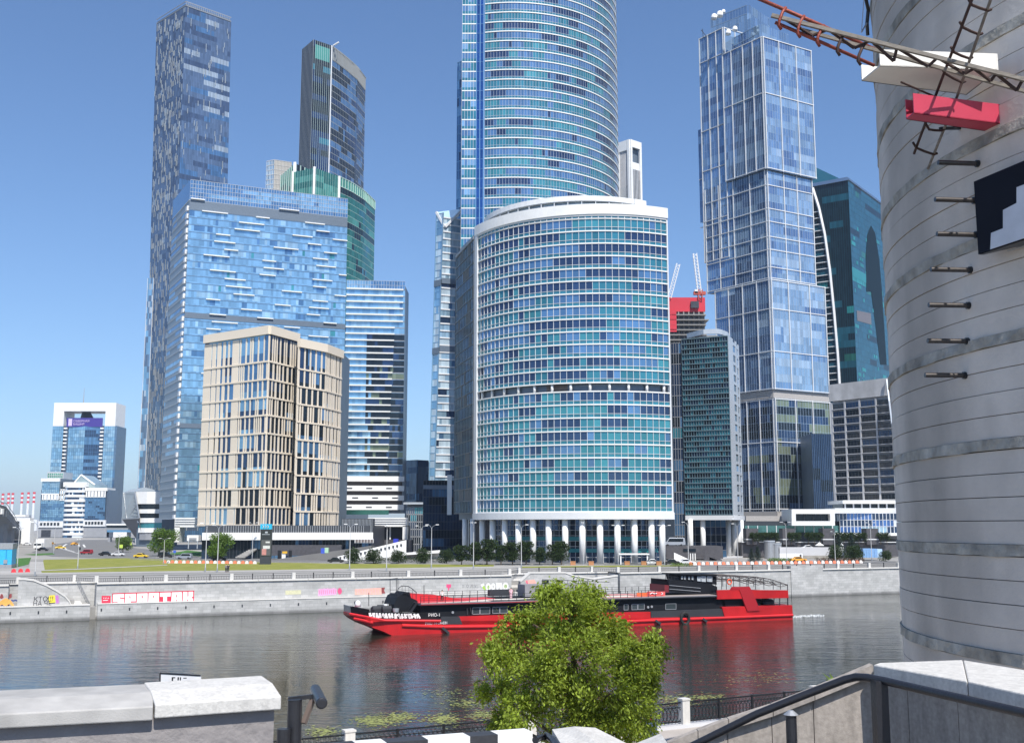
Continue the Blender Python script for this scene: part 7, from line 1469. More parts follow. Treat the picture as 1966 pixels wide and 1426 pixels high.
mb.build('stage_rail', rail, stg)
for k in range(5): piece('crate_step', dkw, stg, bq(1020, 1135 - k * 1.2, 6.5 + k * .3), (2.6, .5, .25), angB)
# wake
wkm = mat('foam', (.7, .72, .72), .6, 0, .1, 2)
g = np.random.default_rng(5); a = T(1524, 1184, 0); b_ = T(1575, 1181.5, 0); n = 900; w = g.random((n, 1)); pts = np.array([[a[0], a[1], .03]]) * (1 - w) + np.array([[b_[0], b_[1], .03]]) * w + g.normal(size=(n, 3)) * np.array([.3, .7, .0]) * (1 + 0 * w)
leaves('wake_foam', wkm, None, pts, n, .3, np.tile([[1., .3, 0.]], (n, 1)), asp=.35, kind='stuff', seed=2)
# people on the ship
skin = mat('skin', (.45, .28, .2), .6); hairm = mat('hair_dark', (.03, .02, .015), .8)
def person(label, loc, top, trou, rz=0, stride=.15):
    t = thing('person', label, 'person', tuple(loc)); o = Vector(loc); cr, srr = math.cos(rz), math.sin(rz)
    def q(x, y, z): return (o.x + x * cr - y * srr, o.y + x * srr + y * cr, o.z + z)
    V = [(0, 0, .95), (0, 0, 1.15), (0, 0, 1.38), (0, 0, 1.5), (0, .02, 1.62), (.19, 0, 1.38), (.24, .02, 1.1), (.25, -.08, .86), (-.19, 0, 1.38), (-.24, -.02, 1.1), (-.25, .06, .86), (.1, 0, .88), (.1, -stride, .48), (.1, -stride * .6, .08), (.1, -stride * .6 - .14, .03), (-.1, 0, .88), (-.1, stride, .48), (-.1, stride * 1.3, .08), (-.1, stride * 1.3 - .14, .03)]
    E_ = [(0, 1), (1, 2), (2, 3), (3, 4), (2, 5), (5, 6), (6, 7), (2, 8), (8, 9), (9, 10), (0, 11), (11, 12), (12, 13), (13, 14), (0, 15), (15, 16), (16, 17), (17, 18)]
    rd = [.14, .13, .15, .06, .1, .07, .05, .035, .07, .05, .035, .09, .07, .045, .04, .09, .07, .045, .04]
    me = bpy.data.meshes.new('body'); me.from_pydata([Vector(q(*v)) - o for v in V], E_, []); ob_ = bpy.data.objects.new('body', me); C.objects.link(ob_); ob_.parent = t
    sk = ob_.modifiers.new('skin', 'SKIN'); 
    for i, v in enumerate(me.skin_vertices[0].data if me.skin_vertices else []): v.radius = (rd[i], rd[i])
    if not me.skin_vertices:
        pass
    ob_.modifiers.new('smooth', 'SUBSURF').levels = 1; me.materials.append(skin)
    mb = MB(); mb.tube([q(0, 0, .9), q(0, 0, 1.1), q(0, 0, 1.42)], [.19, .17, .2], 10); mb.tube([q(.19, 0, 1.4), q(.25, .02, 1.1)], [.09, .07], 7); mb.tube([q(-.19, 0, 1.4), q(-.25, -.02, 1.1)], [.09, .07], 7); mb.build('shirt', top, t)
    mb = MB(); mb.tube([q(.1, 0, .95), q(.1, -stride, .48), q(.1, -stride * .6, .1)], [.12, .09, .07], 8); mb.tube([q(-.1, 0, .95), q(-.1, stride, .48), q(-.1, stride * 1.3, .1)], [.12, .09, .07], 8); mb.build('trousers', trou, t)
    mb = MB(); mb.tube([q(0, .03, 1.62), q(0, .03, 1.7), q(0, .03, 1.76)], [.11, .11, .05], 10); mb.build('hair', hairm, t)
wt_ = mat('cloth_white', (.7, .7, .68), .8); bk_ = mat('cloth_dark', (.03, .03, .035), .8); rd_ = mat('cloth_red', (.5, .05, .05), .8)
v = bq(849, 1140, 3); person('person in a white shirt and dark trousers walking on the ship roof', (v.x, v.y, zr_ + .02), wt_, bk_, angB)
v = bq(981, 1139, 5); person('person in pale pink standing on the ship roof by the central stair', (v.x, v.y, zr_ + .02), mat('cloth_pink', (.7, .45, .5), .8), mat('cloth_pink', 0), 0, .05)
v = bq(769, 1172, 3.4); person('person in red crouching beside the bow stairs of the ship', (v.x, v.y, dz0 - .3), rd_, bk_, 1, .1)
for x, y, lb, c1 in ((438, 1098, 'person in dark clothes walking along the lawn edge left of the totem', bk_), (434, 1098, 'second person in grey walking close beside the one in dark clothes', mat('cloth_grey', (.2, .2, .2), .8))):
    person(lb, gp(x, y), c1, bk_, .4)
# ================================================================ NEAR BANK
NZ = 6.6
ra0 = Vector((*T(670, 1405, NZ + 1.2), 0)); ra1 = Vector((*T(1313, 1344, NZ + 1.2), 0)); tN = (ra1 - ra0).normalized(); nN = Vector((-tN.y, tN.x, 0)); angN = math.atan2(tN.y, tN.x)
def NR(s, d=0, z=NZ): v = ra0 + tN * s + nN * d; return Vector((v.x, v.y, z))
MB().hexa([NR(-300, -70, -2), NR(300, -70, -2), NR(300, .5, -2), NR(-300, .5, -2)], [NR(-300, -70, NZ), NR(300, -70, NZ), NR(300, .5, NZ), NR(-300, .5, NZ)]).build('promenade', mat('promenade_paving', (.40, .36, .32), .85, 0, .12, .6, bump=.2, dirt=.1), kind='structure')
MB().hexa([(-60, -60, 6.7), (80, -60, 6.7), (80, 7.5, 6.7), (-60, 7.5, 6.7)], [(-60, -60, 13.6), (80, -60, 13.6), (80, 7.5, 13.6), (-60, 7.5, 13.6)]).build('terrace', concrete, kind='structure')
nr = thing('promenade_railing', 'black cast iron railing with interlaced rings and white posts on the near bank', 'railing', tuple(NR(0)))
iron2 = mat('cast_iron', (.018, .019, .022), .4, .4, .1, 5); wp_ = mat('white_stone_post', (.6, .58, .54), .7, 0, .1, 3, bump=.2)
kerbn = MB(); kerbn.hexa([NR(-60, -.35, NZ), NR(90, -.35, NZ), NR(90, .35, NZ), NR(-60, .35, NZ)], [NR(-60, -.3, NZ + .14), NR(90, -.3, NZ + .14), NR(90, .3, NZ + .14), NR(-60, .3, NZ + .14)]); kerbn.build('plinth', mat('pale_concrete', 0), nr)
span = (ra1 - ra0).length; per = span / 2.0 / 1.0
PS = [k * span / 2 for k in range(-3, 9)]
rg = MB().tube([(.36 * math.cos(a), 0, .36 * math.sin(a) * .95) for a in [k * math.pi / 8 for k in range(17)]], .016, 4, caps=False).mesh('ring', iron2)
rgs = MB().tube([(.1 * math.cos(a), 0, .1 * math.sin(a)) for a in [k * math.pi / 4 for k in range(9)]], .012, 4, caps=False).mesh('small_ring', iron2)
o0 = Vector(ORG[nr.name])
for s in PS: piece('white_post', wp_, nr, NR(s, 0, NZ + .66), (.42, .36, 1.16), angN); piece('post_cap', wp_, nr, NR(s, 0, NZ + 1.27), (.48, .42, .08), angN)
cnt = 0
for s0, s1 in zip(PS, PS[1:]):
    m = MB()
    for z, t_ in ((1.12, .055), (.26, .04), (.9, .03)): m.bar(NR(s0, 0, NZ + z), NR(s1, 0, NZ + z), t_, t_)
    m.build('rail_bar', iron2, nr)
    n_ = 4
    for k in range(1, n_): q = NR(s0 + (s1 - s0) * k / n_, 0, NZ + .68); piece('iron_post', iron2, nr, q, (.09, .09, .98), angN)
    x = s0 + .35; big = MB()
    while x < s1 - .3:
        q = NR(x, 0, NZ + .58)
        if cnt < 290 and -2 < x < 30: link('ring', rg, nr, Matrix.Translation(q - o0) @ Matrix.Rotation(angN, 4, 'Z')); cnt += 1
        else: big.tube([q + tN * .36 * math.cos(a) + Vector((0, 0, .34 * math.sin(a))) for a in [k * math.pi / 6 for k in range(13)]], .016, 3, caps=False)
        big.tube([NR(x, 0, NZ + 1.01) + tN * .085 * math.cos(a) + Vector((0, 0, .085 * math.sin(a))) for a in [k * math.pi / 4 for k in range(9)]], .012, 3, caps=False)
        x += .21
    big.build('ring_frieze', iron2, nr, kind='stuff')
# striped kerb beam
sbm = thing('striped_beam', 'black and white painted concrete beam at the bottom edge left of the tree', 'kerb beam', (0, 20, 11.6)); zb_ = 12.19
e0, e1 = Vector((*T(640, 1428, zb_), zb_)), Vector((*T(1015, 1399.5, zb_), zb_)); wht = mat('kerb_white', (.72, .72, .70), .6, 0, .06, 3, bump=.15); blc = mat('kerb_black', (.04, .042, .048), .5, 0, .15, 3, bump=.15)
an = math.atan2(e1.y - e0.y, e1.x - e0.x)
for (x0, x1, m_) in ((560, 681, blc), (681, 737, wht), (737, 815, blc), (815, 896, wht), (896, 948, blc), (948, 1015, wht)):
    a = T(x0, 1428 - (x0 - 640) * .0733, zb_); b_ = T(x1, 1428 - (x1 - 640) * .0733, zb_); L_ = math.hypot(b_[0] - a[0], b_[1] - a[1]); piece('painted_block', m_, sbm, ((a[0] + b_[0]) / 2, (a[1] + b_[1]) / 2, zb_ - .3), (L_ - .006, .4, .6), an)
piece('beam_wall', concrete, sbm, ((e0.x + e1.x) / 2, (e0.y + e1.y) / 2, 9.2), (8, .3, 5.1), an)
# ---------------------------------------------------------------- left parapet wall
stone = mat('pale_granite_coping', (.56, .545, .51), .65, 0, .14, 30, bump=.12, bscale=40, dirt=.14); stucco = mat('grey_stucco', (.27, .25, .245), .8, 0, .12, 3, bump=.5, bscale=10, dirt=.12)
zc = 14.45; c0 = Vector((*T(-160, 1378, zc), zc)); c1 = Vector((*T(296, 1355, zc), zc)); c2 = Vector((*T(542, 1338.5, zc), zc))
lw = thing('parapet_wall', 'grey rendered wall with pale granite coping in the lower left corner', 'parapet wall', (c1.x, c1.y, 13.6))
def coping(a, b_, w=.9, h=.12, rise=.07, gap=.008, m=None):
    d = (b_ - a).normalized(); n = Vector((-d.y, d.x, 0)); a = a + d * gap; b_ = b_ - d * gap; sec = [(-.0, -h), (0, 0), (.36, rise), (w - .08, rise + .012), (w, rise - .03), (w, -h)]
    mb = MB()
    for q in (a, b_): mb.v += [tuple(q + n * x + Vector((0, 0, z))) for x, z in sec]
    k = len(sec)
    for j in range(k): mb.f.append((j, k + j, k + (j + 1) % k, (j + 1) % k)); mb.m.append(0)
    mb.f += [tuple(range(k)), tuple(range(2 * k - 1, k - 1, -1))]; mb.m += [0, 0]; o = mb.build('coping_stone', m or stone, lw); bv = o.modifiers.new('bevel', 'BEVEL'); bv.width = .012; bv.segments = 2; return o
coping(c0, c1, m=mat('grey_granite_coping', (.40, .39, .37), .7, 0, .14, 5, bump=.1, bscale=70, dirt=.2)); dn = (c2 - c1).normalized(); coping(c1 + Vector((0, 0, .015)), c2 + Vector((0, 0, .015)))  # first stone is a darker copy of the coping, shade put into its colour
def wallin(a, b_, off, w, z1, z0, m, nm, par, cut=0):
    d = (b_ - a).normalized(); n = Vector((-d.y, d.x, 0)); a = a + n * off; b_ = b_ + n * off - d * cut
    return MB().hexa([(a.x, a.y, z0), (b_.x, b_.y, z0), (b_.x + n.x * w, b_.y + n.y * w, z0), (a.x + n.x * w, a.y + n.y * w, z0)], [(a.x, a.y, z1), (b_.x, b_.y, z1), (b_.x + n.x * w, b_.y + n.y * w, z1), (a.x + n.x * w, a.y + n.y * w, z1)]).build(nm, m, par)
wallin(c0, c1, .09, .46, zc - .12, 13.0, stucco, 'wall_body', lw); wallin(c1, c2, .09, .46, zc - .085, 13.0, stucco, 'wall_body', lw, .05)
sg_ = thing('notice_sign', 'white notice sign with thin dark frame showing just above the left parapet', 'sign', tuple(P(345, 1310, 11.5))); a, b_, c_, d_ = P(307.5, 1291.5, 11.5), P(385, 1296, 11.8), P(388, 1330, 11.8), P(307, 1330, 11.5)
MB().slab([a, b_, c_, d_], (0, .02, 0)).build('plate', offwhite, sg_); mb = MB(); mb.bar(a, b_, .012); mb.bar(a, d_, .012); mb.build('frame', blackp, sg_); mb = MB()
for (x0, x1, y0, y1) in ((333, 335, 1298, 1305), (333, 339, 1298, 1300), (344, 346, 1298, 1304), (348.5, 350, 1298, 1304), (355, 361, 1299, 1300.5)): q0, q1 = P(x0, y0, 11.6), P(x1, y1, 11.6); mb.box(((q0.x + q1.x) / 2, 11.55, (q0.z + q1.z) / 2), (q1.x - q0.x, .01, q0.z - q1.z))
mb.build('letter_tops', blackp, sg_); MB().bar(P(340, 1330, 11.7), (P(340, 1330, 11.7).x, 11.7, 13.6 - 2), .05).build('post', steel, sg_)
# left handrail post
pp_ = mat('handrail_paint', (.022, .023, .028), .32, .1, .12, 10, bump=.1, bscale=40)
lh = thing('handrail_post', 'black handrail post with a short round handrail end beside the left parapet', 'handrail', tuple(P(566, 1420, 8.4)))
MB().tube([P(566.5, 1343, 8.4) - Vector((0, 0, 2.2)), P(566.5, 1343, 8.4)], .054, 20).build('post', pp_, lh, smooth=False); MB().tube([P(566.5, 1342.6, 8.4), P(566.5, 1341.6, 8.4)], .056, 20).build('post_cap', pp_, lh)
MB().bar(P(553, 1341, 8.45), P(606, 1335, 8.5), .035, .03).build('arm', pp_, lh); o = MB().tube([P(605, 1323, 8.75), P(618, 1350, 8.2)], .043, 20).build('handrail_end', pp_, lh); bv = o.modifiers.new('bevel', 'BEVEL'); bv.width = .015; bv.segments = 3; bv.limit_method = 'ANGLE'
MB().bar(P(602, 1338, 8.5), P(583, 1388, 8.4), .035, .03).build('brace', mat('brace_brown', (.13, .10, .085), .5), lh); MB().tube([P(545, 1398, 8.3), P(545, 1398, 8.3) - Vector((0, 0, 1.2))], .05, 12).build('lower_post', pp_, lh)
# ---------------------------------------------------------------- middle gable coping
gc = thing('stair_pillar_cap', 'pale gabled stone cap at the bottom centre below the tree', 'stone cap', (*T(1100, 1410, 14.2), 14.0)); z = 14.2
A_, B_, C_, D_, E2 = [Vector((*T(x, y, zz), zz)) for x, y, zz in ((1060, 1399, 14.2), (1103, 1393.5, 14.26), (1143, 1396, 14.2), (1215, 1432, 14.1), (1085, 1440, 14.14))]
mid = Vector((*T(1160, 1436, 14.2), 14.2)); mb = MB(); lo = Vector((0, 0, -.12))
mb.add([A_, B_, C_, D_, mid, E2, A_ + lo, B_ + lo, C_ + lo, D_ + lo, mid + lo, E2 + lo], [(0, 5, 4, 1), (1, 4, 3, 2), (0, 1, 7, 6), (1, 2, 8, 7), (2, 3, 9, 8), (3, 4, 5, 11, 10, 9), (5, 0, 6, 11), (6, 7, 8, 9, 10, 11)]); mb.build('cap_stone', stone, gc)
lw2 = Vector((0, 0, -.8)); mb = MB(); mb.add([v * 1.0 + Vector((.03, .04, -.12)) for v in (A_, C_, D_, E2)] + [v + Vector((.03, .04, -.9)) for v in (A_, C_, D_, E2)], [(0, 4, 5, 1), (1, 5, 6, 2), (2, 6, 7, 3), (3, 7, 4, 0)]); mb.build('pillar', stucco, gc)
hb = thing('handrail_fragment', 'dark handrail end passing the gabled stone cap at the bottom', 'handrail', (*T(1040, 1420, 14.2), 14.0)); MB().tube([P(1028, 1420, 8.9), P(1050, 1412, 9.1), P(1062, 1420, 8.8), P(1075, 1440, 8.5)], .03, 10).build('rail_tube', pp_, hb)
# ---------------------------------------------------------------- right parapet, sloping stair wall and handrail
zp_ = 14.75; rp_ = thing('stair_parapet_wall', 'granite stair wall with sloping coping and broad pale slab in the lower right corner', 'stair wall', (*T(1677, 1290, zp_), 13.6))
a0, a1, a2_, a3, a4 = [Vector((*T(x, y, zp_), zp_)) for x, y in ((1677, 1275), (1688, 1271.5), (1848, 1266), (1966, 1285), (1966, 1331))]
b0 = Vector((*T(1858, 1307, zp_), zp_)); ex = (a4 - b0); a5 = a4 + ex * 1.2; a6 = a3 + (a3 - a2_) * 1.0
dd = Vector((0, 0, -.12)); jn = b0 + (a2_ - b0) * 1.0
for poly in ([a0, a1, a2_, b0 - ex.normalized() * .004], [b0 + ex.normalized() * .004, a2_ + ex.normalized() * .01, a6, a5]):
    o = MB().slab([p + dd for p in poly][::-1], -dd).build('coping_slab', stone, rp_); bv = o.modifiers.new('bevel', 'BEVEL'); bv.width = .012; bv.segments = 2
gwl = mat('grey_granite_face', (.36, .32, .28), .75, 0, .2, 26, bump=.1, bscale=90, dirt=.25)
wdir = (b0 - a0).normalized(); nw = Vector((-wdir.y, wdir.x, 0)); pts = [a0 + (a5 - a0) * k / 7 + nw * .07 for k in range(8)]
f0 = a0 + nw * .07 + wdir * .05
for (x0, x1) in ((0, .3), (.3, .9), (.9, 1.7), (1.7, 2.6), (2.6, 3.6), (3.6, 5)):
    p, q = f0 + wdir * (x0 + .004), f0 + wdir * (x1 - .004) if x1 < 5 else f0 + wdir * 5; 
    MB().hexa([(p.x, p.y, 13.2), (q.x, q.y, 13.2), (q.x + nw.x * .5, q.y + nw.y * .5, 13.2), (p.x + nw.x * .5, p.y + nw.y * .5, 13.2)], [(p.x, p.y, zp_ - .12), (q.x, q.y, zp_ - .12), (q.x + nw.x * .5, q.y + nw.y * .5, zp_ - .12), (p.x + nw.x * .5, p.y + nw.y * .5, zp_ - .12)]).build('granite_panel', gwl, rp_)
# sloping part runs down to the left
YY = a0.y + .1
def SP(px, py, o=0): return P(px, py, YY + (1677 - px) * .0012 + o)
tp = [(1282, 1426), (1340, 1402), (1399, 1380), (1484, 1353), (1564, 1322), (1677, 1275)]
for (p_, q_) in zip(tp, tp[1:]):
    a, b_ = SP(*p_), SP(*q_); e_ = (b_ - a).normalized() * .004; a += e_; b_ -= e_
    MB().slab([(a.x, a.y + .07, 12.9), (b_.x, b_.y + .07, 12.9), (b_.x, b_.y + .07, b_.z - .10), (a.x, a.y + .07, a.z - .10)], (0, .08, 0)).build('granite_panel', gwl, rp_)
    MB().slab([a - Vector((0, 0, .1)), b_ - Vector((0, 0, .1)), b_, a], (0, .11, 0)).build('sloping_coping', gwl, rp_)
a, b_ = SP(1150, 1478), SP(1282, 1426); MB().slab([a - Vector((0, 0, .1)), b_ - Vector((0, 0, .1)), b_, a], (0, .5, 0)).build('sloping_coping', stone, rp_)
rh = thing('stair_handrail', 'black tubular handrail bending down along the granite stair wall with two posts', 'handrail', tuple(P(1687, 1426, 9.3)))
zr1 = P(1650, 1300, 9.4).z
hp = [P(1290, 1450, 10.0), P(1356, 1418, 9.9), P(1453, 1370, 9.75), P(1551, 1331, 9.6), P(1622, 1304, 9.5), P(1643, 1299, 9.44), P(1664, 1300, 9.36), P(1700, 1307, 9.2), P(1800, 1330, 8.6), P(1966, 1368, 7.75), P(2100, 1400, 7.2)]
MB().tube(hp, .034, 16).build('rail_tube', pp_, rh, smooth=True)
c_ = P(1687.5, 1305, 9.25); MB().box((c_.x, c_.y, c_.z - 1.1), (.105, .105, 2.2), .1).build('post', pp_, rh); c_ = P(1518.5, 1371, 9.3); MB().tube([(c_.x, c_.y, c_.z - 1.5), (c_.x, c_.y, c_.z)], .045, 16).build('post', pp_, rh); MB().tube([(c_.x, c_.y, c_.z), (c_.x, c_.y, c_.z + .035)], [.062, .02], 16).build('post_cap', steel, rh)
# a tuft of reed leaves behind the slope
rt_ = thing('reed_tuft', 'few long green reed leaves rising behind the sloping stair wall', 'plant', tuple(P(1600, 1312, 11))); mb = MB()
for (x0, y0, x1, y1, x2, y2) in ((1602, 1314, 1592, 1302, 1578, 1290), (1603, 1313, 1597, 1300, 1592, 1290), (1600, 1315, 1590, 1306, 1584, 1302)):
    a, b_, c_ = P(x0, y0 + 6, 11), P(x1, y1, 11.02), P(x2, y2, 11); n = Vector((.012, 0, .004)); mb.add([a - n, a + n, b_ + n, b_ - n, c_], [(0, 1, 2, 3), (3, 2, 4)])
mb.build('blade', mat('reed_green', (.16, .24, .05), .6), rt_)
# scooter and white board on the promenade under the tree
sc_ = thing('red_scooter', 'red kick scooter parked on the promenade right of the tree', 'scooter', (*T(1236, 1397, NZ), NZ)); q = Vector((*T(1236, 1398, NZ), NZ)); MB().box(q + Vector((0, 0, .16)), (1.1, .22, .08), angN).build('deck', rdp, sc_); MB().bar(q + tN * .5 + Vector((0, 0, .16)), q + tN * .38 + Vector((0, 0, .5)), .06).build('stem', rdp, sc_)
for s in (-.55, .5): c_ = q + tN * s + Vector((0, 0, .13)); MB().tube([c_ - nN * .04, c_ + nN * .04], .13, 12).build('wheel', rubber, sc_)
wbd = thing('white_bollard', 'white stone bollard at the promenade edge below the tree', 'bollard', (*T(1246, 1426, NZ), NZ)); q = Vector((*T(1246, 1440, NZ), NZ)); MB().box(q + Vector((0, 0, .55)), (.55, .5, 1.1), angN).build('block', wp_, wbd)
# ---------------------------------------------------------------- floating weed on the water
wm = mat('water_weed', (.26, .28, .08), .6, 0, .3, 2, island=.3); g = np.random.default_rng(8); pts = []
for (x, y, rx, ry, n) in ((720, 1384, 40, 9, 500), (770, 1376, 34, 7, 300), (850, 1380, 35, 9, 350), (900, 1350, 45, 10, 260), (930, 1372, 30, 8, 260), (1300, 1345, 50, 10, 350), (1360, 1338, 40, 5, 160), (620, 1405, 30, 9, 220), (1450, 1300, 80, 14, 150), (860, 1330, 60, 10, 120)):
    X_ = x + g.normal(size=n) * rx * .5; Y_ = y + g.normal(size=n) * ry * .6
    for a, b_ in zip(X_, Y_):
        if b_ < 1424: q = T(a, b_, 0); pts.append((q[0] + g.normal() * .2, q[1] + g.normal() * .3, .02))
pts = np.array(pts); n = len(pts); me = bpy.data.meshes.new('floating_weed'); r_ = g.uniform(.04, .15, n); V = np.empty((n, 6, 3))
for k in range(6): a = k * math.pi / 3 + g.random(n); V[:, k, 0] = pts[:, 0] + np.cos(k * math.pi / 3) * r_ * g.uniform(.7, 1.5, n); V[:, k, 1] = pts[:, 1] + np.sin(k * math.pi / 3) * r_ * .8; V[:, k, 2] = np.linspace(.015, .05, n)
me.from_pydata(V.reshape(-1, 3).tolist(), [], [tuple(range(i * 6, i * 6 + 6)) for i in range(n)]); me.materials.append(wm); o = bpy.data.objects.new('floating_weed', me); C.objects.link(o); tag(o, 'yellow green floating weed patches on the near water', 'water weed'); o['kind'] = 'stuff'
# ---------------------------------------------------------------- concrete silo
YT = 28.; RS = .397 * YT; SX, SY = .3525 * YT + RS * .9431, YT - RS * .3324
silo = thing('concrete_silo', 'huge weathered round concrete silo filling the right edge of the view', 'silo', (SX, SY, NZ))
cm = mat('silo_concrete', (.72, .65, .57), .85, 0, .16, .7, bump=.35, bscale=9, dirt=.38); cl = mat('ledge_stone', (.42, .40, .35), .9, 0, .45, 2.2, bump=1., bscale=7, dirt=.3)
zl = [13.35 + 2.07 * k for k in range(-3, 9)]; z = NZ; rs = np.random.default_rng(3)
def ringb(z0, z1, r, m, nm, rough=0):
    n = 128; mb = MB()
    rr = [r + (rs.random() * rough if rough else 0) for _ in range(n)]; r2 = [r + (rs.random() * rough if rough else 0) for _ in range(n)]; rz0 = [z0 + (rs.random() - .5) * rough * .7 for _ in range(n)]
    for k in range(n):
        a = 2 * math.pi * k / n; c_, s_ = math.cos(a), math.sin(a); mb.v += [(SX + (r - .25) * c_, SY + (r - .25) * s_, z0), (SX + rr[k] * c_, SY + rr[k] * s_, rz0[k]), (SX + r2[k] * c_, SY + r2[k] * s_, z1), (SX + (r - .25) * c_, SY + (r - .25) * s_, z1)]
    for k in range(n):
        i, j = k * 4, ((k + 1) % n) * 4
        for t_ in range(4): mb.f.append((i + t_, j + t_, j + (t_ + 1) % 4, i + (t_ + 1) % 4)); mb.m.append(0)
    return mb.build(nm, m, silo, smooth=False)
prev = NZ
for L_ in zl + [31.2]:
    if L_ - .1 > prev:
        nb = max(1, round((L_ - prev) / .455)); 
        for k in range(nb): z0 = prev + (L_ - prev) * k / nb; ringb(z0 + .008, prev + (L_ - prev) * (k + 1) / nb - .008, RS + rs.uniform(-.012, .012), cm, 'concrete_course')
    if L_ < 31: ringb(L_, L_ + .23, RS + .005, cl, 'stone_ledge', .05); prev = L_ + .23
MB().tube([(SX, SY, NZ), (SX, SY, 31)], RS - .12, 96).build('inner_wall', mat('joint_dark', (.05, .048, .045), .9), silo)
def onsilo(px, py):
    a, b_ = rz_(px, py); A = a * a + 1; B = -2 * (a * SX + SY); Q = SX * SX + SY * SY - RS * RS; D_ = B * B - 4 * A * Q; Y = (-B - math.sqrt(max(0, D_))) / (2 * A); return Vector((a * Y, Y, CZ + b_ * Y))
peg = thing('step_peg', '', 'peg'); MB().tube([(0, 0, 0), (-.86, 0, 0)], .052, 14).build('rod', mat('peg_steel', (.10, .09, .085), .3, .7, .2, 8), peg); MB().tube([(.03, 0, 0), (-.05, 0, 0)], .075, 14).build('collar', blackp, peg); index(peg)
for k, (x, y, lb) in enumerate(((1878, 314.5, 'topmost, below the ladder end'), (1872, 385, 'second from the top, touching the black sign'), (1876, 451, 'third from the top, beside the black sign'), (1864, 518.5, 'fourth from the top, on the stone ledge'), (1860, 586.5, 'fifth from the top'), (1858, 655, 'sixth from the top, above a ledge'), (1853, 720.5, 'lowest, with a bright end'))):
    v = onsilo(x, y); nrm = Vector((v.x - SX, v.y - SY, 0)).normalized(); place(peg, 'short steel peg on the silo, ' + lb, v, math.atan2(-nrm.y, -nrm.x) * .35, 'pegs up the silo')
cabl = MB(); cabl.tube([onsilo(1679, 0) + Vector((-.3, 0, .5)), P(1667, 20, 27.5), P(1664.5, 45, 27.6), P(1666, 68, 27.8)], .05, 6); tag(cabl.build('cable', blackp), 'black cable hanging down the upper left edge of the silo', 'cable')
cabl = MB(); cabl.tube([P(1659, -5, 26), P(1654, 62, 26)], .012, 5); cabl.tube([P(1654, 62, 26), P(1664, 45, 27)], .02, 5); tag(cabl.build('thin_cable', steel), 'thin pale wire just left of the silo top', 'wire')
# signs on the silo
scream = mat('sign_cream', (.80, .77, .70), .4, 0, .05, 2, dirt=.08); sred = mat('sign_red', (.50, .05, .09), .4, 0, .06, 2); sblk = mat('sign_black', (.010, .011, .018), .6, 0, .1, 2, spec=.12)
def V(px, py, z): return Vector((*T(px, py, z), z))
ws = thing('white_sign_box', 'long cream white open sign box sticking out of the silo under the rusty ladder', 'sign', tuple(V(1800, 140, 24.87))); zb4 = 24.87
nl, nr_, fl4, fr4 = V(1690, 127, zb4), V(1917, 135, zb4), V(1654, 156, zb4), V(1869, 172, zb4); up = Vector((0, 0, .34))
fr4 = fr4 + (fr4 - nr_) * .3; th = .025
MB().slab([nl, nr_, nr_ + up, nl + up], (fl4 - nl).normalized() * th).build('front_panel', scream, ws); MB().slab([nl, nr_, fr4, fl4], (0, 0, th)).build('bottom_panel', scream, ws); MB().slab([fl4, fr4, fr4 + up, fl4 + up], (nl - fl4).normalized() * th).build('back_panel', scream, ws)
MB().slab([nr_, fr4, fr4 + up, nr_ + up], (fl4 - fr4).normalized() * th).build('end_panel', scream, ws)
rs_ = thing('red_sign_box', 'long red sign box sticking out of the silo below the cream one', 'sign', tuple(V(1850, 230, 24.0))); zb5 = 24.0
nl, nr_, fl4, fr4 = V(1755, 217.5, zb5), V(1936, 239.5, zb5), V(1739.5, 229.7, zb5), V(1913, 251, zb5); up = Vector((0, 0, .41)); fr4 = fr4 + (fr4 - nr_) * .3
MB().slab([nl, nr_, nr_ + up, nl + up], (fl4 - nl).normalized() * th).build('front_panel', sred, rs_); MB().slab([nl, nr_, fr4, fl4], (0, 0, th)).build('bottom_panel', sred, rs_); MB().slab([fl4, fr4, fr4 + up, fl4 + up], (nl - fl4).normalized() * th).build('back_panel', sred, rs_)
bs_ = thing('black_stepped_sign', 'black sign box with stepped white pattern cut by the right edge', 'sign', tuple(V(1920, 480, 21.4)))
A4 = V(1869.5, 349, 22.86); B4 = V(1966, 308.5, 22.86); d4 = (B4 - A4); B4 = A4 + d4 * 2.2; A5 = Vector((A4.x, A4.y, 21.36)); B5 = Vector((B4.x, B4.y, 21.36)); dn4 = d4.normalized(); bk4 = Vector((-dn4.y, dn4.x, 0)) * -1
bk4 = Vector((dn4.y, -dn4.x, 0)); bk4 = bk4 if bk4.y > 0 else -bk4
MB().slab([A5, B5, B4, A4], bk4 * .04).build('front_panel', sblk, bs_); MB().slab([A5, B5, B5 + bk4 * 1.7 * .5 + Vector((0, 0, 0)), A5 + bk4 * .12], (0, 0, .03)).build('bottom_panel', darkp, bs_)
def on4(px, py): s, z = onplane(A4, A4 + dn4, px, py); q = A4 + dn4 * s; return Vector((q.x, q.y, z))
pts = [on4(*p) - bk4 * .012 for p in ((1902.5, 480), (1904, 447.5), (1927, 438.5), (1927, 403.5), (1953, 390), (1953, 360), (1966, 355))]; zt4 = pts[-1].z; e1 = B4 - bk4 * .012; pts += [Vector((e1.x, e1.y, zt4)), Vector((e1.x, e1.y, 21.375))]; pts[0].z = 21.375
MB().slab(pts, -bk4 * .006).build('stepped_pattern', mat('sign_white', (.62, .63, .66), .35), bs_)
for k in range(12): q = A5 + dn4 * (.7 + k * .12) + bk4 * .35; piece('grille_bar', steel, bs_, (q.x, q.y, 21.345), (.03, .5, .02), angN)
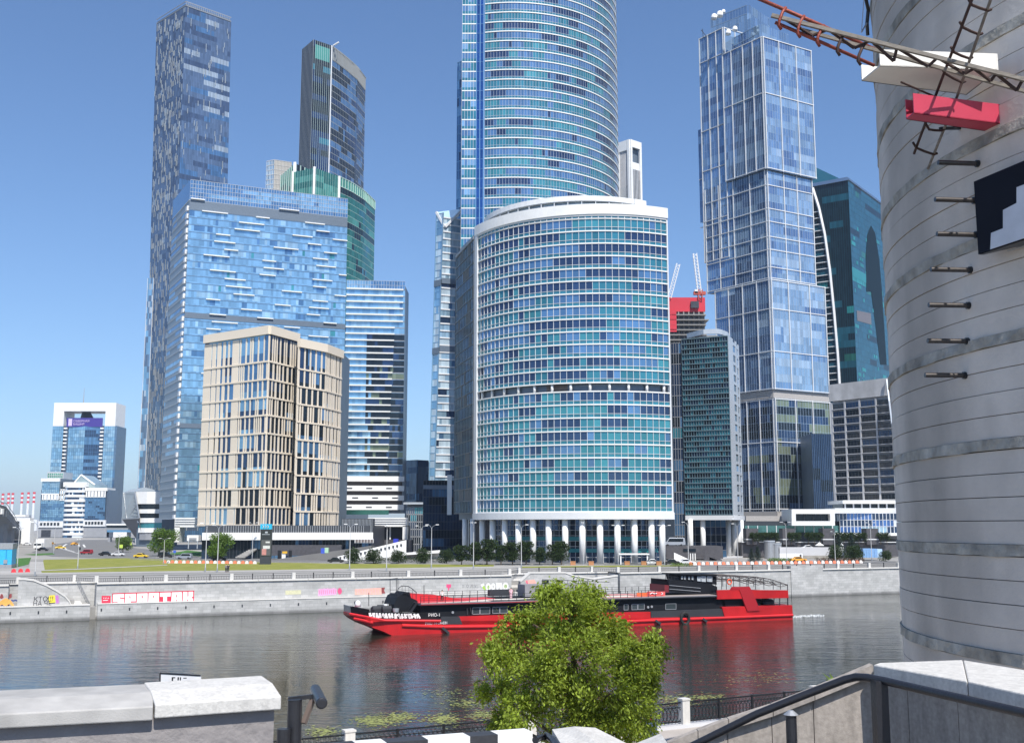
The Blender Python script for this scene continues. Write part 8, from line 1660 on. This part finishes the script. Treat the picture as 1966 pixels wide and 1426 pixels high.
# ladders of bent rods
rust = mat('rusty_red_steel', (.24, .055, .035), .55, .3, .3, 6, bump=.3, bscale=30); wood = mat('weathered_wood', (.20, .18, .155), .85, 0, .3, 5, vs=(1, 1, 6), bump=.4); rusd = mat('dark_rust', (.06, .035, .03), .7, .3, .3, 6)
def LP(x, y, k=0): return P(x, y, 19.3 + k)
rl = thing('rusty_ladder', 'rust red tubular ladder with curved rungs reaching out from the cream sign box', 'ladder', tuple(LP(1600, 80)))
MB().tube([LP(1452, -4), LP(1560, 42), LP(1690, 100, .6)], .036, 10).build('upper_tube', rust, rl, smooth=True); MB().tube([LP(1488, 43.5), LP(1580, 83), LP(1678, 126, .6)], .033, 10).build('lower_tube', rust, rl, smooth=True)
for (x0, y0, x1, y1) in ((1507.5, 15, 1499, 57), (1543, 31, 1535.5, 72.5), (1581, 49, 1573, 89.5), (1620, 66, 1611.5, 107), (1660, 84, 1651.5, 125)):
    MB().tube([LP(x0 + 1, y0, -.1), LP(x0 - 5, y0 + 9, -.14), LP((x0 + x1) / 2 - 6.5, (y0 + y1) / 2 + 2, -.15), LP(x1 - 4.5, y1 - 8, -.14), LP(x1 + 1, y1, -.1)], .03, 9).build('rung', rusd if x0 > 1600 else rust, rl, smooth=True)
MB().tube([P(1730, 158, 20), P(1795, 186, 20.6)], .02, 7).build('strut', rusd, rl)
wl_ = thing('wooden_truss_ladder', 'grey weathered truss ladder crossing in front of the cream sign box', 'ladder', tuple(LP(1700, 90)))
def WP(x, y, k=0): return P(x, y, 19.2 - (x - 1480) * .0006 + k)
MB().bar(WP(1481, 30), WP(1985, 158), .06, .07).build('upper_rail', wood, wl_); MB().bar(WP(1540, 58, .25), WP(1990, 182, .2), .055, .06).build('lower_rail', wood, wl_)
zz_ = [(1506, 37), (1560, 63), (1590, 57), (1640, 87), (1672, 78), (1716, 112), (1722, 92), (1782, 122), (1800, 111), (1852, 136), (1870, 132), (1902, 150), (1912, 142), (1952, 168), (1962, 156)]
for (x0, y0), (x1, y1) in zip(zz_[::2], zz_[1::2]): MB().bar(WP(x0, y0, .05), WP(x1, y1 + 6, .15), .04, .045).build('diagonal', rusd, wl_)
for (x0, y0), (x1, y1) in zip(zz_[1::2], zz_[2::2]): MB().bar(WP(x0, y0 + 6, .15), WP(x1, y1, .05), .04, .045).build('diagonal', rusd, wl_)
sl2 = thing('steep_ladder', 'steep dark ladder with bent rungs passing behind the red sign box', 'ladder', tuple(P(1830, 150, 20)))
def YL(y): return 19.9 + (y - 136) * .0150
def SL(x, y, k=0): return P(x, y, YL(y) + k)
MB().tube([SL(1904, -6), SL(1836, 190), SL(1781.6, 324)], .028, 9).build('rail', wood, sl2); MB().tube([SL(1868, -6), SL(1797, 182), SL(1755, 295)], .028, 9).build('rail', rusd, sl2)
for (x0, y0, x1, y1) in ((1860, 0, 1902, 20), (1843, 43, 1885, 66), (1826, 91, 1866, 112), (1808, 131, 1852, 158), (1778, 239, 1812, 250), (1753, 274, 1798, 296)):
    MB().tube([SL(x0, y0, -.06), SL(x0 + 6, y0 + 10, -.06), SL((x0 + x1) / 2, (y0 + y1) / 2 + 6, -.07), SL(x1 - 4, y1 + 1, -.06), SL(x1 + 2, y1 - 2, -.06)], .026, 8).build('rung', rusd, sl2, smooth=True)
MB().bar(SL(1805, 247), P(1880, 246, 22.3), .06).build('wall_bracket', blackp, sl2)
for k in range(2):
    c_ = onsilo(1950, 150 + k * 8); MB().bar(WP(1950, 150), c_, .05).build('wall_bracket', blackp, wl_) if k == 0 else None
# ---------------------------------------------------------------- the maple in front
lfm = leafmat('maple_leaf', (.24, .32, .045), .5, .42); DX = -8
mt = thing('ash_leaved_maple', 'bright green ash leaved maple on the near bank in front of the red ship', 'tree', (*T(1108, 1380, 11)[:1], 30, NZ))
YT2 = 30.; g = np.random.default_rng(12); tips = []
def cp(px, py, dy=0): return P(px + DX, py, YT2 + dy)
sil = [(1100, 1180, 62, 62), (1130, 1150, 42, 36), (1050, 1200, 55, 40), (1165, 1205, 50, 50), (1000, 1235, 55, 40), (1010, 1185, 30, 22), (955, 1268, 36, 28), (1225, 1265, 50, 48), (1190, 1240, 50, 50), (960, 1325, 40, 30), (1245, 1310, 36, 34), (1100, 1270, 90, 70), (1040, 1310, 70, 60), (1180, 1330, 75, 60), (1110, 1350, 80, 60), (1010, 1370, 55, 34), (1225, 1370, 48, 42), (1130, 1395, 80, 40), (975, 1385, 36, 22), (1200, 1400, 60, 30), (1058, 1132, 22, 14), (1265, 1240, 24, 18)]
tw = MB(); PT = []; NT = []
base = cp(1108, 1420); base.z = NZ
fork = cp(1108, 1400); 
MB().tube([(base.x, base.y, NZ), (fork.x + .1, fork.y, (NZ + fork.z) / 2), tuple(fork), tuple(cp(1112, 1300)), tuple(cp(1105, 1200)), tuple(cp(1115, 1130))], [.2, .17, .14, .1, .05, .015], 10).build('trunk', bark, mt)
sc2 = YT2 / F
for (x, y, rx, ry) in sil:
    c0_ = cp(x, y, g.uniform(-1.0, .9)); r_ = np.array([rx * sc2, (rx + ry) / 2 * sc2 * 1.0, ry * sc2]); nb = int(6 + 22 * (rx * ry) / 5000)
    j = cp(1108 + (x - 1108) * .35, y + 40); tw.tube([tuple(j), tuple(c0_)], [.05, .025], 5)
    for _ in range(nb):
        d = g.normal(size=3); d /= np.linalg.norm(d); e = np.array(c0_) + d * r_ * g.uniform(.75, 1.08); s0_ = np.array(c0_) + d * r_ * .25
        tw.tube([tuple(s0_), tuple((s0_ + e) / 2 + np.array([0, 0, .06])), tuple(e)], [.014, .008, .003], 3, caps=False)
        m_ = 150; w = g.random((m_, 1)) ** .65; p_ = s0_ * (1 - w) + e * w + g.normal(size=(m_, 3)) * .115; PT.append(p_); NT.append(np.tile(d + np.array([0, 0, -.35]), (m_, 1)))
tw.build('branches', bark, mt, kind='stuff'); PT = np.concatenate(PT); NT = np.concatenate(NT)
leaves('crown', lfm, mt, PT, len(PT), .115, NT, flat=.8, asp=.42, seed=4, droop=.3)
# ---------------------------------------------------------------- summer haze over the city
m = bpy.data.materials.new('air'); m.use_nodes = True; m.node_tree.nodes.clear(); pv = m.node_tree.nodes.new('ShaderNodeVolumePrincipled'); mo = m.node_tree.nodes.new('ShaderNodeOutputMaterial')
pv.inputs['Color'].default_value = (.62, .76, .96, 1); pv.inputs['Density'].default_value = .00007; pv.inputs['Anisotropy'].default_value = 0
m.node_tree.links.new(pv.outputs[0], mo.inputs['Volume'])
MB().box((0, 2500, 184), (16000, 16000, 374)).build('haze', m, kind='stuff')
S.cycles.volume_max_steps = 64
